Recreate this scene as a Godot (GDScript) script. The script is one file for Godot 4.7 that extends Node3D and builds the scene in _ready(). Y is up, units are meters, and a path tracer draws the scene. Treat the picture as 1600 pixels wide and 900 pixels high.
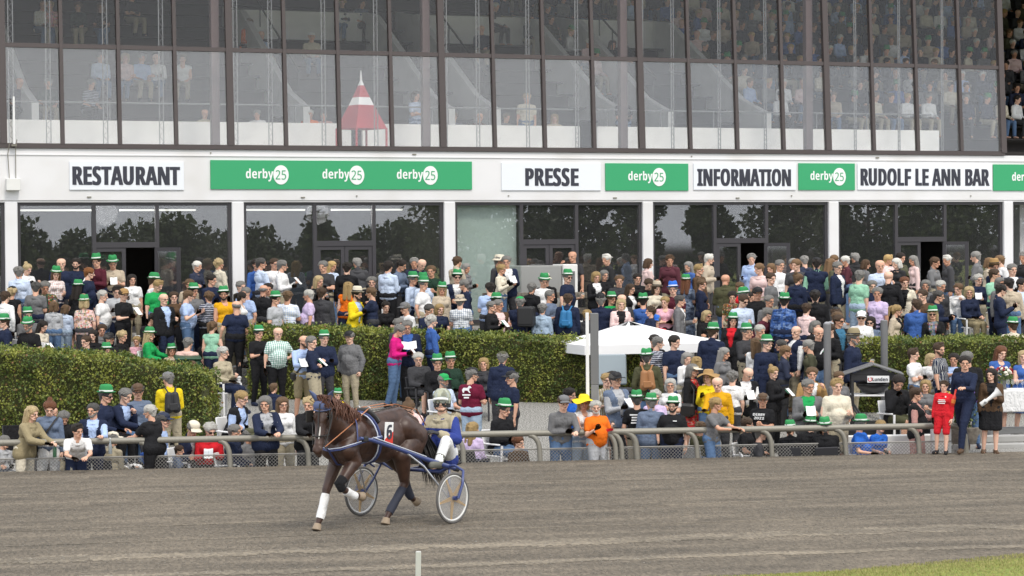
extends Node3D
# A trotting horse with its sulky before a grandstand full of spectators. Units are metres, y is up, the camera looks along -z.

const TH := 0.36819158            # the grandstand is turned away from the picture plane by this angle
const BAY := 5.4177457            # pillar spacing
var BT := Transform3D(Basis(Vector3.UP, TH), Vector3(-11.64234, 0, -55.0))
var rng := RandomNumberGenerator.new()
var M := {}                       # shared materials
var wrinkles: NoiseTexture2D
var fine: NoiseTexture2D

# ---------------------------------------------------------------- mesh helper
class MB:
	var v := PackedVector3Array()
	var n := PackedVector3Array()
	var uv := PackedVector2Array()
	var ix := PackedInt32Array()
	func vert(p: Vector3, nn: Vector3, t := Vector2.ZERO) -> int:
		v.append(p); n.append(nn); uv.append(t)
		return v.size() - 1
	func quad(a: Vector3, b: Vector3, c: Vector3, d: Vector3) -> void:   # a b c d clockwise seen from the front
		var nn := (c - a).cross(b - a).normalized()
		var i := vert(a, nn, Vector2(0, 1)); vert(b, nn, Vector2(0, 0)); vert(c, nn, Vector2(1, 0)); vert(d, nn, Vector2(1, 1))
		ix.append_array(PackedInt32Array([i, i + 1, i + 2, i, i + 2, i + 3]))
	func tri(a: Vector3, b: Vector3, c: Vector3) -> void:
		var nn := (c - a).cross(b - a).normalized()
		var i := vert(a, nn); vert(b, nn); vert(c, nn)
		ix.append_array(PackedInt32Array([i, i + 1, i + 2]))
	func box(c: Vector3, s: Vector3, bs := Basis(), cut := 0.0) -> MB:
		var h := s / 2
		if cut > 0.0:
			return cbox(c, h, bs, minf(cut, minf(h.x, minf(h.y, h.z)) * 0.8))
		var p := []
		for k in 8:
			p.append(c + bs * Vector3(h.x if k & 1 else -h.x, h.y if k & 2 else -h.y, h.z if k & 4 else -h.z))
		quad(p[4], p[6], p[7], p[5]); quad(p[1], p[3], p[2], p[0]); quad(p[0], p[2], p[6], p[4])
		quad(p[5], p[7], p[3], p[1]); quad(p[6], p[2], p[3], p[7]); quad(p[0], p[4], p[5], p[1])
		return self
	func cbox(c: Vector3, h: Vector3, bs: Basis, e: float) -> MB:   # chamfered
		var ax := [Vector3.RIGHT, Vector3.UP, Vector3.BACK]
		for k in 3:
			for sg in [-1.0, 1.0]:
				var a: Vector3 = ax[k] * sg
				var b: Vector3 = ax[(k + 1) % 3]
				var d: Vector3 = ax[(k + 2) % 3]
				var hb: float = h[(k + 1) % 3] - e
				var hd: float = h[(k + 2) % 3] - e
				var o: Vector3 = a * h[k]
				var q := [o - b * hb - d * hd, o + b * hb - d * hd, o + b * hb + d * hd, o - b * hb + d * hd]
				if sg > 0: q.reverse()
				quad(c + bs * q[0], c + bs * q[1], c + bs * q[2], c + bs * q[3])
				for s2 in [-1.0, 1.0]:
					var oo: Vector3 = b * s2 * h[(k + 1) % 3]
					var p0: Vector3 = o + b * s2 * hb
					var p1: Vector3 = oo + a * (h[k] - e)
					var r := [p0 - d * hd, p0 + d * hd, p1 + d * hd, p1 - d * hd]
					if sg * s2 < 0: r.reverse()
					quad(c + bs * r[0], c + bs * r[1], c + bs * r[2], c + bs * r[3])
		for k in 8:
			var sx := 1.0 if k & 1 else -1.0
			var sy := 1.0 if k & 2 else -1.0
			var sz := 1.0 if k & 4 else -1.0
			var p := [Vector3(sx * h.x, sy * (h.y - e), sz * (h.z - e)), Vector3(sx * (h.x - e), sy * h.y, sz * (h.z - e)), Vector3(sx * (h.x - e), sy * (h.y - e), sz * h.z)]
			if sx * sy * sz > 0: p.reverse()
			tri(c + bs * p[0], c + bs * p[1], c + bs * p[2])
		return self
	func bar(a: Vector3, b: Vector3, w: float, d: float, up := Vector3.UP) -> MB:   # a square bar from a to b
		var y := (b - a).normalized()
		var x := y.cross(up).normalized()
		if x.length() < 0.5: x = y.cross(Vector3.BACK).normalized()
		return box((a + b) / 2, Vector3(w, (b - a).length(), d), Basis(x, y, x.cross(y)))
	func tube(p: Array, r: Array, sides := 8, caps := true, flat := 1.0, upv := Vector3.ZERO) -> MB:
		var m := p.size()
		var first := v.size()
		var side := Vector3.ZERO
		for i in m:
			var t: Vector3 = (p[mini(i + 1, m - 1)] - p[maxi(i - 1, 0)]).normalized()
			if i == 0:
				side = t.cross(upv if upv != Vector3.ZERO else (Vector3.UP if absf(t.y) < 0.9 else Vector3.RIGHT)).normalized()
			else:
				side = (side - t * side.dot(t)).normalized()
			var o := side.cross(t)
			for k in sides + 1:
				var a := TAU * k / sides
				var nn := side * cos(a) + o * sin(a) * flat
				vert(p[i] + nn * r[mini(i, r.size() - 1)], (side * cos(a) + o * sin(a) / flat).normalized(), Vector2(float(k) / sides, float(i) / maxi(m - 1, 1)))
		var w := sides + 1
		for i in m - 1:
			for k in sides:
				var a := first + i * w + k
				ix.append_array(PackedInt32Array([a, a + 1, a + w, a + 1, a + w + 1, a + w]))
		if caps:
			for e in [0, m - 1]:
				var t: Vector3 = (p[mini(e + 1, m - 1)] - p[maxi(e - 1, 0)]).normalized() * (-1.0 if e == 0 else 1.0)
				var c := vert(p[e], t)
				for k in sides + 1:
					vert(v[first + e * w + k], t)
				for k in sides:
					if e == 0: ix.append_array(PackedInt32Array([c, c + 2 + k, c + 1 + k]))
					else: ix.append_array(PackedInt32Array([c, c + 1 + k, c + 2 + k]))
		return self
	func lathe(prof: Array, sides: int, xf := Transform3D()) -> MB:   # prof: Vector2(radius, height)
		var first := v.size()
		var m := prof.size()
		for i in m:
			var t: Vector2 = (prof[mini(i + 1, m - 1)] - prof[maxi(i - 1, 0)]).normalized()
			for k in sides + 1:
				var a := TAU * k / sides
				var d := Vector3(cos(a), 0, sin(a))
				vert(xf * (d * prof[i].x + Vector3(0, prof[i].y, 0)), (xf.basis * (d * t.y - Vector3(0, t.x, 0))).normalized(), Vector2(float(k) / sides, float(i) / (m - 1)))
		for i in m - 1:
			for k in sides:
				var a := first + i * (sides + 1) + k
				ix.append_array(PackedInt32Array([a, a + 1, a + sides + 1, a + 1, a + sides + 2, a + sides + 1]))
		return self
	func prism(poly: Array, depth: float, xf := Transform3D()) -> MB:   # poly of Vector2 in xy, from z = 0 to z = depth
		var pk := PackedVector2Array(poly)
		var t := Geometry2D.triangulate_polygon(pk)
		for i in range(0, t.size(), 3):
			var a := Vector3(pk[t[i]].x, pk[t[i]].y, 0); var b := Vector3(pk[t[i + 1]].x, pk[t[i + 1]].y, 0); var c := Vector3(pk[t[i + 2]].x, pk[t[i + 2]].y, 0)
			if (b - a).cross(c - a).z > 0:
				var sw := b; b = c; c = sw
			var z := Vector3(0, 0, depth)
			tri(xf * (a + z), xf * (b + z), xf * (c + z)); tri(xf * a, xf * c, xf * b)
		for i in pk.size():
			var a := pk[i]; var b := pk[(i + 1) % pk.size()]
			quad(xf * Vector3(a.x, a.y, 0), xf * Vector3(b.x, b.y, 0), xf * Vector3(b.x, b.y, depth), xf * Vector3(a.x, a.y, depth))
		return self
	func add(arr: Array, xf := Transform3D()) -> MB:   # [verts, normals, indices]
		var first := v.size()
		var bs := xf.basis
		for i in arr[0].size():
			v.append(xf * arr[0][i]); n.append((bs * arr[1][i]).normalized()); uv.append(Vector2.ZERO)
		for i in arr[2]: ix.append(i + first)
		return self
	func mesh() -> ArrayMesh:
		var m := ArrayMesh.new()
		surface(m)
		return m
	func surface(m: ArrayMesh) -> void:
		if v.is_empty(): return
		var a := []
		a.resize(Mesh.ARRAY_MAX)
		a[Mesh.ARRAY_VERTEX] = v; a[Mesh.ARRAY_NORMAL] = n; a[Mesh.ARRAY_TEX_UV] = uv; a[Mesh.ARRAY_INDEX] = ix
		m.add_surface_from_arrays(Mesh.PRIMITIVE_TRIANGLES, a)

# ---------------------------------------------------------------- scene helpers
func obj(called: String, m: Mesh, material: Material, parent: Node = self, xf := Transform3D()) -> MeshInstance3D:
	var o := MeshInstance3D.new()
	o.name = called; o.mesh = m; o.transform = xf
	if material: o.material_override = material
	parent.add_child(o, true)
	return o
func thing(called: String, label: String, category: String, xf := Transform3D(), group := "") -> Node3D:
	var o := Node3D.new()
	o.name = called; o.transform = xf
	add_child(o, true)
	tag(o, label, category, group)
	return o
func tag(o: Node, label: String, category: String, group := "") -> Node:
	o.set_meta("label", label); o.set_meta("category", category)
	if group: o.set_meta("group", group)
	return o
func kind(o: Node, k := "structure") -> Node:
	o.set_meta("kind", k)
	return o
func at(p: Vector3, turn := 0.0) -> Transform3D:
	return Transform3D(Basis(Vector3.UP, turn), p)
func mat(key: String, c: Color, rough := 0.8, metal := 0.0) -> StandardMaterial3D:   # c is linear
	if M.has(key): return M[key]
	var m := StandardMaterial3D.new()
	m.resource_name = key
	m.albedo_color = c.linear_to_srgb(); m.roughness = rough; m.metallic = metal
	M[key] = m
	return m
func noise_tex(size: int, freq: float, octaves: int, ramp := [], normal := false, sd := 1, kind_ := FastNoiseLite.TYPE_SIMPLEX) -> NoiseTexture2D:
	var f := FastNoiseLite.new()
	f.seed = sd; f.frequency = freq; f.fractal_octaves = octaves; f.noise_type = kind_
	var t := NoiseTexture2D.new()
	t.width = size; t.height = size; t.seamless = true; t.noise = f
	if normal:
		t.as_normal_map = true; t.bump_strength = 6.0
	if ramp.size():
		var g := Gradient.new()
		g.offsets = PackedFloat32Array(ramp.map(func(r): return r[0]))
		g.colors = PackedColorArray(ramp.map(func(r): return r[1]))
		t.color_ramp = g
	return t
func grain(m: StandardMaterial3D, tex: Texture2D, scale: float, bump: Texture2D = null, depth := 0.0, world := true) -> StandardMaterial3D:
	m.uv1_triplanar = true; m.uv1_world_triplanar = world
	m.uv1_scale = Vector3.ONE * scale
	if tex: m.albedo_texture = tex
	if bump:
		m.heightmap_enabled = true; m.heightmap_texture = bump; m.heightmap_scale = depth
	return m
func g(v: float) -> Color: return Color(v, v, v)

func build_materials() -> void:
	wrinkles = noise_tex(256, 0.011, 3, [], false, 7)
	fine = noise_tex(256, 0.05, 4, [], false, 3)
	var mottle := noise_tex(512, 0.012, 5, [[0.0, g(0.93)], [0.5, g(0.98)], [1.0, g(1.0)]], false, 5)
	grain(mat("white_paint", Color(0.78, 0.775, 0.79), 0.6), noise_tex(512, 0.004, 3, [[0.0, Color(0.93, 0.925, 0.91)], [0.5, g(0.99)], [1.0, g(1.0)]], false, 61), 0.22, fine, 0.06)
	mat("frame", Color(0.045, 0.042, 0.048), 0.45)
	mat("upper_frame", Color(0.075, 0.06, 0.06), 0.5)
	mat("post_brown", Color(0.11, 0.075, 0.075), 0.6)
	mat("mast", Color(0.22, 0.225, 0.235), 0.5, 0.2)
	grain(mat("parapet", Color(0.78, 0.78, 0.76), 0.7), mottle, 0.3)
	grain(mat("concrete", Color(0.40, 0.395, 0.38), 0.9), mottle, 0.5, fine, 0.3)
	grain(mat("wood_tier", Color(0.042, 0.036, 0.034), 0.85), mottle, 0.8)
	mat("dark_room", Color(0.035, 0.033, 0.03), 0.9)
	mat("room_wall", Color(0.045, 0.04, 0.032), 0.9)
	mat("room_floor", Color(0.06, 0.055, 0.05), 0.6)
	mat("teal_wall", Color(0.42, 0.52, 0.48), 0.6)
	for k in 3:
		var gl := mat(["glass", "hazy_glass", "bright_glass"][k], Color(0.75, 0.78, 0.8), 0.0)
		gl.albedo_color.a = [0.006, 0.007, 0.016][k]
		gl.metallic_specular = [0.5, 0.36, 0.5][k]
		gl.transparency = BaseMaterial3D.TRANSPARENCY_ALPHA
	mat("sign_white", Color(0.80, 0.83, 0.88), 0.5)
	mat("sign_green", Color(0.035, 0.36, 0.15), 0.5)
	mat("lettering", Color(0.035, 0.037, 0.055), 0.6)
	mat("letter_white", Color(0.85, 0.86, 0.86), 0.5)
	grain(mat("galvanised", Color(0.27, 0.255, 0.215), 0.55, 0.3), mottle, 2.0)
	mat("wire", Color(0.30, 0.29, 0.27), 0.5, 0.4)
	grain(mat("weathered_wood", Color(0.36, 0.32, 0.27), 0.9), noise_tex(256, 0.02, 4, [[0.0, g(0.6)], [1.0, g(1.0)]], false, 9), 1.5)
	grain(mat("gravel", Color(0.50, 0.485, 0.45), 0.95), noise_tex(512, 0.05, 4, [[0.15, g(0.35)], [0.5, g(0.8)], [0.8, g(1.0)]], false, 12), 0.9, fine, 2.0)
	grain(mat("paving", Color(0.30, 0.295, 0.285), 0.9), mottle, 0.6, fine, 0.6)
	mat("bark", Color(0.09, 0.07, 0.05), 0.95)
	mat("hedge_core", Color(0.055, 0.058, 0.02), 1.0)
	mat("dark_metal", Color(0.03, 0.03, 0.033), 0.45, 0.2)
	mat("grey_metal", Color(0.20, 0.20, 0.205), 0.4, 0.4)
	mat("white_plastic", Color(0.8, 0.8, 0.8), 0.4)
	mat("canopy_white", Color(0.82, 0.82, 0.83), 0.8)

# ---------------------------------------------------------------- terrain
func rail_z(x: float) -> float: return -41.9 - 0.13 * x
const LW := [0.0, 0.18, 1.5, 2.6, 5.0, 8.5, 10.9, 11.3, 12.6, 13.3, 400.0]
const LF := [0.0, -0.6, -0.6, -0.3, 0.0, 0.42, 0.55, 1.1, 1.3, 1.85, 1.95]
const RW := [0.0, 0.18, 1.5, 2.6, 4.0, 6.0, 6.8, 8.0, 8.4, 9.0, 400.0]
const RF := [0.0, -0.6, -0.6, -0.3, 0.0, 0.35, 0.9, 1.0, 1.75, 1.85, 1.95]
func tab(a: Array, f: Array, w: float) -> float:
	if w <= a[0]: return f[0]
	for i in a.size() - 1:
		if w < a[i + 1]: return lerpf(f[i], f[i + 1], (w - a[i]) / (a[i + 1] - a[i]))
	return f[-1]
func floor_h(x: float, z: float) -> float:
	var w := rail_z(x) - z
	var k := smoothstep(3.5, 7.0, x)
	var h := lerpf(tab(LW, LF, w), tab(RW, RF, w), k)
	if w < 5.0 and x > 8.0:     # the paved way out to the track
		h = lerpf(h, maxf(h, 0.0), smoothstep(8.0, 8.25, x))
	return h

func grid_mesh(xs: Array, ws: Array) -> ArrayMesh:
	var b := MB.new()
	for w in ws:
		for x in xs:
			var z: float = rail_z(x) - w
			var e := 0.05
			var nn := Vector3(floor_h(x - e, z) - floor_h(x + e, z), 2 * e, floor_h(x, z - e) - floor_h(x, z + e)).normalized()
			b.vert(Vector3(x, floor_h(x, z), z), nn)
	var c := xs.size()
	for j in ws.size() - 1:
		for i in c - 1:
			var a := j * c + i
			b.ix.append_array(PackedInt32Array([a, a + c, a + 1, a + 1, a + c, a + c + 1]))
	return b.mesh()

func inner_edge(x: float) -> float:      # where the mown infield begins
	if x < 3.7: return -26.0 - 0.27 * (x + 1.1)
	if x < 6.2: return -27.3 - 0.56 * (x - 3.7)
	return -28.7 - 0.3 * (x - 6.2)

func build_ground() -> void:
	var xs := [-400.0, -100.0, -40.0]
	for i in 141: xs.append(-20.0 + 0.3 * i)
	xs.append_array([40.0, 100.0, 400.0])
	var ws := [0.003, 0.09, 0.18, 0.6, 1.1, 1.5, 1.9, 2.3]
	for i in 24: ws.append(2.6 + 0.5 * i)
	ws.append_array([14.6, 16.0, 20.0, 60.0, 400.0])
	kind(obj("spectator_ground", grid_mesh(xs, ws), M.gravel))
	# the racing surface: coarse sand combed along the track
	var w := 1024
	var h := 512
	var im := Image.create(w, h, false, Image.FORMAT_RGB8)
	var a := FastNoiseLite.new(); a.seed = 4; a.frequency = 0.02; a.fractal_octaves = 4
	var s := FastNoiseLite.new(); s.seed = 9; s.frequency = 0.09; s.fractal_octaves = 3
	var d := FastNoiseLite.new(); d.seed = 11; d.frequency = 0.35
	var grit := PackedFloat32Array()
	for k in 256 * 43: grit.append(rng.randf())
	for y in h:
		for x in w:
			var v := 0.53 + 0.13 * a.get_noise_2d(x * 0.10, y * 0.5) + 0.04 * s.get_noise_2d(x * 0.25, y * 1.3) + 0.07 * d.get_noise_2d(x * 1.2, y * 1.8) + (grit[(y / 12) * 256 + x / 4] - 0.5) * 0.13
			im.set_pixel(x, y, Color(v, v * 0.935, v * 0.835))
	var t := mat("sand", Color(0.57, 0.548, 0.52), 0.95)
	t.albedo_texture = ImageTexture.create_from_image(im)
	t.uv1_scale = Vector3(0.12, 0.24, 1)
	t.heightmap_enabled = true
	t.heightmap_texture = noise_tex(1024, 0.28, 3, [], false, 21)
	t.heightmap_scale = 1.6
	var b := MB.new()
	var along := Vector3(1, 0, -0.18).normalized()
	var across := Vector3(0.18, 0, 1).normalized()
	var cols := []
	for i in 25: cols.append(-300.0 + 25.0 * i if i < 11 else (-20.0 + 4.0 * (i - 11) if i < 22 else [40.0, 100.0, 300.0][i - 22]))
	cols.sort()
	for x in cols:
		for k in 2:
			var p := Vector3(x, 0.0, rail_z(x) if k == 0 else inner_edge(x) + 3.0)
			b.vert(p, Vector3.UP, Vector2(p.dot(along), p.dot(across)))
	for i in cols.size() - 1:
		b.ix.append_array(PackedInt32Array([i * 2, i * 2 + 2, i * 2 + 1, i * 2 + 1, i * 2 + 2, i * 2 + 3]))
	kind(obj("race_track", b.mesh(), t))
	# paler strips where the harrow left dry sand
	var pale := mat("dry_sand", Color(0.79, 0.77, 0.73), 0.95)
	pale.albedo_texture = t.albedo_texture; pale.uv1_scale = t.uv1_scale
	pale.heightmap_enabled = true; pale.heightmap_texture = t.heightmap_texture; pale.heightmap_scale = 2.0
	b = MB.new()
	var wob := FastNoiseLite.new(); wob.seed = 31; wob.frequency = 0.35; wob.fractal_octaves = 4
	for strip in [[-30.25, 0.42, -0.21, 0.13], [-33.95, 0.05, -0.29, 0.0], [-28.4, 0.22, -0.2, 0.1], [-36.4, 0.03, -0.2, 0.0], [-31.9, 0.05, -0.22, 0.02], [-38.2, 0.10, -0.17, 0.05]]:
		var first := b.v.size()
		for i in 801:
			var x := -12.0 + 0.03 * i
			var zc: float = strip[0] + strip[2] * x + 0.05 * sin(x * 0.7 + strip[0])
			var hw: float = maxf(strip[1] * (0.7 + 0.6 * wob.get_noise_2d(x * 3.0, strip[0] * 9.0) + 0.5 * (rng.randf() - 0.5)), 0.008)
			var hw2: float = maxf(strip[1] * (0.7 + 0.6 * wob.get_noise_2d(x * 3.0, strip[0] * 9.0 + 40.0) + 0.5 * (rng.randf() - 0.5)), 0.008)
			for k in 2:
				var p := Vector3(x, 0.004, zc - hw if k == 0 else zc + hw2)
				b.vert(p, Vector3.UP, Vector2(p.dot(along), p.dot(across)))
			if i:
				var q := first + i * 2
				b.ix.append_array(PackedInt32Array([q - 2, q, q - 1, q - 1, q, q + 1]))
	kind(obj("dry_sand_bands", b.mesh(), pale))
	# clods
	var cm := MB.new()
	cm.lathe([Vector2(0.0, -0.5), Vector2(0.8, -0.2), Vector2(0.6, 0.5), Vector2(0.0, 0.8)], 5)
	var mm := MultiMesh.new()
	mm.transform_format = MultiMesh.TRANSFORM_3D
	mm.use_colors = true
	mm.mesh = cm.mesh(); mm.instance_count = 95000
	var dens := FastNoiseLite.new(); dens.seed = 77; dens.frequency = 0.5
	var i := 0
	while i < 95000:
		var z := rng.randf_range(-43.0, -27.0)
		var x := rng.randf_range(-10.5, 10.5)
		if i < 2200:        # what the hooves and wheels throw up
			z = -32.4 + rng.randfn(0.0, 0.9); x = -1.4 + rng.randfn(0.0, 1.1)
		if z < rail_z(x) + 0.05 or z > inner_edge(x): continue
		if i >= 2200 and dens.get_noise_2d(x * 0.3, z * 1.2) + rng.randf() * 1.2 < 0.35: continue
		var r := rng.randf_range(0.0035, 0.0085) * (1.0 if rng.randf() < 0.98 else 1.9)
		mm.set_instance_transform(i, Transform3D(Basis.from_euler(Vector3(0, rng.randf() * TAU, 0)).scaled(Vector3(r * 1.3, r * 0.8, r)), Vector3(x, 0.003, z)))
		var dry := absf(z + 30.25 + 0.21 * x) < 0.36 or absf(z + 28.4 + 0.2 * x) < 0.2 or absf(z + 33.95 + 0.29 * x) < 0.06
		if dry and rng.randf() < 0.6: continue
		mm.set_instance_color(i, Color(0.31, 0.29, 0.255) if dry else Color(0.145, 0.13, 0.11).lerp(Color(0.27, 0.248, 0.212), rng.randf()))
		i += 1
	var mi := MultiMeshInstance3D.new()
	mi.name = "sand_clods"; mi.multimesh = mm
	mi.material_override = mat("clod", Color.WHITE, 1.0)
	M["clod"].vertex_color_use_as_albedo = true
	add_child(mi, true)
	kind(mi, "stuff"); mi.set_meta("label", "loose dark clods of sand scattered over the track"); mi.set_meta("category", "sand")
	# infield
	b = MB.new()
	var lawn := mat("lawn", Color(0.24, 0.24, 0.075), 1.0)
	grain(lawn, noise_tex(512, 0.03, 5, [[0.0, Color(0.7, 0.7, 0.5)], [0.5, Color(0.9, 1, 0.8)], [1.0, Color(1, 0.95, 0.7)]], false, 15), 0.5, fine, 2.0)
	for x in cols:
		b.vert(Vector3(x, 0.012, inner_edge(x)), Vector3.UP); b.vert(Vector3(x, 0.012, 500.0), Vector3.UP)
	for k in cols.size() - 1:
		b.ix.append_array(PackedInt32Array([k * 2, k * 2 + 2, k * 2 + 1, k * 2 + 1, k * 2 + 2, k * 2 + 3]))
	kind(obj("infield_ground", b.mesh(), lawn))
	b = MB.new()
	b.tri(Vector3(-0.004, 0, 0), Vector3(0.0, 0.022, 0.008), Vector3(0.004, 0, 0))
	b.tri(Vector3(-0.003, 0, 0.006), Vector3(0.010, 0.018, 0.0), Vector3(0.004, 0, 0.004))
	mm = MultiMesh.new()
	mm.transform_format = MultiMesh.TRANSFORM_3D; mm.use_colors = true
	mm.mesh = b.mesh(); mm.instance_count = 22000
	for k in 22000:
		var x := rng.randf_range(-1.5, 8.5)
		var z := inner_edge(x) + absf(rng.randfn(0.0, 0.9)) - 0.06
		mm.set_instance_transform(k, Transform3D(Basis.from_euler(Vector3(0, rng.randf() * TAU, 0)).scaled(Vector3.ONE * rng.randf_range(0.6, 1.7)), Vector3(x, 0.01, z)))
		mm.set_instance_color(k, Color(0.20, 0.22, 0.06).lerp(Color(0.42, 0.38, 0.16), rng.randf()))
	mi = MultiMeshInstance3D.new()
	mi.name = "grass"; mi.multimesh = mm
	var gm := mat("grass_blade", Color.WHITE, 0.9)
	gm.vertex_color_use_as_albedo = true
	mi.material_override = gm
	add_child(mi, true)
	kind(mi, "stuff"); mi.set_meta("label", "short yellow green grass along the inner edge of the track"); mi.set_meta("category", "grass")

# ---------------------------------------------------------------- foliage
func leaf_mesh(l: float, w: float) -> ArrayMesh:
	var b := MB.new()
	b.tri(Vector3(0, 0, 0), Vector3(-w, l * 0.5, w * 0.4), Vector3(0, l, 0))
	b.tri(Vector3(0, 0, 0), Vector3(0, l, 0), Vector3(w, l * 0.5, w * 0.4))
	return b.mesh()
func leaf_material(key: String, c: Color) -> StandardMaterial3D:
	var m := mat(key, c, 0.55)
	m.vertex_color_use_as_albedo = true
	m.backlight_enabled = true; m.backlight = Color(0.35, 0.4, 0.15)
	return m
func leaves(called: String, pts: Array, nrm: Array, leaf: Mesh, parent: Node, tone: Callable) -> void:
	var mm := MultiMesh.new()
	mm.transform_format = MultiMesh.TRANSFORM_3D; mm.use_colors = true
	mm.mesh = leaf; mm.instance_count = pts.size()
	for i in pts.size():
		var y: Vector3 = (nrm[i] * 0.7 + Vector3(rng.randfn(), rng.randfn() - 0.2, rng.randfn()) * 0.75).normalized()
		var x := y.cross(Vector3(rng.randfn(), rng.randfn(), rng.randfn())).normalized()
		mm.set_instance_transform(i, Transform3D(Basis(x, y, x.cross(y)) * Basis.from_scale(Vector3.ONE * rng.randf_range(0.7, 1.35)), pts[i]))
		mm.set_instance_color(i, tone.call(pts[i]))
	var mi := MultiMeshInstance3D.new()
	mi.name = called; mi.multimesh = mm
	mi.material_override = leaf_material("leaf", Color.WHITE)
	parent.add_child(mi, true)
	mi.set_meta("kind", "stuff")

func hedge(label: String, spine: Array, thick: float, per_m2: float) -> void:
	# spine: [front foot point with ground height y, height] from left to right; the hedge stands behind that line
	var first: Vector3 = spine[0][0]
	var t := thing("hedge", label, "hedge", at(first), "clipped hedges between the terraces")
	var bump := FastNoiseLite.new(); bump.seed = 3; bump.frequency = 0.9; bump.fractal_octaves = 3
	var hue := FastNoiseLite.new(); hue.seed = 8; hue.frequency = 1.1; hue.fractal_octaves = 3
	var core := MB.new()
	var pts := []
	var nr := []
	for i in spine.size() - 1:
		var a: Vector3 = spine[i][0] - first
		var c: Vector3 = spine[i + 1][0] - first
		var ha: float = spine[i][1]
		var hc: float = spine[i + 1][1]
		var dir := (c - a); dir.y = 0
		var back := Vector3(dir.z, 0, -dir.x).normalized()
		if back.z > 0: back = -back
		var e := 0.07
		var f0 := a - back * -e; var f1 := c - back * -e
		var bk := back * (thick - e)
		core.quad(f0, f0 + Vector3.UP * (ha - e), f1 + Vector3.UP * (hc - e), f1)
		core.quad(f0 + Vector3.UP * (ha - e), a + bk + Vector3.UP * (ha - e), c + bk + Vector3.UP * (hc - e), f1 + Vector3.UP * (hc - e))
		core.quad(c + bk, c + bk + Vector3.UP * (hc - e), a + bk + Vector3.UP * (ha - e), a + bk)
		if i == 0: core.quad(a + bk, a + bk + Vector3.UP * (ha - e), f0 + Vector3.UP * (ha - e), f0)
		if i == spine.size() - 2: core.quad(f1, f1 + Vector3.UP * (hc - e), c + bk + Vector3.UP * (hc - e), c + bk)
		var len := dir.length()
		for face in 4:    # front, top, back, ends
			var area: float = len * (ha + hc) / 2 if face != 1 else len * thick
			if face == 2: area *= 0.3
			if face == 3: area = thick * hc if i == spine.size() - 2 else (thick * ha if i == 0 else 0.0)
			for k in int(area * per_m2):
				var u := rng.randf()
				var q := rng.randf()
				if face == 3: u = 1.0 if i == spine.size() - 2 else 0.0
				var p := a.lerp(c, u)
				var hh := lerpf(ha, hc, u)
				var nn := -back
				if face == 0: p += Vector3.UP * hh * q
				elif face == 1: p += Vector3.UP * hh + back * thick * q; nn = Vector3.UP
				elif face == 2: p += Vector3.UP * hh * q + back * thick; nn = back
				else: p += Vector3.UP * hh * rng.randf() + back * thick * q; nn = dir.normalized() * (1.0 if u > 0.5 else -1.0)
				p += nn * (bump.get_noise_3dv(p * 2.2) * 0.11 - absf(rng.randfn(0.0, 0.045)) + 0.03)
				if face == 1 and rng.randf() < 0.035: p.y += rng.randf_range(0.02, 0.10)
				pts.append(p); nr.append(nn)
	obj("branches", core.mesh(), M.hedge_core, t)
	leaves("leaves", pts, nr, leaf_mesh(0.055, 0.021), t, func(p):
		var k := clampf(0.42 + 0.8 * hue.get_noise_3dv(p * 1.3) + rng.randfn(0.0, 0.2), 0.0, 1.0)
		var c := Color(0.055, 0.10, 0.022).lerp(Color(0.31, 0.325, 0.06), k)
		if rng.randf() < 0.03: c = Color(0.20, 0.11, 0.04)
		return c)

func tree(label: String, p: Vector3, h: float, r: float, n: int, dark: Color, light: Color, conifer := false) -> void:
	var t := thing("tree", label, "tree", at(p), "trees across the infield")
	var b := MB.new()
	b.tube([Vector3.ZERO, Vector3(0.1, h * 0.35, 0), Vector3(0, h * 0.8, 0.1)], [0.03 * h, 0.022 * h, 0.006 * h], 8)
	for k in 7:
		var a := k * 2.4
		var y := h * (0.28 + 0.07 * k)
		b.tube([Vector3(0, y, 0), Vector3(cos(a) * r * 0.5, y + h * 0.08, sin(a) * r * 0.5)], [0.012 * h, 0.004 * h], 5)
	obj("trunk", b.mesh(), M.bark, t)
	var pts := []
	var nr := []
	var cl := []
	for k in 34:
		var y := rng.randf_range(0.08, 1.0)
		var rr := r * (1.05 - y) * 1.1 if conifer else r * sqrt(maxf(0.05, 1.0 - pow((y - 0.6) / 0.45, 2)))
		var a := rng.randf() * TAU
		cl.append([Vector3(cos(a), 0, sin(a)) * rr * sqrt(rng.randf()) + Vector3.UP * h * y * 0.96, r * rng.randf_range(0.2, 0.4), rng.randf()])
	var tones := []
	for k in n:
		var c: Array = cl[rng.randi() % cl.size()]
		var d := Vector3(rng.randfn(), rng.randfn(), rng.randfn()).normalized()
		pts.append(c[0] + d * c[1] * pow(rng.randf(), 0.4)); nr.append(d); tones.append(c[2])
	var count := [0]
	leaves("crown", pts, nr, leaf_mesh(0.55, 0.22), t, func(_p):
		count[0] += 1
		return dark.lerp(light, clampf(tones[count[0] - 1] * 0.7 + rng.randf() * 0.4, 0, 1)))

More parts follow.
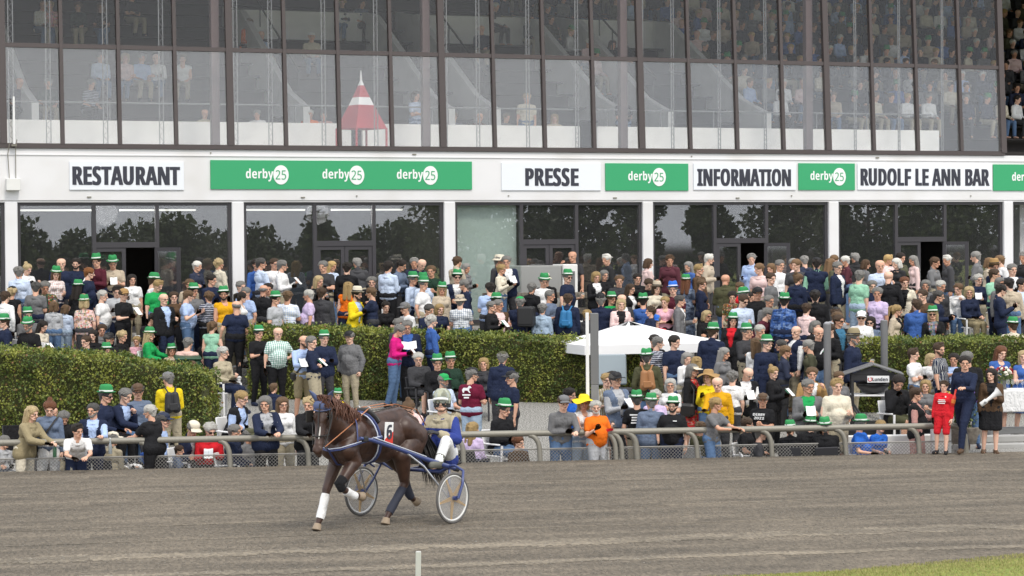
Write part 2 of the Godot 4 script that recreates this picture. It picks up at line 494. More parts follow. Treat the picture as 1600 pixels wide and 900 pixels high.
# ---------------------------------------------------------------- the grandstand
func text_mesh(s: String, bold := true, serif := false, depth := 0.012) -> TextMesh:
	var f := SystemFont.new()
	f.font_names = PackedStringArray(["Droid Serif" if serif else "Droid Sans"])
	f.font_weight = 700 if bold else 400
	var t := TextMesh.new()
	t.text = s; t.font = f; t.font_size = 64; t.pixel_size = 0.01; t.depth = depth; t.curve_step = 1.0
	return t
func letters(called: String, s: String, material: Material, parent: Node, lo: Vector2, hi: Vector2, z: float, bold := true, basis := Transform3D()) -> MeshInstance3D:
	# the text fitted into the rectangle lo-hi of the parent's xy plane
	var t := text_mesh(s, bold)
	var bb := t.get_aabb()
	var sc := Vector3((hi.x - lo.x) / bb.size.x, (hi.y - lo.y) / bb.size.y, 1.0)
	var c := bb.get_center()
	return obj(called, t, material, parent, basis * Transform3D(Basis.from_scale(sc), Vector3((lo.x + hi.x) / 2 - c.x * sc.x, (lo.y + hi.y) / 2 - c.y * sc.y, z)))

func bold_letters(s: String, parent: Node, lo: Vector2, hi: Vector2) -> void:   # heavy strokes: the word struck three times a little apart
	for k in 3: letters("lettering", s, M.lettering, parent, lo + Vector2(0.016 * k, 0), hi + Vector2(0.016 * k - 0.032, 0), 0.014 + 0.003 * k)

func sign_board(label: String, u0: float, u1: float, h0: float, h1: float, green: bool) -> Node3D:
	var t := thing("sign_board", label, "sign", BT * Transform3D(Basis(), Vector3((u0 + u1) / 2, (h0 + h1) / 2, 0.02)))
	obj("panel", MB.new().box(Vector3.ZERO, Vector3(u1 - u0, h1 - h0, 0.03), Basis(), 0.004).mesh(), M.sign_green if green else M.sign_white, t)
	return t
func derby_mark(t: Node3D, x: float, w: float) -> void:    # «derby» and a white disc with 25
	var z := 0.016
	letters("lettering", "derby", M.letter_white, t, Vector2(x - w / 2, -0.16), Vector2(x + w * 0.16, 0.15), z)
	var d := MB.new()
	var prof := []
	for k in 24: prof.append(Vector2(cos(TAU * k / 24) * w * 0.185, sin(TAU * k / 24) * 0.235))
	d.prism(prof, 0.012, Transform3D(Basis(), Vector3(x + w * 0.34, 0, z)))
	var o := obj("disc", d.mesh(), M.letter_white, t)
	letters("numeral", "25", M.sign_green, o, Vector2(x + w * 0.21, -0.115), Vector2(x + w * 0.46, 0.115), z + 0.013, false)

func pane(called: String, u0: float, u1: float, h0: float, h1: float, v: float, parent: Node, material: Material, double := true) -> MeshInstance3D:
	var b := MB.new()
	b.box(Vector3((u0 + u1) / 2, (h0 + h1) / 2, v), Vector3(u1 - u0, h1 - h0, 0.006))
	if double:
		for k in 2: b.box(Vector3((u0 + u1) / 2, (h0 + h1) / 2, v - 0.016 * (k + 1)), Vector3(u1 - u0, h1 - h0, 0.006))
	return obj(called, b.mesh(), material, parent)

func frame_around(u0: float, u1: float, h0: float, h1: float, v: float, w: float, d: float) -> MB:
	var b := MB.new()
	b.box(Vector3((u0 + u1) / 2, h0 + w / 2, v), Vector3(u1 - u0, w, d)); b.box(Vector3((u0 + u1) / 2, h1 - w / 2, v), Vector3(u1 - u0, w, d))
	for s in [u0 + w / 2, u1 - w / 2]: b.box(Vector3(s, (h0 + h1) / 2, v), Vector3(w, h1 - h0 - 2 * w, d))
	return b

func glazed_door(parent: Node, u0: float, u1: float, h0: float, h1: float, hinge: float, swing: float) -> void:
	# a framed leaf, swung round its hinge by that angle
	var xf := Transform3D(Basis(Vector3.UP, swing), Vector3(hinge, 0, -0.13)) * Transform3D(Basis(), Vector3(-hinge, 0, 0))
	var d := obj("door", frame_around(u0, u1, h0, h1, 0, 0.09, 0.05).box(Vector3((u0 + u1) / 2, h0 + 0.2, 0), Vector3(u1 - u0 - 0.18, 0.22, 0.045)).mesh(), M.frame, parent, xf)
	pane("pane", u0 + 0.09, u1 - 0.09, h0 + 0.31, h1 - 0.09, 0, d, M.glass)
	obj("handle", MB.new().box(Vector3(u0 + 0.05 if hinge > u0 + 0.1 else u1 - 0.05, h0 + 1.0, 0.06), Vector3(0.03, 0.22, 0.05), Basis(), 0.008).mesh(), M.grey_metal, d)

const N0 := -1
const N1 := 6
func lean(h: float) -> float: return -(h - 6.25) * 0.053
func build_grandstand() -> void:
	var t := thing("grandstand", "long white grandstand with glazed upper storey and shop fronts below", "grandstand", BT)
	var lo: float = N0 * BAY
	var hi: float = (N1) * BAY
	var b := MB.new()
	b.box(Vector3((lo + hi) / 2, 5.60, -0.15), Vector3(hi - lo, 1.22, 0.30), Basis(), 0.01)
	b.box(Vector3((lo + hi) / 2, 4.97, -0.16), Vector3(hi - lo, 0.04, 0.26))
	obj("fascia", b.mesh(), M.white_paint, t)
	obj("drip_ledge", MB.new().box(Vector3((lo + hi) / 2, 6.06, 0.008), Vector3(hi - lo, 0.02, 0.03)).mesh(), M.white_paint, t)
	for i in range(N0, N1 + 1):
		obj("pillar", MB.new().box(Vector3(i * BAY, 3.42, -0.14), Vector3(0.29, 3.06, 0.28), Basis(), 0.012).mesh(), M.white_paint, t)
	# lower storey
	b = MB.new()
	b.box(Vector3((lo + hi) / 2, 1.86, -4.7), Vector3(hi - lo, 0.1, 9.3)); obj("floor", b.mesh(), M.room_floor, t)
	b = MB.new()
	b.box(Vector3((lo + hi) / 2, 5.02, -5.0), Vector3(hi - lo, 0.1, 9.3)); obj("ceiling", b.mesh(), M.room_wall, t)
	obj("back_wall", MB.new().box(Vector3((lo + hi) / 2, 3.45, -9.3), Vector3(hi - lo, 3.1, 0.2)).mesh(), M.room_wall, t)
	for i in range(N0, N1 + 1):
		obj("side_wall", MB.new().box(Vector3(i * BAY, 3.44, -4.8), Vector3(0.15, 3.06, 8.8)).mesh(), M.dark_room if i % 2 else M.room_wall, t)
	for i in range(N0, N1):
		var u: float = i * BAY
		var a := u + 0.145
		var z := u + BAY - 0.145
		var v := -0.13
		b = frame_around(a, z, 1.92, 4.95, v, 0.08, 0.09)
		b.box(Vector3(u + 1.95, 3.43, v), Vector3(0.09, 2.88, 0.09)); b.box(Vector3(u + 3.46, 3.43, v), Vector3(0.09, 2.88, 0.09))
		b.box(Vector3(u + 2.705, 3.94, v), Vector3(1.42, 0.13, 0.09))
		var f := obj("shop_window", b.mesh(), M.frame, t)
		pane("pane", a + 0.08, u + 1.905, 2.0, 4.87, v, f, M.glass)
		pane("pane", u + 3.505, z - 0.08, 2.0, 4.87, v, f, M.glass)
		pane("pane", u + 1.995, u + 3.415, 4.005, 4.87, v, f, M.glass)
		var open_right := i in [0, 3, 4]
		glazed_door(t, u + 2.0, u + 2.7, 1.93, 3.87, u + 2.0, 0.0)
		glazed_door(t, u + 2.71, u + 3.41, 1.93, 3.87, u + 3.41, 2.35 if open_right else 0.0)
		if i == 2:
			obj("teal_screen", MB.new().box(Vector3(a + 0.9, 3.43, v - 0.25), Vector3(1.72, 2.9, 0.06)).mesh(), M.teal_wall, t)
		for k in 2:   # ceiling lamps running along the front of the rooms
			if i < 2:
				var lamp := mat("strip_lamp", Color(0.9, 0.92, 0.9), 0.5)
				lamp.emission_enabled = true; lamp.emission = Color(1, 1, 0.96); lamp.emission_energy_multiplier = 1.3
				obj("strip_lamp", MB.new().box(Vector3(u + 1.35 + 2.6 * k, 4.80, -2.2), Vector3(1.9, 0.04, 0.07)).mesh(), lamp, t)
	for i in 2:
		var l := OmniLight3D.new()
		l.name = "strip_lamp_light"; l.light_energy = 1.2; l.light_size = 0.3; l.omni_range = 12; l.omni_attenuation = 2; l.shadow_enabled = true
		l.transform = BT * at(Vector3(i * BAY + 2.65, 4.72, -2.2)); add_child(l, true)
	# upper storey: raked glazing in two rows (a third above the picture)
	var rows := [6.33, 8.57, 8.67, 11.0]
	b = MB.new()
	b.box(Vector3((lo + 26.95) / 2, 6.27, -0.03), Vector3(26.95 - lo, 0.11, 0.16)); obj("sill_frame", b.mesh(), M.upper_frame, t)
	var rake := Basis(Vector3.RIGHT, -atan(0.053))
	for h in [8.62, 11.05]:
		obj("transom", MB.new().box(Vector3((lo + 26.95) / 2, h, lean(h)), Vector3(26.95 - lo, 0.10, 0.09), rake).mesh(), M.upper_frame, t)
	obj("roof_fascia", MB.new().box(Vector3(14.0, 12.0, -0.6), Vector3(46.0, 1.6, 0.5)).mesh(), M.white_paint, t)
	for i in range(N0, 5):
		for k in 4:
			var u: float = i * BAY + k * BAY / 4 - 0.16 + (0.0 if k == 0 else 0.02)
			var w := 0.16 if k == 0 else 0.085
			obj("mullion", MB.new().box(Vector3(u, 8.66, lean(8.66)), Vector3(w, 4.70, 0.13), rake).mesh(), M.upper_frame, t)
			if k == 0:
				obj("column", MB.new().box(Vector3(u - 0.2, 9.6, -0.75), Vector3(0.2, 6.9, 0.2), Basis(), 0.01).mesh(), M.post_brown, t)
			for r in 2:
				var h0: float = rows[r * 2]
				var h1: float = rows[r * 2 + 1]
				var u1: float = i * BAY + (k + 1) * BAY / 4 - 0.16 - (0.04 if k < 3 else 0.08)
				var pn := MB.new()
				for s in (2 if r == 0 else 1):
					pn.box(Vector3((u + w / 2 + u1) / 2, (h0 + h1) / 2, lean((h0 + h1) / 2) - 0.024 * s), Vector3(u1 - u - w / 2, h1 - h0, 0.006), rake)
				obj("pane", pn.mesh(), M.bright_glass if r == 0 else M.hazy_glass, t)
			# slender lattice mast just behind the glass
			var ms := MB.new()
			var mu := u - 0.28 if k else u + 0.22
			for s in [0.0, 0.13]: ms.box(Vector3(mu + s, 9.2, -0.55 - s), Vector3(0.02, 6.0, 0.02))
			for s in 24: ms.bar(Vector3(mu, 6.3 + s * 0.25, -0.55), Vector3(mu + 0.13, 6.42 + s * 0.25, -0.68), 0.008, 0.008); ms.bar(Vector3(mu + 0.13, 6.42 + s * 0.25, -0.68), Vector3(mu, 6.55 + s * 0.25, -0.55), 0.008, 0.008)
			obj("lattice_mast", ms.mesh(), M.mast, t)
	obj("end_mullion", MB.new().box(Vector3(26.92, 8.66, lean(8.66)), Vector3(0.16, 4.75, 0.15), rake).mesh(), M.upper_frame, t)
	# the stand inside
	var far := 44.0
	obj("upper_floor", MB.new().box(Vector3((lo + far) / 2, 6.12, -2.4), Vector3(far - lo, 0.16, 4.7)).mesh(), M.concrete, t)
	for s in [[lo, 9.2], [9.5, 15.6], [16.1, 26.7]]:
		obj("parapet", MB.new().box(Vector3((s[0] + s[1]) / 2, 6.62, -3.0), Vector3(s[1] - s[0], 0.84, 0.12), Basis(), 0.01).mesh(), M.parapet, t)
		var rl := MB.new()
		rl.tube([Vector3(s[0] + 0.1, 7.5, -3.2), Vector3(s[1] - 0.1, 7.5, -3.2)], [0.025], 6)
		for k in int((s[1] - s[0]) / 1.6): rl.tube([Vector3(s[0] + 0.4 + k * 1.6, 7.04, -3.2), Vector3(s[0] + 0.4 + k * 1.6, 7.5, -3.2)], [0.018], 5)
		obj("hand_rail", rl.mesh(), M.mast, t)
	for k in 16:    # stepped seating, one bench to each step
		var h := 6.5 + 0.42 * k
		var v := -4.0 - 0.85 * k
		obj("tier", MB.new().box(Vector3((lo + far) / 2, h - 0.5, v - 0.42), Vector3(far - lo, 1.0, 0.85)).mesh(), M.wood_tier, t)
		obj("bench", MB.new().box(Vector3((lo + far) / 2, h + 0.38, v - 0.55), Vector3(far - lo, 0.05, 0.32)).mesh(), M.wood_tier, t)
	for s in [[-0.9, 1.2], [8.2, 12.2], [13.5, 17.2], [18.6, 21.6]]:    # walled stairways that come down through the seating
		for e in [s[0], s[1]]:
			var q := MB.new()
			q.prism([Vector2(3.6, 6.2), Vector2(3.6, 7.5), Vector2(5.2, 8.0), Vector2(10.0, 10.6), Vector2(12.0, 10.9), Vector2(12.0, 6.2)], 0.18, Transform3D(Basis(Vector3(0, 0, -1), Vector3.UP, Vector3(1, 0, 0)), Vector3(e - 0.09, 0, 0)))
			obj("stair_wall", q.mesh(), M.parapet, t)
		obj("stair_head", MB.new().box(Vector3((s[0] + s[1]) / 2, 9.4, -11.2), Vector3(s[1] - s[0] - 0.18, 2.7, 0.16)).mesh(), M.parapet, t)
		var rl := MB.new()
		rl.tube([Vector3(s[0] + 0.3, 8.5, -5.2), Vector3(s[0] + 0.3, 11.1, -10.0)], [0.03], 6)
		for k in 5: rl.tube([Vector3(s[0] + 0.3, 8.0 + 0.52 * k, -5.4 - 0.96 * k), Vector3(s[0] + 0.3, 8.6 + 0.52 * k, -5.4 - 0.96 * k)], [0.02], 5)
		obj("hand_rail", rl.mesh(), M.dark_metal, t)
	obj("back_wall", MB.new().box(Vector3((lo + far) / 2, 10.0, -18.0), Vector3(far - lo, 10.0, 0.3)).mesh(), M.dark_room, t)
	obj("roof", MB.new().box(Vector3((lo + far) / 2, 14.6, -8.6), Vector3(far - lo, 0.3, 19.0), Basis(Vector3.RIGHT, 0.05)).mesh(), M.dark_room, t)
	for e in [lo, far]:
		obj("end_wall", MB.new().box(Vector3(e, 8.2, -9.0), Vector3(0.3, 12.8, 18.0)).mesh(), M.room_wall, t)
	obj("lower_stand_front", MB.new().box(Vector3(36.0, 4.0, -1.0), Vector3(16.0, 4.1, 0.3)).mesh(), M.white_paint, t)
	# a pointed red and white tent roof standing on the floor behind the glass
	var pt := thing("pointed_tent", "red and white pointed tent behind the upper window above long green banner", "tent", BT * at(Vector3(9.02, 6.2, -1.5)))
	var pc := [mat("tent_red", Color(0.42, 0.012, 0.03), 0.7), M.canopy_white]
	for k in 4:
		var y0: float = [0.0, 0.60, 0.80, 1.10][k]
		var y1: float = [0.60, 0.80, 1.10, 1.30][k]
		var cb := MB.new()
		for q in 4:
			var a0 := TAU * q / 4 + 0.5
			var a1 := TAU * (q + 1) / 4 + 0.5
			var f := func(a: float, y: float): return Vector3(cos(a), 0, sin(a)) * (0.66 * pow(1.0 - y / 1.31, 1.15)) + Vector3(0, 0.62 + y, 0)
			cb.quad(f.call(a1, y0), f.call(a1, y1), f.call(a0, y1), f.call(a0, y0))
		obj("roof_panel", cb.mesh(), pc[k % 2], pt)
	for q in 4:
		var a := TAU * q / 4 + 0.5
		obj("pole", MB.new().tube([Vector3(cos(a) * 0.64, 0, sin(a) * 0.64), Vector3(cos(a) * 0.64, 0.64, sin(a) * 0.64)], [0.03], 8).mesh(), pc[0], pt)
	obj("finial", MB.new().tube([Vector3(0, 1.88, 0), Vector3(0, 2.1, 0)], [0.03, 0.01], 8).mesh(), pc[1], pt)
	for k in 14: obj("wall_anchor", MB.new().box(Vector3(-2.0 + 2.1 * k + 0.7 * sin(k * 5.0), 5.08 + 0.03 * sin(k * 3.0) if k % 3 else 6.13, 0.012), Vector3(0.03 if k % 2 else 0.10, 0.03, 0.03)).mesh(), M.galvanised, t)
	# signs
	var s := sign_board("white sign board with the word restaurant in black capitals", 1.36, 4.09, 5.24, 5.91, false)
	bold_letters("RESTAURANT", s, Vector2(-1.30, -0.225), Vector2(1.27, 0.225))
	s = sign_board("longest green banner with the derby mark three times", 4.74, 11.42, 5.26, 5.96, true)
	for x in [-1.90, 0.02, 1.93]: derby_mark(s, x - 0.05, 1.04)
	s = sign_board("white sign board with the word presse in black capitals", 12.21, 14.92, 5.24, 5.94, false)
	bold_letters("PRESSE", s, Vector2(-0.72, -0.24), Vector2(0.74, 0.22))
	s = sign_board("green derby banner between the presse and information signs", 15.05, 17.39, 5.24, 5.94, true)
	derby_mark(s, -0.02, 1.03)
	s = sign_board("white sign board with the word information in black capitals", 17.54, 20.52, 5.26, 5.95, false)
	bold_letters("INFORMATION", s, Vector2(-1.39, -0.24), Vector2(1.34, 0.21))
	s = sign_board("short green derby banner left of the bar sign", 20.6, 22.29, 5.26, 5.97, true)
	derby_mark(s, 0.02, 1.03)
	s = sign_board("long white sign board reading rudolf le ann bar", 22.37, 26.54, 5.27, 5.98, false)
	bold_letters("RUDOLF LE ANN BAR", s, Vector2(-2.0, -0.24), Vector2(2.0, 0.22))
	s = sign_board("green derby banner cut off by the right edge of the picture", 26.58, 29.3, 5.25, 5.97, true)
	derby_mark(s, -0.25, 1.03)
	# meter box with its conduits near the left corner
	s = thing("meter_box", "small grey junction box on the white wall left of restaurant sign", "box", BT * at(Vector3(0.03, 5.36, 0.1)))
	obj("case", MB.new().box(Vector3.ZERO, Vector3(0.32, 0.28, 0.2), Basis(), 0.01).mesh(), M.parapet, s)
	obj("conduit", MB.new().tube([Vector3(-0.08, 0.14, 0), Vector3(-0.11, 0.7, 0), Vector3(-0.07, 0.95, 0.02)], [0.012], 5).mesh(), M.galvanised, s)
	obj("conduit", MB.new().tube([Vector3(0.07, 0.14, 0), Vector3(0.07, 0.8, 0), Vector3(0.1, 1.05, 0.02)], [0.012], 5).mesh(), M.galvanised, s)
	s = thing("white_mast", "thin white mast standing before the leftmost upper window", "mast", BT * at(Vector3(0.06, 6.3, 0.16)))
	obj("pole", MB.new().tube([Vector3.ZERO, Vector3(0, 1.1, 0)], [0.03, 0.025], 8).mesh(), M.white_plastic, s)
	obj("bracket", MB.new().box(Vector3(0, -0.03, -0.05), Vector3(0.12, 0.05, 0.12), Basis(), 0.008).mesh(), M.galvanised, s)

# ---------------------------------------------------------------- rail, fences, furniture
func rail_run(label: String, x0: float, x1: float, end0: bool, end1: bool, group: String) -> void:
	var t := thing("track_rail", label, "railing", at(Vector3(x0, 0, rail_z(x0) - 0.1)), group)
	var o := t.position
	var p := func(x: float, y: float, dz := 0.0): return Vector3(x, y, rail_z(x) - 0.1 + dz) - o
	var pts := []
	if end0: for k in 4: pts.append(p.call(x0 - 0.2 * cos(k * 0.4), 0.30 + 0.18 * sin(k * 0.4)))
	var n := int((x1 - x0) / 1.36)
	for i in n + 1: pts.append(p.call(lerpf(x0, x1, float(i) / n) , 0.49))
	if end1: for k in 7: pts.append(p.call(x1 + 0.25 * sin(k * 0.26), 0.24 + 0.25 * cos(k * 0.26)))
	if end1: pts.append(p.call(x1 + 0.27, -0.02))
	obj("top_rail", MB.new().tube(pts, [0.056], 12).mesh(), M.galvanised, t)
	for i in n + 1:
		var x := x0 + 1.36 * i
		var q := []
		for k in 6: q.append(p.call(x + 0.19 * sin(k * 0.3), 0.1 + 0.36 * cos(k * 0.26), 0.03 * sin(k * 0.3)))
		q.append(p.call(x + 0.2, -0.05, 0.04))
		obj("post", MB.new().tube(q, [0.047], 10).mesh(), M.galvanised, t)
	obj("middle_wire", MB.new().tube([p.call(x0, 0.21), p.call(x1, 0.21)], [0.012], 5).mesh(), M.wire, t)
	var b := MB.new()
	var s := 0.062
	for i in int((x1 - x0) / s):
		var x := x0 + i * s
		for k in 4:
			var y := -0.06 + k * 0.062
			b.bar(p.call(x, y), p.call(x + s, y + 0.062), 0.006, 0.006); b.bar(p.call(x + s, y), p.call(x, y + 0.062), 0.006, 0.006)
	b.bar(p.call(x0, 0.19), p.call(x1, 0.19), 0.007, 0.007)
	kind(obj("wire_mesh", b.mesh(), M.wire, t), "stuff")

func build_site() -> void:
	rail_run("grey tubular rail along the left of the track edge, ending at red ribbon", -10.6, 1.95, false, true, "track rails")
	rail_run("grey tubular rail right of red ribbon, ending beside the child in red", 1.75, 8.0, true, true, "track rails")
	var gy := func(x: float, z: float): return Vector3(x, floor_h(x, z), z)
	hedge("left clipped hedge behind the seated people at the rail", [[Vector3(-13.5, 0.15, -47.2), 1.75], [Vector3(-10.4, 0.15, -46.8), 1.70], [Vector3(-7.9, 0.15, -46.1), 1.55], [Vector3(-6.05, 0.10, -45.75), 1.32]], 1.1, 1050)
	hedge("middle clipped hedge behind the finish post and the grey bin", [[Vector3(-5.75, 0.3, -51.6), 1.78], [Vector3(-3.6, 0.3, -51.5), 1.72], [Vector3(-1.0, 0.3, -51.2), 1.60], [Vector3(1.2, 0.3, -50.9), 1.5], [Vector3(2.9, 0.3, -50.8), 1.34]], 1.1, 1050)
	hedge("right clipped hedge behind the black lantern box", [[Vector3(7.15, 0.35, -48.6), 1.46], [Vector3(9.0, 0.35, -48.7), 1.46], [Vector3(12.5, 0.35, -49.0), 1.46]], 1.2, 1050)
	# timber fence of the upper terrace
	for s in [[-3.3, -1.1, "weathered timber fence under the long green banner"], [-0.6, 2.4, "weathered timber fence before the presse window"]]:
		var t := thing("timber_fence", s[2], "fence", at(Vector3(s[0], floor_h(s[0], -55.8), -55.8)), "timber fences of the upper terrace")
		var n := int((s[1] - s[0]) / 1.1) + 1
		for i in n:
			obj("post", MB.new().box(Vector3((s[1] - s[0]) * i / (n - 1), 0.42, 0), Vector3(0.14, 0.86, 0.12), Basis(), 0.01).mesh(), M.weathered_wood, t)
		for h in [0.45, 0.82]:
			obj("plank", MB.new().box(Vector3((s[1] - s[0]) / 2, h, 0.075), Vector3(s[1] - s[0] + 0.2, 0.14, 0.03), Basis(), 0.006).mesh(), M.weathered_wood, t)
	# white pop-up canopy
	var c := Vector3(2.83, floor_h(2.83, -51.35), -51.35)
	var t := thing("canopy_tent", "white pop-up canopy roof rising over the middle hedge", "tent", at(c, 0.33))
	var b := MB.new()
	var e := 1.72 - c.y
	var pk := Vector3(-0.35, 2.19 - c.y, 0.1)
	var q := [Vector3(-1.72, e, 1.0), Vector3(1.72, e, 1.0), Vector3(1.72, e, -1.0), Vector3(-1.72, e, -1.0)]
	for k in 4:
		var a: Vector3 = q[k]
		var d: Vector3 = q[(k + 1) % 4]
		for j in 6:   # the cloth sags a little between peak and eaves
			var f := func(u: float, w: float):
				var m := a.lerp(d, u).lerp(pk, w)
				return m - Vector3(0, 0.035 * sin(PI * w), 0)
			for i in 6:
				b.quad(f.call(i / 6.0, j / 6.0), f.call(i / 6.0, (j + 1) / 6.0), f.call((i + 1) / 6.0, (j + 1) / 6.0), f.call((i + 1) / 6.0, j / 6.0))
		b.box((a + d) / 2 - Vector3(0, 0.1, 0), Vector3((d - a).length(), 0.2, 0.012), Basis(Vector3.UP, 0.0 if k % 2 == 0 else PI / 2))
	obj("roof_cloth", b.mesh(), M.canopy_white, t)
	for k in 4:
		obj("leg", MB.new().box(Vector3(q[k].x * 0.97, e / 2 - 0.02, q[k].z * 0.97), Vector3(0.04, e - 0.04, 0.04)).mesh(), M.grey_metal, t)
	# finish post
	t = thing("finish_post", "tall pale finish post with dark slot standing at the rail", "post", at(Vector3(1.42, -0.6, -42.9)))
	obj("lower_column", MB.new().box(Vector3(0.07, 0.95, 0), Vector3(0.14, 1.9, 0.12), Basis(), 0.01).mesh(), M.mast, t)
	obj("upper_column", MB.new().box(Vector3(0.07, 2.55, 0), Vector3(0.15, 1.3, 0.12), Basis(), 0.01).mesh(), M.grey_metal, t)
	obj("white_board", MB.new().box(Vector3(-0.06, 2.35, 0.05), Vector3(0.06, 1.72, 0.05), Basis(), 0.006).mesh(), M.white_plastic, t)
	obj("joint_plate", MB.new().box(Vector3(0.09, 1.42, 0.075), Vector3(0.13, 0.22, 0.02), Basis(), 0.004).mesh(), M.white_plastic, t)
	t = thing("round_sign", "grey back of a round sign beside the finish post", "sign", at(Vector3(1.28, -0.55, -43.2)))
	obj("disc", MB.new().lathe([Vector2(0, -0.01), Vector2(0.36, -0.01), Vector2(0.36, 0.01), Vector2(0, 0.01)], 28, Transform3D(Basis(Vector3.RIGHT, PI / 2).rotated(Vector3.UP, 1.1), Vector3(0, 1.15, 0))).mesh(), M.grey_metal, t)
	obj("pole", MB.new().tube([Vector3(0, 0, -0.04), Vector3(0, 1.4, -0.04)], [0.03], 8).mesh(), M.galvanised, t)
	# round grey pylons
	for s in [[6.27, -47.0, 1.92, "left grey round pylon rising before the crowd"], [7.56, -48.0, 1.95, "right grey round pylon behind the black lantern box"]]:
		t = thing("pylon", s[3], "pole", at(Vector3(s[0], floor_h(s[0], s[1]), s[1])), "grey round pylons")
		var hh: float = s[2] - floor_h(s[0], s[1]) + 0.32
		obj("tube", MB.new().lathe([Vector2(0, 0), Vector2(0.075, 0), Vector2(0.075, hh - 0.02), Vector2(0.06, hh), Vector2(0, hh)], 20).mesh(), M.grey_metal, t)
		obj("foot_plate", MB.new().lathe([Vector2(0, 0), Vector2(0.14, 0), Vector2(0.14, 0.02), Vector2(0, 0.02)], 20).mesh(), M.grey_metal, t)
	# stake of the inner rail, close to the camera
	t = tag(obj("stake", MB.new().box(Vector3(0, 0.23, 0), Vector3(0.06, 0.46, 0.045), Basis(Vector3.FORWARD, 0.02), 0.008).mesh(), mat("grey_paint", Color(0.5, 0.5, 0.48), 0.8), self, at(Vector3(-1.06, 0, -26.0))), "short white stake at the near edge of the track", "stake")

func build_far_side() -> void:    # what the windows mirror: the trees and roofs across the infield
	var nth := [0, 0, 0]
	for i in 30:
		var a := 0.736 + (i - 14.5) * 0.045
		var dist := 150.0 + 30.0 * rng.randf()
		var p := Vector3(sin(a) * dist, 0, cos(a) * dist - 60.0)
		var con := i % 5 == 2
		tree("%s tree, %s of its kind from the left in the row across infield" % ["dark pointed" if con else ["broad dark", "tall pale"][i % 2], ["first", "second", "third", "fourth", "fifth", "sixth", "seventh", "eighth", "ninth", "tenth", "eleventh", "twelfth"][nth[2 if con else i % 2]]], p, (rng.randf_range(4.6, 6.5) if a < 0.70 else rng.randf_range(8.5, 12.5)) * (1.2 if con else 1.0), rng.randf_range(3.5, 6.0) * (0.6 if con else 1.0), 4500, Color(0.03, 0.045, 0.015), Color(0.09, 0.12, 0.035), con)
		nth[2 if con else i % 2] += 1

# ---------------------------------------------------------------- light and camera
func build_light() -> void:
	var cam := Camera3D.new()
	cam.name = "camera"
	cam.fov = rad_to_deg(2 * atan(450.0 / 3690.0)); cam.near = 0.5; cam.far = 3000
	cam.transform = Transform3D(Basis.from_euler(Vector3(0, 0, 0)) * Basis(Vector3.RIGHT, -atan(63.0 / 3690.0)) * Basis(Vector3.BACK, -0.008), Vector3(0, 3.8, 0))
	add_child(cam); cam.make_current()
	var sky := ProceduralSkyMaterial.new()
	sky.sky_top_color = Color(0.97, 0.98, 1.0); sky.sky_horizon_color = Color(0.86, 0.88, 0.91); sky.sky_curve = 0.12
	sky.ground_bottom_color = Color(0.3, 0.29, 0.26); sky.ground_horizon_color = Color(0.5, 0.5, 0.46)
	sky.sky_energy_multiplier = 1.2; sky.sun_angle_max = 1.0
	var cover := noise_tex(1024, 0.006, 5, [[0.25, Color(0.62, 0.65, 0.70)], [0.5, Color(0.86, 0.87, 0.89)], [0.75, Color(1, 1, 1)]], false, 40)
	sky.sky_cover = cover; sky.sky_cover_modulate = Color(1, 1, 1, 0.55)
	var env := Environment.new()
	env.background_mode = Environment.BG_SKY
	env.sky = Sky.new(); env.sky.sky_material = sky
	env.tonemap_mode = Environment.TONE_MAPPER_LINEAR
	env.tonemap_exposure = 0.81
	env.sdfgi_enabled = true; env.ssao_enabled = true; env.ssil_enabled = true
	var we := WorldEnvironment.new()
	we.name = "environment"; we.environment = env
	add_child(we)
	var sun := DirectionalLight3D.new()
	sun.name = "sun"; sun.light_energy = 0.75; sun.light_angular_distance = 12.0; sun.light_color = Color(1, 0.97, 0.92); sun.shadow_enabled = true
	sun.rotation = Vector3(deg_to_rad(-52), deg_to_rad(28), 0)
	add_child(sun)

# ---------------------------------------------------------------- smooth bodies: a field of tapered capsules, meshed as surface nets
# a bone is ax ay az ra bx by bz rb; carve bones cut away
func bone(b: PackedFloat32Array, p: Vector3, ra: float, q: Vector3, rb: float) -> void:
	b.append_array(PackedFloat32Array([p.x, p.y, p.z, ra, q.x, q.y, q.z, rb]))

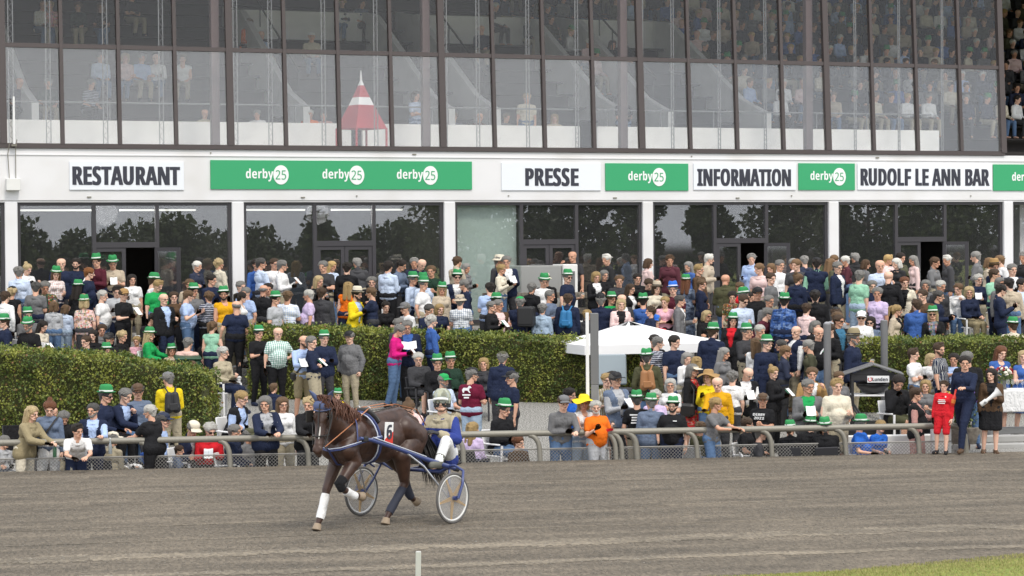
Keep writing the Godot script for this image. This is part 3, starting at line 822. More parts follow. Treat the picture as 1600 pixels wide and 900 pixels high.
func net(b: PackedFloat32Array, cell: float, k: float, carve := PackedFloat32Array()) -> Array:
	var lo := Vector3.INF
	var hi := -Vector3.INF
	for i in range(0, b.size(), 8):
		for o in [0, 4]:
			var p := Vector3(b[i + o], b[i + o + 1], b[i + o + 2])
			var r := Vector3.ONE * b[i + o + 3]
			lo = lo.min(p - r); hi = hi.max(p + r)
	lo -= Vector3.ONE * cell * 2.0; hi += Vector3.ONE * cell * 2.0
	var nx := int((hi.x - lo.x) / cell) + 2
	var ny := int((hi.y - lo.y) / cell) + 2
	var nz := int((hi.z - lo.z) / cell) + 2
	var nxy := nx * ny
	var f := PackedFloat32Array()
	f.resize(nxy * nz)
	f.fill(1.0)
	var ik := 1.0 / k
	var k4 := k * 0.25
	for pass_ in 2:
		var bb := b if pass_ == 0 else carve
		var cut := pass_ == 1
		for i in range(0, bb.size(), 8):
			var ax := bb[i]; var ay := bb[i + 1]; var az := bb[i + 2]; var ra := bb[i + 3]
			var dx := bb[i + 4] - ax; var dy := bb[i + 5] - ay; var dz := bb[i + 6] - az; var dr := bb[i + 7] - ra
			var il := 1.0 / maxf(dx * dx + dy * dy + dz * dz, 1e-9)
			var rm := maxf(ra, ra + dr) + k + cell
			var x0 := maxi(0, int((minf(ax, ax + dx) - rm - lo.x) / cell)); var x1 := mini(nx - 1, int((maxf(ax, ax + dx) + rm - lo.x) / cell) + 1)
			var y0 := maxi(0, int((minf(ay, ay + dy) - rm - lo.y) / cell)); var y1 := mini(ny - 1, int((maxf(ay, ay + dy) + rm - lo.y) / cell) + 1)
			var z0 := maxi(0, int((minf(az, az + dz) - rm - lo.z) / cell)); var z1 := mini(nz - 1, int((maxf(az, az + dz) + rm - lo.z) / cell) + 1)
			for z in range(z0, z1 + 1):
				var pz := lo.z + z * cell - az
				for y in range(y0, y1 + 1):
					var py := lo.y + y * cell - ay
					var s0 := py * dy + pz * dz
					var q0 := py * py + pz * pz
					var at_ := z * nxy + y * nx
					for x in range(x0, x1 + 1):
						var px := lo.x + x * cell - ax
						var t := clampf((px * dx + s0) * il, 0.0, 1.0)
						var ex := px - dx * t; var ey := py - dy * t; var ez := pz - dz * t
						var d := sqrt(ex * ex + ey * ey + ez * ez) - ra - dr * t
						var o := f[at_ + x]
						if cut:
							if -d > o: f[at_ + x] = -d
						else:
							var h := k - absf(o - d)
							if h > 0.0: f[at_ + x] = minf(o, d) - h * h * ik * k4
							elif d < o: f[at_ + x] = d
	var vs := PackedVector3Array()
	var ns := PackedVector3Array()
	var ix := PackedInt32Array()
	var id := PackedInt32Array()
	id.resize(nxy * nz)
	var far := cell * 1.8
	for z in nz - 1:
		for y in ny - 1:
			var row := z * nxy + y * nx
			for x in nx - 1:
				var i := row + x
				var a := f[i]
				if a > far or a < -far: continue
				var c := f[i + 1]; var d := f[i + nx]; var e := f[i + nx + 1]
				var a2 := f[i + nxy]; var c2 := f[i + nxy + 1]; var d2 := f[i + nxy + nx]; var e2 := f[i + nxy + nx + 1]
				var neg := int(a < 0.0) + int(c < 0.0) + int(d < 0.0) + int(e < 0.0) + int(a2 < 0.0) + int(c2 < 0.0) + int(d2 < 0.0) + int(e2 < 0.0)
				if neg == 0 or neg == 8: continue
				var gr := Vector3(c + e + c2 + e2 - a - d - a2 - d2, d + e + d2 + e2 - a - c - a2 - c2, a2 + c2 + d2 + e2 - a - c - d - e) * (0.25 / cell)
				var m := (a + c + d + e + a2 + c2 + d2 + e2) * 0.125
				var off := gr * (-m / maxf(gr.length_squared(), 0.05))
				var hc := cell * 0.5
				off = off.clamp(Vector3(-hc, -hc, -hc), Vector3(hc, hc, hc))
				id[i] = vs.size()
				vs.append(lo + Vector3(x + 0.5, y + 0.5, z + 0.5) * cell + off)
				ns.append(gr.normalized())
				if y > 0 and z > 0 and (a < 0.0) != (c < 0.0):
					var p := id[i]; var q := id[i - nx]; var r := id[i - nx - nxy]; var s := id[i - nxy]
					if a < 0.0: ix.append(p); ix.append(r); ix.append(q); ix.append(p); ix.append(s); ix.append(r)
					else: ix.append(p); ix.append(q); ix.append(r); ix.append(p); ix.append(r); ix.append(s)
				if x > 0 and z > 0 and (a < 0.0) != (d < 0.0):
					var p := id[i]; var q := id[i - nxy]; var r := id[i - 1 - nxy]; var s := id[i - 1]
					if a < 0.0: ix.append(p); ix.append(r); ix.append(q); ix.append(p); ix.append(s); ix.append(r)
					else: ix.append(p); ix.append(q); ix.append(r); ix.append(p); ix.append(r); ix.append(s)
				if x > 0 and y > 0 and (a < 0.0) != (a2 < 0.0):
					var p := id[i]; var q := id[i - 1]; var r := id[i - 1 - nx]; var s := id[i - nx]
					if a < 0.0: ix.append(p); ix.append(r); ix.append(q); ix.append(p); ix.append(s); ix.append(r)
					else: ix.append(p); ix.append(q); ix.append(r); ix.append(p); ix.append(r); ix.append(s)
	return [vs, ns, ix]

# ---------------------------------------------------------------- people
# a person stands at the origin, facing +z; +x is the person's own left
const ARM := {   # upper arm and forearm directions in the torso's frame, for the left arm; the last number tells how the hand is turned
	"d": [Vector3(0.16, -1, 0.02), Vector3(0.05, -1, 0.14)], "f": [Vector3(0.12, -1, 0.14), Vector3(-0.42, 0.22, 1)],
	"p": [Vector3(0.15, -1, 0.22), Vector3(-0.30, 0.55, 0.9)], "m": [Vector3(0.22, -0.9, 0.45), Vector3(-0.48, 1, 0.12)],
	"e": [Vector3(0.75, -0.5, 0.35), Vector3(-0.62, 1, -0.1)], "k": [Vector3(0.26, -1, -0.08), Vector3(-0.14, -1, 0.24)],
	"h": [Vector3(0.6, -1, -0.15), Vector3(-0.9, -0.5, 0.35)], "c": [Vector3(0.14, -1, 0.28), Vector3(-1, 0.16, 0.35)],
	"r": [Vector3(0.12, -0.75, 0.65), Vector3(-0.38, -0.12, 1)], "l": [Vector3(0.12, -1, 0.25), Vector3(-0.28, -0.12, 1)],
	"o": [Vector3(0.95, -0.1, 0.3), Vector3(0.9, 0.12, 0.4)], "b": [Vector3(0.22, -1, -0.3), Vector3(-0.6, -0.7, -0.35)],
	"u": [Vector3(0.2, -0.85, 0.5), Vector3(-0.2, 1, 0.42)], "x": [Vector3(0.14, -0.8, 0.6), Vector3(-0.1, 0.08, 1)],
	"w": [Vector3(0.32, -1, -0.2), Vector3(0.1, -0.95, 0.3)]}
var body_cell := 0.036
var wear_cell := 0.033
var body_cache := {}
var wear_cache := {}
var hand_nets := {}
var head_nets := {}
var hair_nets := {}
var hat_meshes := {}
var shoe_mesh: ArrayMesh

func hand_net(grip: bool) -> Array:    # the left hand: wrist at the origin, fingers towards +z, palm towards -x, thumb up (+y)
	if hand_nets.has(grip): return hand_nets[grip]
	var b := PackedFloat32Array()
	bone(b, Vector3(0, 0, -0.01), 0.024, Vector3(0, 0.0, 0.03), 0.024)
	for i in 4:
		var y := 0.030 - 0.020 * i
		bone(b, Vector3(0, y * 0.5, 0.015), 0.015, Vector3(0, y, 0.088 - absf(i - 1) * 0.004), 0.0125)
	for i in 4:
		var y := 0.031 - 0.0205 * i
		var l: float = [0.068, 0.078, 0.072, 0.055][i]
		var c := 1.15 if grip else 0.35 + 0.06 * i
		var p := Vector3(0, y, 0.088 - absf(i - 1) * 0.004)
		var ang := c * 0.7
		for s in 3:
			var q: Vector3 = p + Vector3(-sin(ang), -0.03 * (i - 1.5), cos(ang)) * l * [0.45, 0.32, 0.26][s]
			bone(b, p, 0.0098 - 0.0008 * s, q, 0.009 - 0.0008 * s)
			p = q; ang += c
	var th := [Vector3(-0.008, 0.022, 0.02), Vector3(-0.022, 0.050, 0.048), Vector3(-0.032, 0.056, 0.078) if not grip else Vector3(-0.045, 0.044, 0.074), Vector3(-0.036, 0.056, 0.098) if not grip else Vector3(-0.058, 0.030, 0.082)]
	for s in 3: bone(b, th[s], 0.0135 - 0.0015 * s, th[s + 1], 0.0115 - 0.0012 * s)
	hand_nets[grip] = net(b, 0.0086, 0.008)
	return hand_nets[grip]

func head_net(sex: String) -> Array:     # the base of the neck is the origin, the face looks along +z; the top of the skull is 0.27 up
	if head_nets.has(sex): return head_nets[sex]
	var w := 0.94 if sex == "w" else 1.0
	var b := PackedFloat32Array()
	bone(b, Vector3(0, 0.185, -0.016), 0.083 * w, Vector3(0, 0.190, 0.012), 0.079 * w)      # skull
	bone(b, Vector3(-0.018, 0.195, -0.005), 0.073 * w, Vector3(0.018, 0.195, -0.005), 0.073 * w)
	bone(b, Vector3(0, 0.125, 0.030), 0.056 * w, Vector3(0, 0.078, 0.056), 0.030 * w)       # face down to the chin
	for s in [-1.0, 1.0]:
		bone(b, Vector3(0.054 * s * w, 0.115, 0.005), 0.021, Vector3(0.020 * s, 0.068, 0.062), 0.020)   # jaw
		bone(b, Vector3(0.046 * s * w, 0.132, 0.052), 0.021, Vector3(0.058 * s * w, 0.145, 0.015), 0.02)  # cheekbone
		bone(b, Vector3(0.012 * s, 0.172, 0.083), 0.0145, Vector3(0.050 * s * w, 0.176, 0.062), 0.014)    # brow
		bone(b, Vector3(0.079 * s * w, 0.165, -0.010), 0.012, Vector3(0.077 * s * w, 0.130, -0.004), 0.009)   # ear
	bone(b, Vector3(0, 0.160, 0.090), 0.009, Vector3(0, 0.127, 0.112), 0.0135)              # nose
	bone(b, Vector3(-0.012, 0.122, 0.097), 0.010, Vector3(0.012, 0.122, 0.097), 0.010)
	bone(b, Vector3(-0.020, 0.096, 0.080), 0.011, Vector3(0.020, 0.096, 0.080), 0.011)      # mouth
	bone(b, Vector3(0, 0.070, 0.074), 0.019, Vector3(0, 0.070, 0.070), 0.019)               # chin
	bone(b, Vector3(0, -0.04, -0.012), 0.058 * w, Vector3(0, 0.12, -0.008), 0.054 * w)      # neck
	var c := PackedFloat32Array()
	for s in [-1.0, 1.0]: bone(c, Vector3(0.031 * s, 0.152, 0.103), 0.0155, Vector3(0.033 * s, 0.152, 0.1), 0.0155)
	head_nets[sex] = net(b, 0.0112, 0.02, c)
	return head_nets[sex]

func skeleton(mode: String, arms: String, sex: String, lean_: float, hy: float, hp: float, fat: float) -> Dictionary:
	var j := {}
	var w := 0.86 if sex == "w" else 1.0
	var sit := mode == "T"
	var py := 0.55 if sit else 0.97
	j.pelvis = Vector3(0, py, 0)
	var tb := Basis(Vector3.RIGHT, deg_to_rad(lean_))
	j.tb = tb
	var up := func(x: float, y: float, z: float): return j.pelvis + tb * Vector3(x, y, z)
	j.waist = up.call(0, 0.16, 0.0); j.chest = up.call(0, 0.33, -0.005); j.neck = up.call(0, 0.50, -0.015)
	for s in [-1.0, 1.0]:
		var k := "l" if s > 0 else "r"
		j["hip" + k] = Vector3(0.09 * s, py - 0.03, 0)
		if sit:
			var spread := 0.13 if sex == "m" else 0.08
			j["knee" + k] = Vector3(spread * s, 0.50, 0.43); j["ankle" + k] = Vector3(spread * s * 1.05, 0.09, 0.40 + 0.03 * s)
		elif mode == "W":   # mid-stride
			j["knee" + k] = Vector3(0.085 * s, 0.51, 0.16 * s + 0.06); j["ankle" + k] = Vector3(0.08 * s, 0.09 + (0.03 if s < 0 else 0.0), 0.30 * s - 0.02)
		else:
			j["knee" + k] = Vector3(0.105 * s, 0.50, 0.025); j["ankle" + k] = Vector3(0.115 * s, 0.08, -0.02 + 0.03 * s)
		j["sh" + k] = up.call((0.172 if sex != "w" else 0.152) * s, 0.425, -0.01)
		var a: Array = ARM[arms[0 if s > 0 else 1]]
		var u: Vector3 = a[0]; var f: Vector3 = a[1]
		u.x *= s; f.x *= s
		if fat > 1.1: u.x += 0.12 * s
		var ab := Basis() if arms[0 if s > 0 else 1] in "rx" else tb      # arms that rest on a rail do not tip with the back
		j["el" + k] = j["sh" + k] + ab * u.normalized() * 0.29
		j["wr" + k] = j["el" + k] + ab * f.normalized() * 0.245
		j["fd" + k] = ab * f.normalized()
	j.hb = tb * Basis(Vector3.RIGHT, deg_to_rad(-lean_ * 0.7)) * Basis(Vector3.UP, deg_to_rad(hy)) * Basis(Vector3.RIGHT, deg_to_rad(hp)) * Basis.from_scale(Vector3.ONE * 1.06)
	return j

func torso_bones(b: PackedFloat32Array, j: Dictionary, sex: String, fat: float, g: float) -> void:
	var tb: Basis = j.tb
	var X := tb * Vector3.RIGHT
	var Z := tb * Vector3.BACK
	var f := 0.4 + 0.6 * fat
	var m := sex == "m"
	bone(b, j.chest - X * 0.075 * f, (0.108 if m else 0.096) * f + g, j.chest + X * 0.075 * f, (0.108 if m else 0.096) * f + g)
	for k in ["l", "r"]:
		bone(b, (j.neck as Vector3).lerp(j["sh" + k], 0.22) - tb * Vector3(0, 0.03, 0), 0.056 + g * 0.7, j["sh" + k] - tb * Vector3(0, 0.014, 0), 0.050 + g * 0.7)
	bone(b, j.chest + tb * Vector3(0, 0.12, -0.01), 0.10 + g, j.neck + tb * Vector3(0, -0.03, 0), 0.058 + g)
	bone(b, j.waist - X * 0.06 * f, (0.098 if m else 0.084) * f + g, j.waist + X * 0.06 * f, (0.098 if m else 0.084) * f + g)
	bone(b, j.waist - tb * Vector3(0, 0.02, 0), 0.10 * f + g, j.chest, 0.10 * f + g)
	if fat > 1.05: bone(b, j.waist + Z * 0.09 * (fat - 0.5), 0.115 * fat + g, j.waist + Z * 0.06 * (fat - 0.5) - tb * Vector3(0, 0.1, 0), 0.11 * fat + g)
	if not m:
		for s in [-1.0, 1.0]: bone(b, j.chest + X * 0.072 * s + Z * 0.075 * f - tb * Vector3(0, 0.01, 0), 0.058 * f + g, j.chest + X * 0.07 * s + Z * 0.05, 0.06 * f + g)

func body_mesh(key: String, j: Dictionary, mode: String, arms: String, sex: String, fat: float) -> ArrayMesh:
	if body_cache.has(key): return body_cache[key]
	var b := PackedFloat32Array()
	torso_bones(b, j, sex, fat, 0.0)
	var hw := 0.085 if sex == "m" else 0.10
	bone(b, j.pelvis + Vector3(-hw, -0.02, -0.01), 0.105 * (0.5 + 0.5 * fat), j.pelvis + Vector3(hw, -0.02, -0.01), 0.105 * (0.5 + 0.5 * fat))
	for k in ["l", "r"]:
		bone(b, j["hip" + k], 0.088 * (0.5 + 0.5 * fat), j["knee" + k], 0.058)
		bone(b, j["knee" + k], 0.056, j["knee" + k].lerp(j["ankle" + k], 0.35) + Vector3(0, 0, -0.012), 0.055)
		bone(b, j["knee" + k].lerp(j["ankle" + k], 0.35) + Vector3(0, 0, -0.012), 0.054, j["ankle" + k], 0.036)
		bone(b, j["ankle" + k] + Vector3(0, -0.035, 0.0), 0.036, j["ankle" + k] + Vector3(0, -0.05, 0.14), 0.028)
		bone(b, j["sh" + k], 0.056, j["el" + k], 0.042)
		bone(b, j["el" + k], 0.041, j["wr" + k], 0.027)
	var skin := MB.new()
	skin.add(net(b, body_cell, 0.035))
	var hx := Transform3D(j.hb, j.neck)
	skin.add(head_net(sex), hx)
	for k in ["l", "r"]:
		var fd: Vector3 = j["fd" + k]
		var s := 1.0 if k == "l" else -1.0
		var palm: Vector3 = j.tb * Vector3(-s, 0, 0)          # the palm looks inwards
		if arms[0 if k == "l" else 1] in "rlx": palm = Vector3(-0.35 * s, -1, 0)   # resting on something
		if arms[0 if k == "l" else 1] in "fp": palm = Vector3(-0.6 * s, 0.25, -0.6)
		var x := -(palm - fd * palm.dot(fd)).normalized()
		var y := fd.cross(x)
		if y.y < -0.2 or (absf(y.y) < 0.2 and y.z < 0): y = -y
		var hb := Basis(x, y, fd)
		var h := hand_net(arms[0 if k == "l" else 1] in "fpucmek")
		skin.add(h, Transform3D(hb, j["wr" + k] + fd * 0.01))
	var m := ArrayMesh.new()
	skin.surface(m)
	var eyes := MB.new()
	var lips := MB.new()
	var white := MB.new()
	for s in [-1.0, 1.0]:
		white.lathe([Vector2(0, -0.0105), Vector2(0.008, -0.007), Vector2(0.0115, 0), Vector2(0.008, 0.007), Vector2(0, 0.0105)], 8, hx * Transform3D(Basis(), Vector3(0.031 * s, 0.152, 0.0805)))
		eyes.lathe([Vector2(0.0065, 0), Vector2(0.005, 0.004), Vector2(0, 0.0055)], 8, hx * Transform3D(Basis(Vector3.RIGHT, PI / 2), Vector3(0.031 * s, 0.152, 0.0885)))
		eyes.tube([hx * Vector3(0.014 * s, 0.1695, 0.0985), hx * Vector3(0.032 * s, 0.1745, 0.0945), hx * Vector3(0.050 * s, 0.170, 0.080)], [0.002, 0.003, 0.0016], 5)
		eyes.tube([hx * Vector3(0.020 * s, 0.1575, 0.0905), hx * Vector3(0.031 * s, 0.161, 0.0905), hx * Vector3(0.043 * s, 0.157, 0.084)], [0.0018, 0.0026, 0.0016], 4)
	lips.tube([hx * Vector3(-0.023, 0.0955, 0.0845), hx * Vector3(-0.008, 0.098, 0.0925), hx * Vector3(0.008, 0.098, 0.0925), hx * Vector3(0.023, 0.0955, 0.0845)], [0.0026, 0.005, 0.005, 0.0026], 5)
	white.surface(m); eyes.surface(m); lips.surface(m)
	body_cache[key] = m
	return m

func wear_net(key: String, j: Dictionary, what: String, sex: String, fat: float) -> Array:
	# what: t long sleeves, s short sleeves, n no sleeves, J jacket, V vest; L trousers, H shorts, K skirt, D long dress skirt
	if wear_cache.has(key): return wear_cache[key]
	var b := PackedFloat32Array()
	var c := PackedFloat32Array()
	var f := 0.5 + 0.5 * fat
	var jacket := what in "JV"
	var g := 0.024 if jacket else 0.014
	if what in "tsnJV":
		torso_bones(b, j, sex, fat, g)
		var hw := 0.085 if sex == "m" else 0.098
		for s in [-1.0, 1.0]:
			bone(b, j.waist + j.tb * Vector3(0.055 * s, -0.02, 0), 0.096 * f + g, j.pelvis + Vector3(hw * s, -0.015, -0.008), 0.103 * f + g)
		bone(b, j.pelvis + Vector3(-hw, -0.01, -0.008), 0.104 * f + g, j.pelvis + Vector3(hw, -0.01, -0.008), 0.104 * f + g)
		if jacket and j.pelvis.y > 0.8: bone(b, j.pelvis + Vector3(-hw, -0.07, -0.01), 0.106 * f + g + 0.006, j.pelvis + Vector3(hw, -0.07, -0.01), 0.106 * f + g + 0.006)
		for k in ["l", "r"]:
			var arm: Vector3 = j["el" + k] - j["sh" + k]
			if what in "tJ":
				bone(b, j["sh" + k], 0.052 + g, j["el" + k], 0.042 + g * 0.9); bone(b, j["el" + k], 0.043 + g, j["wr" + k] - j["fd" + k] * 0.015, 0.029 + g)
			elif what == "s":
				bone(b, j["sh" + k], 0.054 + g, j["sh" + k] + arm * 0.62, 0.050 + g)
			else:
				bone(b, j["sh" + k] - arm * 0.02, 0.052 + g, j["sh" + k] + arm * 0.06, 0.05 + g)
		if jacket or what == "t": bone(b, j.neck + j.tb * Vector3(0, 0.0, -0.012), 0.064 + g * 0.4, j.neck + j.tb * Vector3(0, 0.035, -0.014), 0.062 + g * 0.2)
		bone(c, j.neck + j.hb * Vector3(0, 0.055, 0.005), 0.066, j.neck + j.hb * Vector3(0, 0.16, 0.01), 0.09)
		if what == "n": bone(c, j.neck + j.tb * Vector3(0, 0.0, 0.06), 0.06, j.neck + j.tb * Vector3(0, -0.06, 0.13), 0.05)
		else: bone(c, j.neck + j.tb * Vector3(0, 0.02, 0.075), 0.03, j.neck + j.tb * Vector3(0, -0.03, 0.11), 0.02)
	else:
		var hw := 0.085 if sex == "m" else 0.10
		bone(b, j.pelvis + Vector3(-hw, 0.01, -0.01), 0.110 * f + 0.012, j.pelvis + Vector3(hw, 0.01, -0.01), 0.110 * f + 0.012)
		if what in "LH":
			for k in ["l", "r"]:
				bone(b, j["hip" + k], 0.090 * f + 0.014, j["knee" + k].lerp(j["hip" + k], 0.12), 0.066 + 0.016)
				if what == "L":
					bone(b, j["knee" + k], 0.070, j["ankle" + k].lerp(j["knee" + k], 0.06), 0.056)
				else:
					bone(b, j["hip" + k].lerp(j["knee" + k], 0.5), 0.085, j["hip" + k].lerp(j["knee" + k], 0.93), 0.082)
		else:
			var kn: Vector3 = (j.kneel + j.kneer) / 2
			var end: Vector3 = kn if what == "K" else kn.lerp((j.anklel + j.ankler) / 2, 0.75)
			for s in [-1.0, 0.0, 1.0]:
				bone(b, j.pelvis + Vector3(hw * s, 0, 0), 0.11 * f + 0.01, kn + Vector3(0.10 * s, 0.05, 0), 0.125)
				if what == "D": bone(b, kn + Vector3(0.10 * s, 0.05, 0), 0.125, end + Vector3(0.15 * s, 0.12, 0), 0.15)
			bone(c, end + Vector3(-0.5, -0.30, 0), 0.3, end + Vector3(0.5, -0.30, 0), 0.3)
	wear_cache[key] = net(b, wear_cell, 0.03, c)
	return wear_cache[key]

func net_mesh(key: String, a: Array) -> ArrayMesh:
	if not hat_meshes.has(key): hat_meshes[key] = MB.new().add(a).mesh()
	return hat_meshes[key]

func split_net(a: Array, keep: Callable) -> MB:     # only the triangles whose middle passes
	var o := MB.new()
	o.v = a[0]; o.n = a[1]; o.uv.resize(a[0].size())
	var ix := PackedInt32Array()
	for i in range(0, a[2].size(), 3):
		var m: Vector3 = (a[0][a[2][i]] + a[0][a[2][i + 1]] + a[0][a[2][i + 2]]) / 3.0
		if keep.call(m): ix.append(a[2][i]); ix.append(a[2][i + 1]); ix.append(a[2][i + 2])
	o.ix = ix
	return o

func hair_mesh(style: String) -> ArrayMesh:
	if hair_nets.has(style): return hair_nets[style]
	var b := PackedFloat32Array()
	var c := PackedFloat32Array()
	var k := 0.02
	if style == "balding":
		for s in [-1.0, 1.0]:
			bone(b, Vector3(0.050 * s, 0.185, -0.01), 0.042, Vector3(0.035 * s, 0.165, -0.07), 0.042)
		bone(b, Vector3(-0.035, 0.165, -0.07), 0.04, Vector3(0.035, 0.165, -0.07), 0.04)
		bone(c, Vector3(0, 0.29, -0.01), 0.09, Vector3(0, 0.30, 0.02), 0.09)
	else:
		bone(b, Vector3(0, 0.190, -0.02), 0.095, Vector3(0, 0.196, 0.008), 0.089)
		bone(b, Vector3(-0.02, 0.200, -0.01), 0.083, Vector3(0.02, 0.200, -0.01), 0.083)
		bone(b, Vector3(0, 0.15, -0.05), 0.062, Vector3(0, 0.10, -0.045), 0.05)
		for s in [-1.0, 1.0]: bone(b, Vector3(0.062 * s, 0.20, 0.0), 0.026, Vector3(0.066 * s, 0.155, 0.008), 0.016)
		if style == "quiff":
			bone(b, Vector3(-0.03, 0.262, 0.05), 0.026, Vector3(0.035, 0.268, 0.045), 0.028)
		if style in ["long", "bob", "pony"]:
			var l: float = {"long": -0.12, "bob": 0.055, "pony": 0.15}[style]
			for s in [-1.0, 1.0]:
				if style != "pony":
					bone(b, Vector3(0.070 * s, 0.20, -0.01), 0.034, Vector3(0.076 * s, 0.11, 0.0), 0.034)
					bone(b, Vector3(0.076 * s, 0.11, 0.0), 0.034, Vector3(0.07 * s, l, 0.0 if style == "bob" else -0.03), 0.028)
				bone(b, Vector3(0.04 * s, 0.17, -0.06), 0.055, Vector3(0.05 * s, l, -0.07), 0.045)
		if style == "pony":
			bone(b, Vector3(0, 0.22, -0.11), 0.03, Vector3(0, 0.19, -0.15), 0.034); bone(b, Vector3(0, 0.19, -0.15), 0.034, Vector3(0, 0.02, -0.14), 0.018)
		if style == "bun": bone(b, Vector3(0, 0.265, -0.075), 0.042, Vector3(0, 0.275, -0.085), 0.042)
		if style == "curly":
			var r := RandomNumberGenerator.new(); r.seed = 5
			k = 0.008
			for i in 34:
				var d := Vector3(r.randfn(), r.randf_range(-0.5, 1.2), r.randfn() - 0.35).normalized()
				if d.z > 0.35 and d.y < 0.55: continue
				bone(b, Vector3(0, 0.185, -0.012) + d * 0.09, 0.026, Vector3(0, 0.18, -0.012) + d * 0.105, 0.02)
		if style in ["short", "quiff", "bob", "long", "pony", "bun"]:      # tufts, so that no head of hair is a smooth cap
			var r2 := RandomNumberGenerator.new(); r2.seed = style.hash()
			for i in 30:
				var d := Vector3(r2.randfn(), r2.randf_range(-0.2, 1.3), r2.randfn() - 0.4).normalized()
				if d.z > 0.45 and d.y < 0.6: continue
				var p0 := Vector3(0, 0.188, -0.012) + d * 0.088
				bone(b, p0, 0.016, p0 + (d * 0.5 + Vector3(r2.randfn() * 0.4, -0.5, r2.randfn() * 0.4)) * 0.03, 0.009)
		# the face stays free
		bone(c, Vector3(-0.022, 0.135, 0.125), 0.064, Vector3(0.022, 0.135, 0.125), 0.064)
		bone(c, Vector3(-0.02, 0.165, 0.125), 0.06, Vector3(0.02, 0.165, 0.125), 0.06)
		bone(c, Vector3(0, 0.06, 0.10), 0.055, Vector3(0, 0.0, 0.10), 0.055)
		if style in ["short", "quiff", "bun", "pony"]:
			for s in [-1.0, 1.0]: bone(c, Vector3(0.086 * s, 0.14, 0.005), 0.022, Vector3(0.09 * s, 0.10, 0.03), 0.03)
	hair_nets[style] = MB.new().add(net(b, 0.0105, minf(k, 0.014), c)).mesh()
	return hair_nets[style]

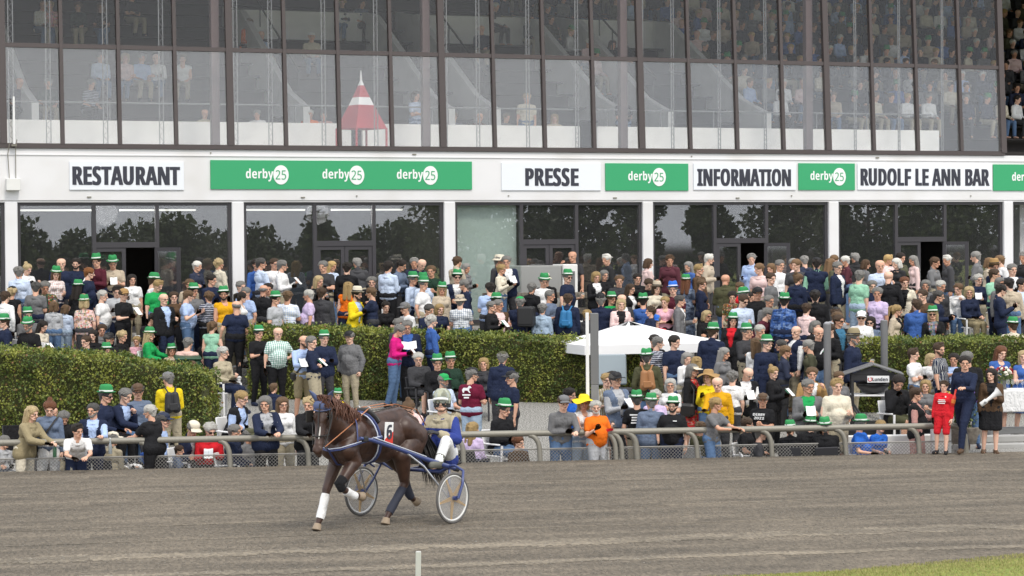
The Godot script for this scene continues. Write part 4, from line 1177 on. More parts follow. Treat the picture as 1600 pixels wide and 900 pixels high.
func hat_mesh(style: String) -> ArrayMesh:
	if hat_meshes.has(style): return hat_meshes[style]
	var b := MB.new()
	var sq := Basis.from_scale(Vector3(0.92, 1, 1.08))
	match style:
		"fedora", "straw":
			b.lathe([Vector2(0.096, 0.0), Vector2(0.122, -0.008), Vector2(0.138, 0.004), Vector2(0.139, 0.008), Vector2(0.121, -0.001), Vector2(0.100, 0.008), Vector2(0.098, 0.06), Vector2(0.091, 0.102), Vector2(0.074, 0.124), Vector2(0.035, 0.122), Vector2(0.0, 0.112)], 20, Transform3D(sq))
			# the pinch in the crown
			for i in b.v.size():
				if b.v[i].y > 0.07: b.v[i].x *= 1.0 - 0.28 * clampf(b.v[i].z / 0.09, 0, 1); b.v[i].y -= 0.018 * exp(-pow(b.v[i].x / 0.03, 2))
		"fedora_band":
			b.lathe([Vector2(0.1025, 0.010), Vector2(0.102, 0.033), Vector2(0.099, 0.034), Vector2(0.097, 0.033)], 20, Transform3D(sq))
		"cap":
			b.lathe([Vector2(0.094, -0.012), Vector2(0.097, 0.02), Vector2(0.088, 0.055), Vector2(0.06, 0.078), Vector2(0.02, 0.087), Vector2(0.006, 0.094), Vector2(0.0, 0.094)], 20, Transform3D(sq))
			for i in 10:
				var f := func(a: float, r: float):
					return Vector3(sin(a) * (0.088 + r * 0.3), 0.004 - 0.03 * r / 0.085 * 0.6 - 0.016 * pow(a, 2), cos(a) * 0.10 + r * (0.6 + 0.4 * cos(a)))
				var a0 := -0.95 + 0.19 * i
				b.quad(f.call(a0, 0.0), f.call(a0 + 0.19, 0.0), f.call(a0 + 0.19, 0.085), f.call(a0, 0.085))
				b.quad(f.call(a0, 0.085) + Vector3(0, -0.006, 0), f.call(a0 + 0.19, 0.085) + Vector3(0, -0.006, 0), f.call(a0 + 0.19, 0.0) + Vector3(0, -0.006, 0), f.call(a0, 0.0) + Vector3(0, -0.006, 0))
		"visor":
			b.lathe([Vector2(0.097, -0.01), Vector2(0.097, 0.025), Vector2(0.094, 0.025), Vector2(0.094, -0.01)], 20, Transform3D(sq))
			for i in 10:
				var f := func(a: float, r: float): return Vector3(sin(a) * (0.09 + r * 0.3), 0.0 - 0.025 * r / 0.09, cos(a) * 0.10 + r)
				var a0 := -1.1 + 0.22 * i
				b.quad(f.call(a0, 0.0), f.call(a0 + 0.22, 0.0), f.call(a0 + 0.22, 0.09), f.call(a0, 0.09))
				b.quad(f.call(a0, 0.09) + Vector3(0, -0.005, 0), f.call(a0 + 0.22, 0.09) + Vector3(0, -0.005, 0), f.call(a0 + 0.22, 0.0) + Vector3(0, -0.005, 0), f.call(a0, 0.0) + Vector3(0, -0.005, 0))
		"bucket":
			b.lathe([Vector2(0.095, 0.0), Vector2(0.145, -0.045), Vector2(0.147, -0.042), Vector2(0.099, 0.008), Vector2(0.094, 0.06), Vector2(0.08, 0.082), Vector2(0.0, 0.088)], 20, Transform3D(sq))
		"sunhat":
			b.lathe([Vector2(0.097, 0.0), Vector2(0.15, -0.01), Vector2(0.21, -0.045), Vector2(0.212, -0.04), Vector2(0.15, -0.002), Vector2(0.10, 0.01), Vector2(0.094, 0.06), Vector2(0.07, 0.09), Vector2(0.0, 0.096)], 28, Transform3D(sq))
			for i in b.v.size():
				var r := Vector2(b.v[i].x, b.v[i].z).length()
				if r > 0.12: b.v[i].y += (r - 0.12) * 0.35 * sin(atan2(b.v[i].x, b.v[i].z) * 3.0 + 0.6)
		"beanie":
			b.lathe([Vector2(0.10, -0.03), Vector2(0.101, 0.03), Vector2(0.092, 0.09), Vector2(0.06, 0.125), Vector2(0.0, 0.135)], 18, Transform3D(sq))
		"glasses":
			for s in [-1.0, 1.0]:
				b.box(Vector3(0.033 * s, 0.152, 0.1), Vector3(0.044, 0.028, 0.005), Basis(Vector3.UP, 0.22 * s), 0.002)
				b.bar(Vector3(0.055 * s, 0.158, 0.093), Vector3(0.082 * s, 0.158, -0.005), 0.005, 0.006)
			b.box(Vector3(0, 0.156, 0.104), Vector3(0.024, 0.006, 0.005))
		"spectacles":
			for s in [-1.0, 1.0]:
				var pts := []
				for i in 13: pts.append(Vector3(0.033 * s + 0.021 * cos(TAU * i / 12), 0.151 + 0.014 * sin(TAU * i / 12), 0.103 - 0.006 * cos(TAU * i / 12) * s))
				b.tube(pts, [0.0014], 5, false)
				b.bar(Vector3(0.055 * s, 0.155, 0.095), Vector3(0.082 * s, 0.158, -0.005), 0.004, 0.004)
			b.box(Vector3(0, 0.156, 0.105), Vector3(0.022, 0.004, 0.004))
	hat_meshes[style] = b.mesh()
	return hat_meshes[style]

func beard_mesh() -> ArrayMesh:
	if not hat_meshes.has("beard"):
		var b := PackedFloat32Array()
		for s in [-1.0, 1.0]: bone(b, Vector3(0.060 * s, 0.12, 0.012), 0.02, Vector3(0.022 * s, 0.066, 0.066), 0.024)
		bone(b, Vector3(-0.012, 0.062, 0.076), 0.023, Vector3(0.012, 0.062, 0.076), 0.023)
		bone(b, Vector3(-0.022, 0.111, 0.088), 0.008, Vector3(0.022, 0.111, 0.088), 0.008)
		var c := PackedFloat32Array()
		bone(c, Vector3(-0.014, 0.097, 0.105), 0.014, Vector3(0.014, 0.097, 0.105), 0.014)
		hat_meshes["beard"] = MB.new().add(net(b, 0.009, 0.012, c)).mesh()
	return hat_meshes["beard"]

func shoe() -> ArrayMesh:
	if shoe_mesh == null:
		var b := PackedFloat32Array()
		bone(b, Vector3(0, 0.0, -0.02), 0.048, Vector3(0, -0.03, 0.0), 0.05); bone(b, Vector3(0, -0.03, 0.0), 0.048, Vector3(0.004, -0.042, 0.15), 0.038)
		bone(b, Vector3(0, -0.055, -0.035), 0.034, Vector3(0.004, -0.055, 0.155), 0.034)
		var c := PackedFloat32Array()
		bone(c, Vector3(-1, -1.08, 0), 1.0, Vector3(1, -1.08, 0), 1.0)
		shoe_mesh = MB.new().add(net(b, 0.014, 0.02, c)).mesh()
	return shoe_mesh

const COL := {   # linear colours of cloth, hair, hats
	"black": Color(0.016, 0.016, 0.018), "navy": Color(0.018, 0.025, 0.055), "darkgrey": Color(0.05, 0.05, 0.055), "grey": Color(0.16, 0.16, 0.165), "lightgrey": Color(0.42, 0.43, 0.45),
	"white": Color(0.78, 0.78, 0.78), "cream": Color(0.68, 0.62, 0.50), "beige": Color(0.50, 0.42, 0.32), "sand": Color(0.40, 0.35, 0.25), "khaki": Color(0.30, 0.25, 0.15), "brown": Color(0.10, 0.06, 0.035),
	"tan": Color(0.36, 0.22, 0.09), "olive": Color(0.075, 0.075, 0.04), "darkgreen": Color(0.02, 0.045, 0.03), "green": Color(0.02, 0.33, 0.09), "hatgreen": Color(0.035, 0.26, 0.085), "mint": Color(0.30, 0.56, 0.40),
	"lightblue": Color(0.42, 0.54, 0.80), "paleblue": Color(0.55, 0.64, 0.80), "blue": Color(0.05, 0.12, 0.36), "brightblue": Color(0.03, 0.15, 0.60), "royal": Color(0.035, 0.055, 0.24), "hcamo": Color(0.42, 0.43, 0.33), "denim": Color(0.10, 0.17, 0.30), "paledenim": Color(0.36, 0.46, 0.58), "greyblue": Color(0.14, 0.18, 0.26), "teal": Color(0.05, 0.16, 0.26),
	"pink": Color(0.75, 0.42, 0.50), "palepink": Color(0.78, 0.58, 0.56), "magenta": Color(0.62, 0.015, 0.20), "red": Color(0.60, 0.02, 0.03), "maroon": Color(0.14, 0.012, 0.035), "burgundy": Color(0.09, 0.018, 0.03), "orange": Color(0.80, 0.17, 0.015), "mustard": Color(0.66, 0.34, 0.012), "yellow": Color(0.80, 0.60, 0.02), "lilac": Color(0.62, 0.50, 0.72), "salmon": Color(0.68, 0.46, 0.40), "rose": Color(0.50, 0.27, 0.24), "tealgreen": Color(0.02, 0.2, 0.12),
	"hwhite": Color(0.62, 0.60, 0.55), "hgrey": Color(0.24, 0.23, 0.215), "hdgrey": Color(0.09, 0.085, 0.08), "hblond": Color(0.46, 0.31, 0.13), "hlight": Color(0.62, 0.47, 0.25), "hginger": Color(0.30, 0.11, 0.03), "hbrown": Color(0.075, 0.042, 0.022), "hdark": Color(0.022, 0.015, 0.011), "hauburn": Color(0.19, 0.07, 0.028), "hlbrown": Color(0.17, 0.10, 0.05)}
const SKIN := [Color(0.68, 0.39, 0.27), Color(0.74, 0.46, 0.34), Color(0.60, 0.32, 0.21), Color(0.46, 0.23, 0.14)]
func cloth(name_: String, pattern := "") -> StandardMaterial3D:
	var key := "cloth_" + name_ + pattern
	if M.has(key): return M[key]
	var c: Color = COL[name_]
	var m := mat(key, c, 0.92)
	m.metallic_specular = 0.3
	m.uv1_triplanar = true; m.uv1_scale = Vector3(3.6, 2.4, 3.6)
	m.heightmap_enabled = true; m.heightmap_texture = wrinkles; m.heightmap_scale = 1.7
	if pattern:
		m.albedo_color = Color.WHITE
		m.albedo_texture = pattern_tex(pattern, c)
		m.uv1_scale = Vector3.ONE * 3.0
		if pattern == "flower" or pattern == "camo": m.uv1_scale = Vector3.ONE * 2.2
	return m
func pattern_tex(pattern: String, c: Color) -> ImageTexture:
	var n := 128
	var im := Image.create(n, n, false, Image.FORMAT_RGB8)
	var s := c.linear_to_srgb()
	im.fill(s)
	var r := RandomNumberGenerator.new(); r.seed = 17
	match pattern:
		"check":     # white ground, crossed lines of the colour
			im.fill(Color(0.93, 0.94, 0.94))
			for k in 8:
				im.fill_rect(Rect2i(k * 16, 0, 5, n), s.lerp(Color.WHITE, 0.35)); im.fill_rect(Rect2i(0, k * 16, n, 5), s.lerp(Color.WHITE, 0.35))
			for k in 8:
				for q in 8: im.fill_rect(Rect2i(k * 16, q * 16, 5, 5), s)
		"stripe":    # upright pale stripes
			for k in 8: im.fill_rect(Rect2i(k * 16, 0, 4, n), Color(0.8, 0.8, 0.78))
		"bands":
			for k in 8: im.fill_rect(Rect2i(0, k * 16, n, 6), Color(0.85, 0.86, 0.9))
		"flower":
			var t := [Color(0.75, 0.2, 0.25), Color(0.2, 0.4, 0.25), Color(0.85, 0.82, 0.75), Color(0.75, 0.55, 0.2)]
			for k in 150: im.fill_rect(Rect2i(r.randi() % n, r.randi() % n, 5 + r.randi() % 9, 4 + r.randi() % 8), t[r.randi() % 4].lerp(s, 0.25))
		"camo":
			for k in 110: im.fill_rect(Rect2i(r.randi() % n, r.randi() % n, 6 + r.randi() % 16, 5 + r.randi() % 10), s.lerp([Color(0.7, 0.75, 0.8), Color(0.05, 0.06, 0.1)][r.randi() % 2], 0.45))
	return ImageTexture.create_from_image(im)
func plain_mat(name_: String, rough := 0.75) -> StandardMaterial3D:
	var m := mat("plain_" + name_, COL[name_], rough)
	m.metallic_specular = 0.35
	return m
func hair_mat(name_: String) -> StandardMaterial3D:
	var m := mat("hair_" + name_, COL[name_], 0.6)
	m.heightmap_enabled = true; m.heightmap_texture = fine; m.heightmap_scale = 2.0
	m.uv1_triplanar = true; m.uv1_scale = Vector3(14, 3, 14)
	return m

const SHORT := {"x": "sex", "o": "mode", "a": "arms", "k": "skin", "h": "hair", "Q": "hatc", "t": "top", "l": "leg", "s": "shoe", "g": "spec", "n": "lean", "b": "beard"}
# one person. spec: pose, looks and clothes as space-separated words (see the crowd table)
func person(label: String, where: Vector3, turn: float, size: float, spec: String, group := "") -> Node3D:
	var o := {"sex": "m", "mode": "S", "arms": "dd", "lean": 0.0, "hy": 0.0, "hp": 6.0, "fat": 1.0, "skin": 0, "hair": "short", "hc": "hbrown", "top": "t", "tc": "navy", "tp": "", "leg": "L", "lc": "darkgrey", "shoe": "black", "hat": "", "hatc": "hatgreen", "in": "", "spec": "", "beard": ""}
	for w in spec.split(" ", false):
		var q := w.split("=")
		o[SHORT.get(q[0], q[0])] = q[1]
	for k in ["lean", "hy", "hp", "fat"]: o[k] = float(o[k])
	var t := thing("person", label, "person", Transform3D(Basis(Vector3.UP, turn) * Basis.from_scale(Vector3(1.07, 1.0, 1.05) * size), where), group)
	var j := skeleton(o.mode, o.arms, o.sex, o.lean, o.hy, o.hp, o.fat)
	var key: String = "%s%s%s%d_%d_%d_%d" % [o.sex, o.mode, o.arms, int(o.lean), int(o.hy), int(o.hp), int(o.fat * 10)]
	var ckey: String = "%s%s%s%d_%d" % [o.sex, o.mode, o.arms, int(o.lean), int(o.fat * 10)]
	var body := obj("body", body_mesh(key, j, o.mode, o.arms, o.sex, o.fat), null, t)
	var sk := mat("skin_%d" % int(o.skin), SKIN[int(o.skin)], 0.55)
	sk.subsurf_scatter_enabled = true; sk.subsurf_scatter_strength = 0.08
	for s in 4: body.set_surface_override_material(s, [sk, mat("eye_white", Color(0.62, 0.6, 0.57), 0.4), mat("eye_dark", Color(0.075, 0.05, 0.038), 0.5), mat("lips", Color(0.40, 0.15, 0.12), 0.5)][s])
	var hx := Transform3D(j.hb, j.neck)
	# clothes
	var legs := wear_net(ckey + o.leg, j, o.leg, o.sex, o.fat)
	obj({"L": "trousers", "H": "shorts", "K": "skirt", "D": "skirt"}[o.leg], net_mesh(ckey + o.leg, legs), cloth(o.lc, o.get("lp", "")), t)
	var tops := wear_net(ckey + o.top, j, o.top, o.sex, o.fat)
	var tmat := cloth(o.tc, o.tp)
	if o["in"] != "":        # an open jacket or vest over a shirt
		var inner := wear_net(ckey + ("t" if o.top == "V" else "s"), j, "t" if o.top == "V" else "s", o.sex, o.fat)
		obj("shirt", net_mesh(ckey + ("t" if o.top == "V" else "s"), inner), cloth(o["in"], o.get("ip", "")), t)
		var inv: Basis = j.tb.inverse()
		var pk: String = ckey + o.top + "open"
		if not hat_meshes.has(pk):
			hat_meshes[pk] = split_net(tops, func(m: Vector3):
				var q: Vector3 = inv * (m - j.pelvis)
				return not (q.z > 0.02 and q.y > 0.02 and absf(q.x) < 0.015 + 0.09 * clampf((q.y - 0.02) / 0.45, 0, 1) and q.y < 0.58)).mesh()
		obj("vest" if o.top == "V" else "jacket", hat_meshes[pk], tmat, t)
	else:
		obj("jacket" if o.top == "J" else ("vest" if o.top == "V" else "shirt"), net_mesh(ckey + o.top, tops), tmat, t)
	# head
	if o.hair != "bald":
		obj("hair", hair_mesh(o.hair), hair_mat(o.hc), t, hx)
	if o.beard != "": obj("beard", beard_mesh(), hair_mat(o.beard), t, hx)
	if o.hat != "":
		var tilt: Transform3D = hx * Transform3D(Basis(Vector3.RIGHT, -0.13), Vector3(0, 0.218 if o.hat in ["fedora", "straw", "bucket", "sunhat"] else 0.205, -0.004))
		var ht := obj("hat" if o.hat in ["fedora", "straw", "bucket", "sunhat"] else "cap", hat_mesh(o.hat), plain_mat(o.hatc, 0.7), t, tilt)
		if o.hat in ["fedora", "straw"]: obj("hat_band", hat_mesh("fedora_band"), plain_mat("white" if o.hat == "fedora" else "black"), ht)
	if o.spec == "sun": obj("sunglasses", hat_mesh("glasses"), mat("dark_lens", Color(0.01, 0.01, 0.012), 0.15), t, hx)
	elif o.spec == "read": obj("spectacles", hat_mesh("spectacles"), mat("spectacle_rim", Color(0.12, 0.10, 0.09), 0.3), t, hx)
	for k in ["l", "r"]:
		var fx := Transform3D(Basis(Vector3.UP, 0.18 if k == "l" else -0.18), j["ankle" + k])
		obj("shoe", shoe(), plain_mat(o.shoe, 0.5), t, fx)
	t.set_meta("hand", (j.wrl + j.fdl * 0.10 + j.wrr + j.fdr * 0.10) / 2)
	t.set_meta("hand_l", j.wrl + j.fdl * 0.09)
	t.set_meta("hand_r", j.wrr + j.fdr * 0.09)
	t.set_meta("chest", j.chest)
	t.set_meta("torso", j.tb)
	t.set_meta("fore_l", j.fdl); t.set_meta("fore_r", j.fdr)
	return t

# things that people hold or carry; each is a thing of its own, at a place in the person's frame
func held(p: Node3D, what: String, label: String) -> void:
	var b := MB.new()
	var base: Transform3D = p.transform
	var hand: Vector3 = p.get_meta("hand")
	var hl: Vector3 = p.get_meta("hand_l")
	var hr: Vector3 = p.get_meta("hand_r")
	match what:
		"programme", "paper", "open":
			var two := (hl - hr).length() < 0.32
			var c := hand if two else (hl if hl.y > hr.y else hr)
			var tilt := Basis(Vector3.RIGHT, -0.75)
			var wd := 0.30 if what == "open" else 0.15
			var t := thing("race_programme" if what != "paper" else "paper_sheet", label, "programme" if what != "paper" else "paper", base * Transform3D(tilt, c + Vector3(0, 0.03, 0.02)), "sheets held by spectators")
			for s in [-1.0, 1.0]:
				obj("page", MB.new().box(Vector3(wd / 4 * s, 0.03, 0.012), Vector3(wd / 2, 0.21, 0.004), Basis(Vector3.UP, -0.22 * s), 0.001).mesh(), M.get("letter_white"), t)
			if what != "paper":
				obj("cover_band", MB.new().box(Vector3(0, 0.065, -0.008), Vector3(wd * 0.97, 0.11, 0.003)).mesh(), mat("programme_green", Color(0.12, 0.42, 0.25), 0.6), t)
			return
		"phone":
			var c := hl if hl.y >= hr.y else hr
			tag(obj("phone", b.box(Vector3.ZERO, Vector3(0.072, 0.145, 0.009), Basis(Vector3.RIGHT, -0.6), 0.003).mesh(), M.dark_metal, self, base * Transform3D(Basis(), c + Vector3(0, 0.03, 0.0))), label, "phone")
		"cup":
			var c := hl if hl.y >= hr.y else hr
			var t := thing("beer_cup", label, "cup", base * Transform3D(Basis(), c + Vector3(0, -0.03, 0.0)), "plastic cups in hands")
			var cup := mat("clear_plastic", Color(0.8, 0.8, 0.78), 0.1); cup.albedo_color.a = 0.25; cup.transparency = BaseMaterial3D.TRANSPARENCY_ALPHA
			obj("cup", MB.new().lathe([Vector2(0.0, 0.0), Vector2(0.028, 0.0), Vector2(0.038, 0.12)], 14).mesh(), cup, t)
			obj("drink", MB.new().lathe([Vector2(0.0, 0.004), Vector2(0.026, 0.004), Vector2(0.034, 0.085), Vector2(0.0, 0.085)], 14).mesh(), mat("beer", Color(0.55, 0.28, 0.05), 0.3), t)
		"derbyprint", "horseprint", "linesprint", "backprint", "smallprint":      # flat print on a shirt: a part of the person
			var m := M.letter_white as StandardMaterial3D
			var front := what in ["derbyprint", "linesprint", "smallprint"]
			var cc: Vector3 = p.get_meta("chest")
			var xf := Transform3D(p.get_meta("torso") * Basis(Vector3.UP, 0.0 if front else PI), cc)
			var z := 0.150
			match what:
				"derbyprint":
					letters("print", "DERBY", m, p, Vector2(-0.12, 0.03), Vector2(0.12, 0.08), z, true, xf); letters("print", "2022", m, p, Vector2(-0.10, -0.04), Vector2(0.10, 0.01), z, true, xf)
				"horseprint":
					var hp := [Vector2(-0.09, 0.06), Vector2(-0.06, 0.10), Vector2(0.02, 0.10), Vector2(0.05, 0.14), Vector2(0.08, 0.13), Vector2(0.10, 0.10), Vector2(0.06, 0.09), Vector2(0.05, 0.05), Vector2(0.08, 0.01), Vector2(0.06, 0.01), Vector2(0.02, 0.05), Vector2(-0.04, 0.05), Vector2(-0.05, 0.01), Vector2(-0.07, 0.01)]
					obj("print", MB.new().prism(hp, 0.006, xf * at(Vector3(0, 0, 0.165))).mesh(), m, p)
					for k in 2: obj("print", MB.new().box(xf * Vector3(0, -0.03 - 0.05 * k, 0.17), Vector3(0.16 - 0.06 * k, 0.028, 0.008), xf.basis).mesh(), m, p)
				"linesprint":
					for k in 3: obj("print", MB.new().box(xf * Vector3(0.0, 0.0 - 0.04 * k, 0.155), Vector3(0.15 + 0.03 * (k % 2), 0.018, 0.006), xf.basis).mesh(), m, p)
					obj("print", MB.new().box(xf * Vector3(0.08, 0.08, 0.140), Vector3(0.03, 0.035, 0.006), xf.basis).mesh(), m, p)
				"backprint":
					for k in 4: obj("print", MB.new().box(xf * Vector3(0.02 * (k % 2), 0.06 - 0.05 * k, 0.155), Vector3(0.18 - 0.03 * (k % 3), 0.026, 0.006), xf.basis).mesh(), m, p)
				"smallprint":
					obj("print", MB.new().box(xf * Vector3(0.07, 0.05, 0.155), Vector3(0.07, 0.018, 0.006), xf.basis).mesh(), m, p)
		"backpack", "leatherpack", "bluepack":
			var cc: Vector3 = p.get_meta("chest")
			var tb: Basis = p.get_meta("torso")
			var t := thing("backpack", label, "backpack", base * Transform3D(tb, cc + tb * Vector3(0, -0.08, -0.2)))
			var m: StandardMaterial3D = {"backpack": mat("black_nylon", Color(0.02, 0.02, 0.022), 0.6), "leatherpack": mat("tan_leather", Color(0.33, 0.15, 0.055), 0.5), "bluepack": mat("blue_nylon", Color(0.02, 0.16, 0.36), 0.6)}[what]
			var q := PackedFloat32Array()
			for s in [-1.0, 1.0]: bone(q, Vector3(0.07 * s, -0.15, -0.02), 0.075, Vector3(0.055 * s, 0.12, -0.01), 0.065)
			bone(q, Vector3(-0.06, -0.12, -0.075), 0.05, Vector3(0.06, -0.12, -0.075), 0.05)
			obj("bag", MB.new().add(net(q, 0.02, 0.03)).mesh(), m, t)
			obj("pocket", MB.new().box(Vector3(0, -0.10, -0.125), Vector3(0.15, 0.13, 0.03), Basis(), 0.012).mesh(), m, t)
			for s in [-1.0, 1.0]:
				obj("strap", MB.new().tube([Vector3(0.06 * s, 0.17, 0.0), Vector3(0.10 * s, 0.275, 0.10), Vector3(0.115 * s, 0.255, 0.24), Vector3(0.125 * s, 0.13, 0.34)], [0.018], 6, true, 0.35).mesh(), m, t)
		"bag":
			var cc: Vector3 = p.get_meta("chest")
			var t := thing("shoulder_bag", label, "bag", base * Transform3D(Basis(), cc + Vector3(-0.24, -0.42, 0.05)))
			obj("bag", MB.new().box(Vector3.ZERO, Vector3(0.14, 0.26, 0.32), Basis(), 0.05).mesh(), mat("black_leather", Color(0.02, 0.018, 0.017), 0.45), t)
			obj("strap", MB.new().tube([Vector3(0, 0.12, 0.13), Vector3(0.06, 0.40, 0.10), Vector3(0.10, 0.555, -0.05), Vector3(0.06, 0.40, -0.14), Vector3(0, 0.12, -0.13)], [0.012], 6, true, 0.4).mesh(), mat("black_leather", Color(0.02, 0.018, 0.017), 0.45), t)
		"crossbag":
			var cc: Vector3 = p.get_meta("chest")
			var t := thing("crossbody_strap", label, "bag", base * Transform3D(Basis(), cc))
			obj("strap", MB.new().tube([Vector3(0.14, 0.17, 0.0), Vector3(0.08, 0.10, 0.135), Vector3(-0.05, -0.10, 0.165), Vector3(-0.16, -0.29, 0.10), Vector3(-0.18, -0.31, 0.0)], [0.018], 6, true, 0.35).mesh(), mat("black_leather", Color(0.02, 0.018, 0.017), 0.45), t)
			obj("bag", MB.new().box(Vector3(-0.2, -0.38, 0.0), Vector3(0.07, 0.16, 0.2), Basis(), 0.03).mesh(), mat("black_leather", Color(0.02, 0.018, 0.017), 0.45), t)

# ---------------------------------------------------------------- seats, and the call that sets one person down
var chair_proto := {}
func chair(colour: String, xf: Transform3D, label: String, drop: float) -> void:
	if not chair_proto.has(colour):
		var m: StandardMaterial3D = M.white_plastic if colour == "white chair" else mat("dark_canvas", Color(0.03, 0.03, 0.035), 0.7)
		var t := Node3D.new()
		t.name = "plastic_chair" if colour == "white chair" else "camp_chair"
		obj("seat", MB.new().box(Vector3(0, 0.415, 0.06), Vector3(0.44, 0.03, 0.44), Basis(), 0.01).mesh(), m, t)
		var b := MB.new()
		b.box(Vector3(0, 0.64, -0.17), Vector3(0.42, 0.42, 0.03), Basis(Vector3.RIGHT, -0.18), 0.012)
		obj("backrest", b.mesh(), m, t)
		for s in [-1.0, 1.0]:
			obj("armrest", MB.new().box(Vector3(0.235 * s, 0.62, 0.02), Vector3(0.045, 0.03, 0.40), Basis(), 0.01).mesh(), m, t)
			for z in [-0.16, 0.25]:
				obj("leg", MB.new().tube([Vector3(0.22 * s, 0.42 if z < 0 else 0.61, z), Vector3(0.245 * s, -0.25, z * 1.15)], [0.022, 0.018], 8).mesh(), m, t)
		chair_proto[colour] = t
	var c: Node3D = chair_proto[colour].duplicate()
	c.name = chair_proto[colour].name
	c.transform = xf
	add_child(c, true)
	tag(c, label, "chair", "chairs of the seated spectators")

const HELD := {"programme": "programme held by", "paper": "white paper held by", "open": "open programme of", "phone": "dark phone held by", "cup": "beer cup held by", "backpack": "black backpack worn by", "leatherpack": "tan leather backpack of", "bluepack": "blue backpack worn by", "bag": "black shoulder bag of", "crossbag": "black crossbody strap of"}
var placed := PackedVector2Array()
func pp(label: String, x: float, y: float, z: float, face: int, size: float, spec: String, items: String, seat: String, drop: float) -> void:
	var p := person(label, Vector3(x, y, z), deg_to_rad(face), size, spec, "spectators behind the upper windows" if y > 5.0 else "spectators round the terraces")
	var wob := sin(x * 37.7 + z * 11.3)          # nobody stands quite straight
	p.basis = Basis(Vector3.BACK, 0.045 * wob) * p.basis * Basis(Vector3.RIGHT, 0.05 * cos(x * 23.1 + z * 51.7))
	placed.append(Vector2(x, z))
	for it in items.split("|", false):
		held(p, it, " ".join((HELD.get(it, "") + " " + label).split(" ").slice(0, 16)))
	if seat:
		var w := ("chair under " + label).split(" ")
		chair(seat, p.transform, " ".join(w.slice(0, 16)), drop)
	for k in ["hand", "hand_l", "hand_r", "chest", "torso", "fore_l", "fore_r"]: p.remove_meta(k)

# the packed seats at the right of the upper stand: too many and too small to tell apart
func build_upper_crowd() -> void:
	var t := thing("seated_crowd", "packed spectators on the upper tiers behind the right windows", "crowd")
	kind(t, "stuff")
	var j := skeleton("T", "ll", "m", 8.0, 0.0, 8.0, 1.0)
	var spots := []
	for k in range(1, 13):
		var u := 15.8
		while u < 36.0:
			u += rng.randf_range(0.5, 0.75)
			var thin := 0.85
			if u < 27.0 and k < 4: thin = 0.0 if u < 22.0 else 0.55
			if u < 18.0: thin = 0.0 if k < 7 else 0.5
			if u > 18.4 and u < 21.9 and k < 9: thin = 0.0
			if rng.randf() > thin: continue
			spots.append(BT * Transform3D(Basis(Vector3.UP, rng.randfn() * 0.4), Vector3(u, 6.5 + 0.42 * k, -4.5 - 0.85 * k)))
	var hx := Transform3D(j.hb, j.neck)
	var body := body_mesh("mT_crowd", j, "T", "ll", "m", 1.0)
	var skin := ArrayMesh.new()
	skin.add_surface_from_arrays(Mesh.PRIMITIVE_TRIANGLES, body.surface_get_arrays(0))
	var tones := ["navy", "black", "white", "lightblue", "grey", "beige", "palepink", "darkgrey", "olive", "blue", "cream", "navy", "black", "darkgrey", "black"].map(func(c): return COL[c])
	var hairs := ["hgrey", "hdark", "hbrown", "hblond", "hwhite", "hlbrown"].map(func(c): return COL[c])
	for part in [["bodies", skin, [SKIN[0], SKIN[1], SKIN[2]], Transform3D(), 1.0], ["tops", net_mesh("crowd_top", wear_net("crowd_t", j, "t", "m", 1.0)), tones, Transform3D(), 1.0], ["trousers", net_mesh("crowd_leg", wear_net("crowd_L", j, "L", "m", 1.0)), [COL.darkgrey, COL.denim, COL.sand], Transform3D(), 1.0], ["hair", hair_mesh("short"), hairs, hx, 0.9], ["hats", hat_mesh("fedora"), [COL.hatgreen], hx * at(Vector3(0, 0.215, 0)), 0.14]]:
		var some := spots.filter(func(_s): return rng.randf() < part[4])
		var mm := MultiMesh.new()
		mm.transform_format = MultiMesh.TRANSFORM_3D; mm.use_colors = true
		mm.mesh = part[1]; mm.instance_count = some.size()
		for i in some.size():
			mm.set_instance_transform(i, some[i] * part[3])
			mm.set_instance_color(i, part[2][rng.randi() % part[2].size()])
		var mi := MultiMeshInstance3D.new()
		mi.name = part[0]; mi.multimesh = mm
		var m := mat("crowd_tint", Color.WHITE, 0.85); m.vertex_color_use_as_albedo = true
		mi.material_override = m
		t.add_child(mi, true)
		mi.set_meta("kind", "stuff")

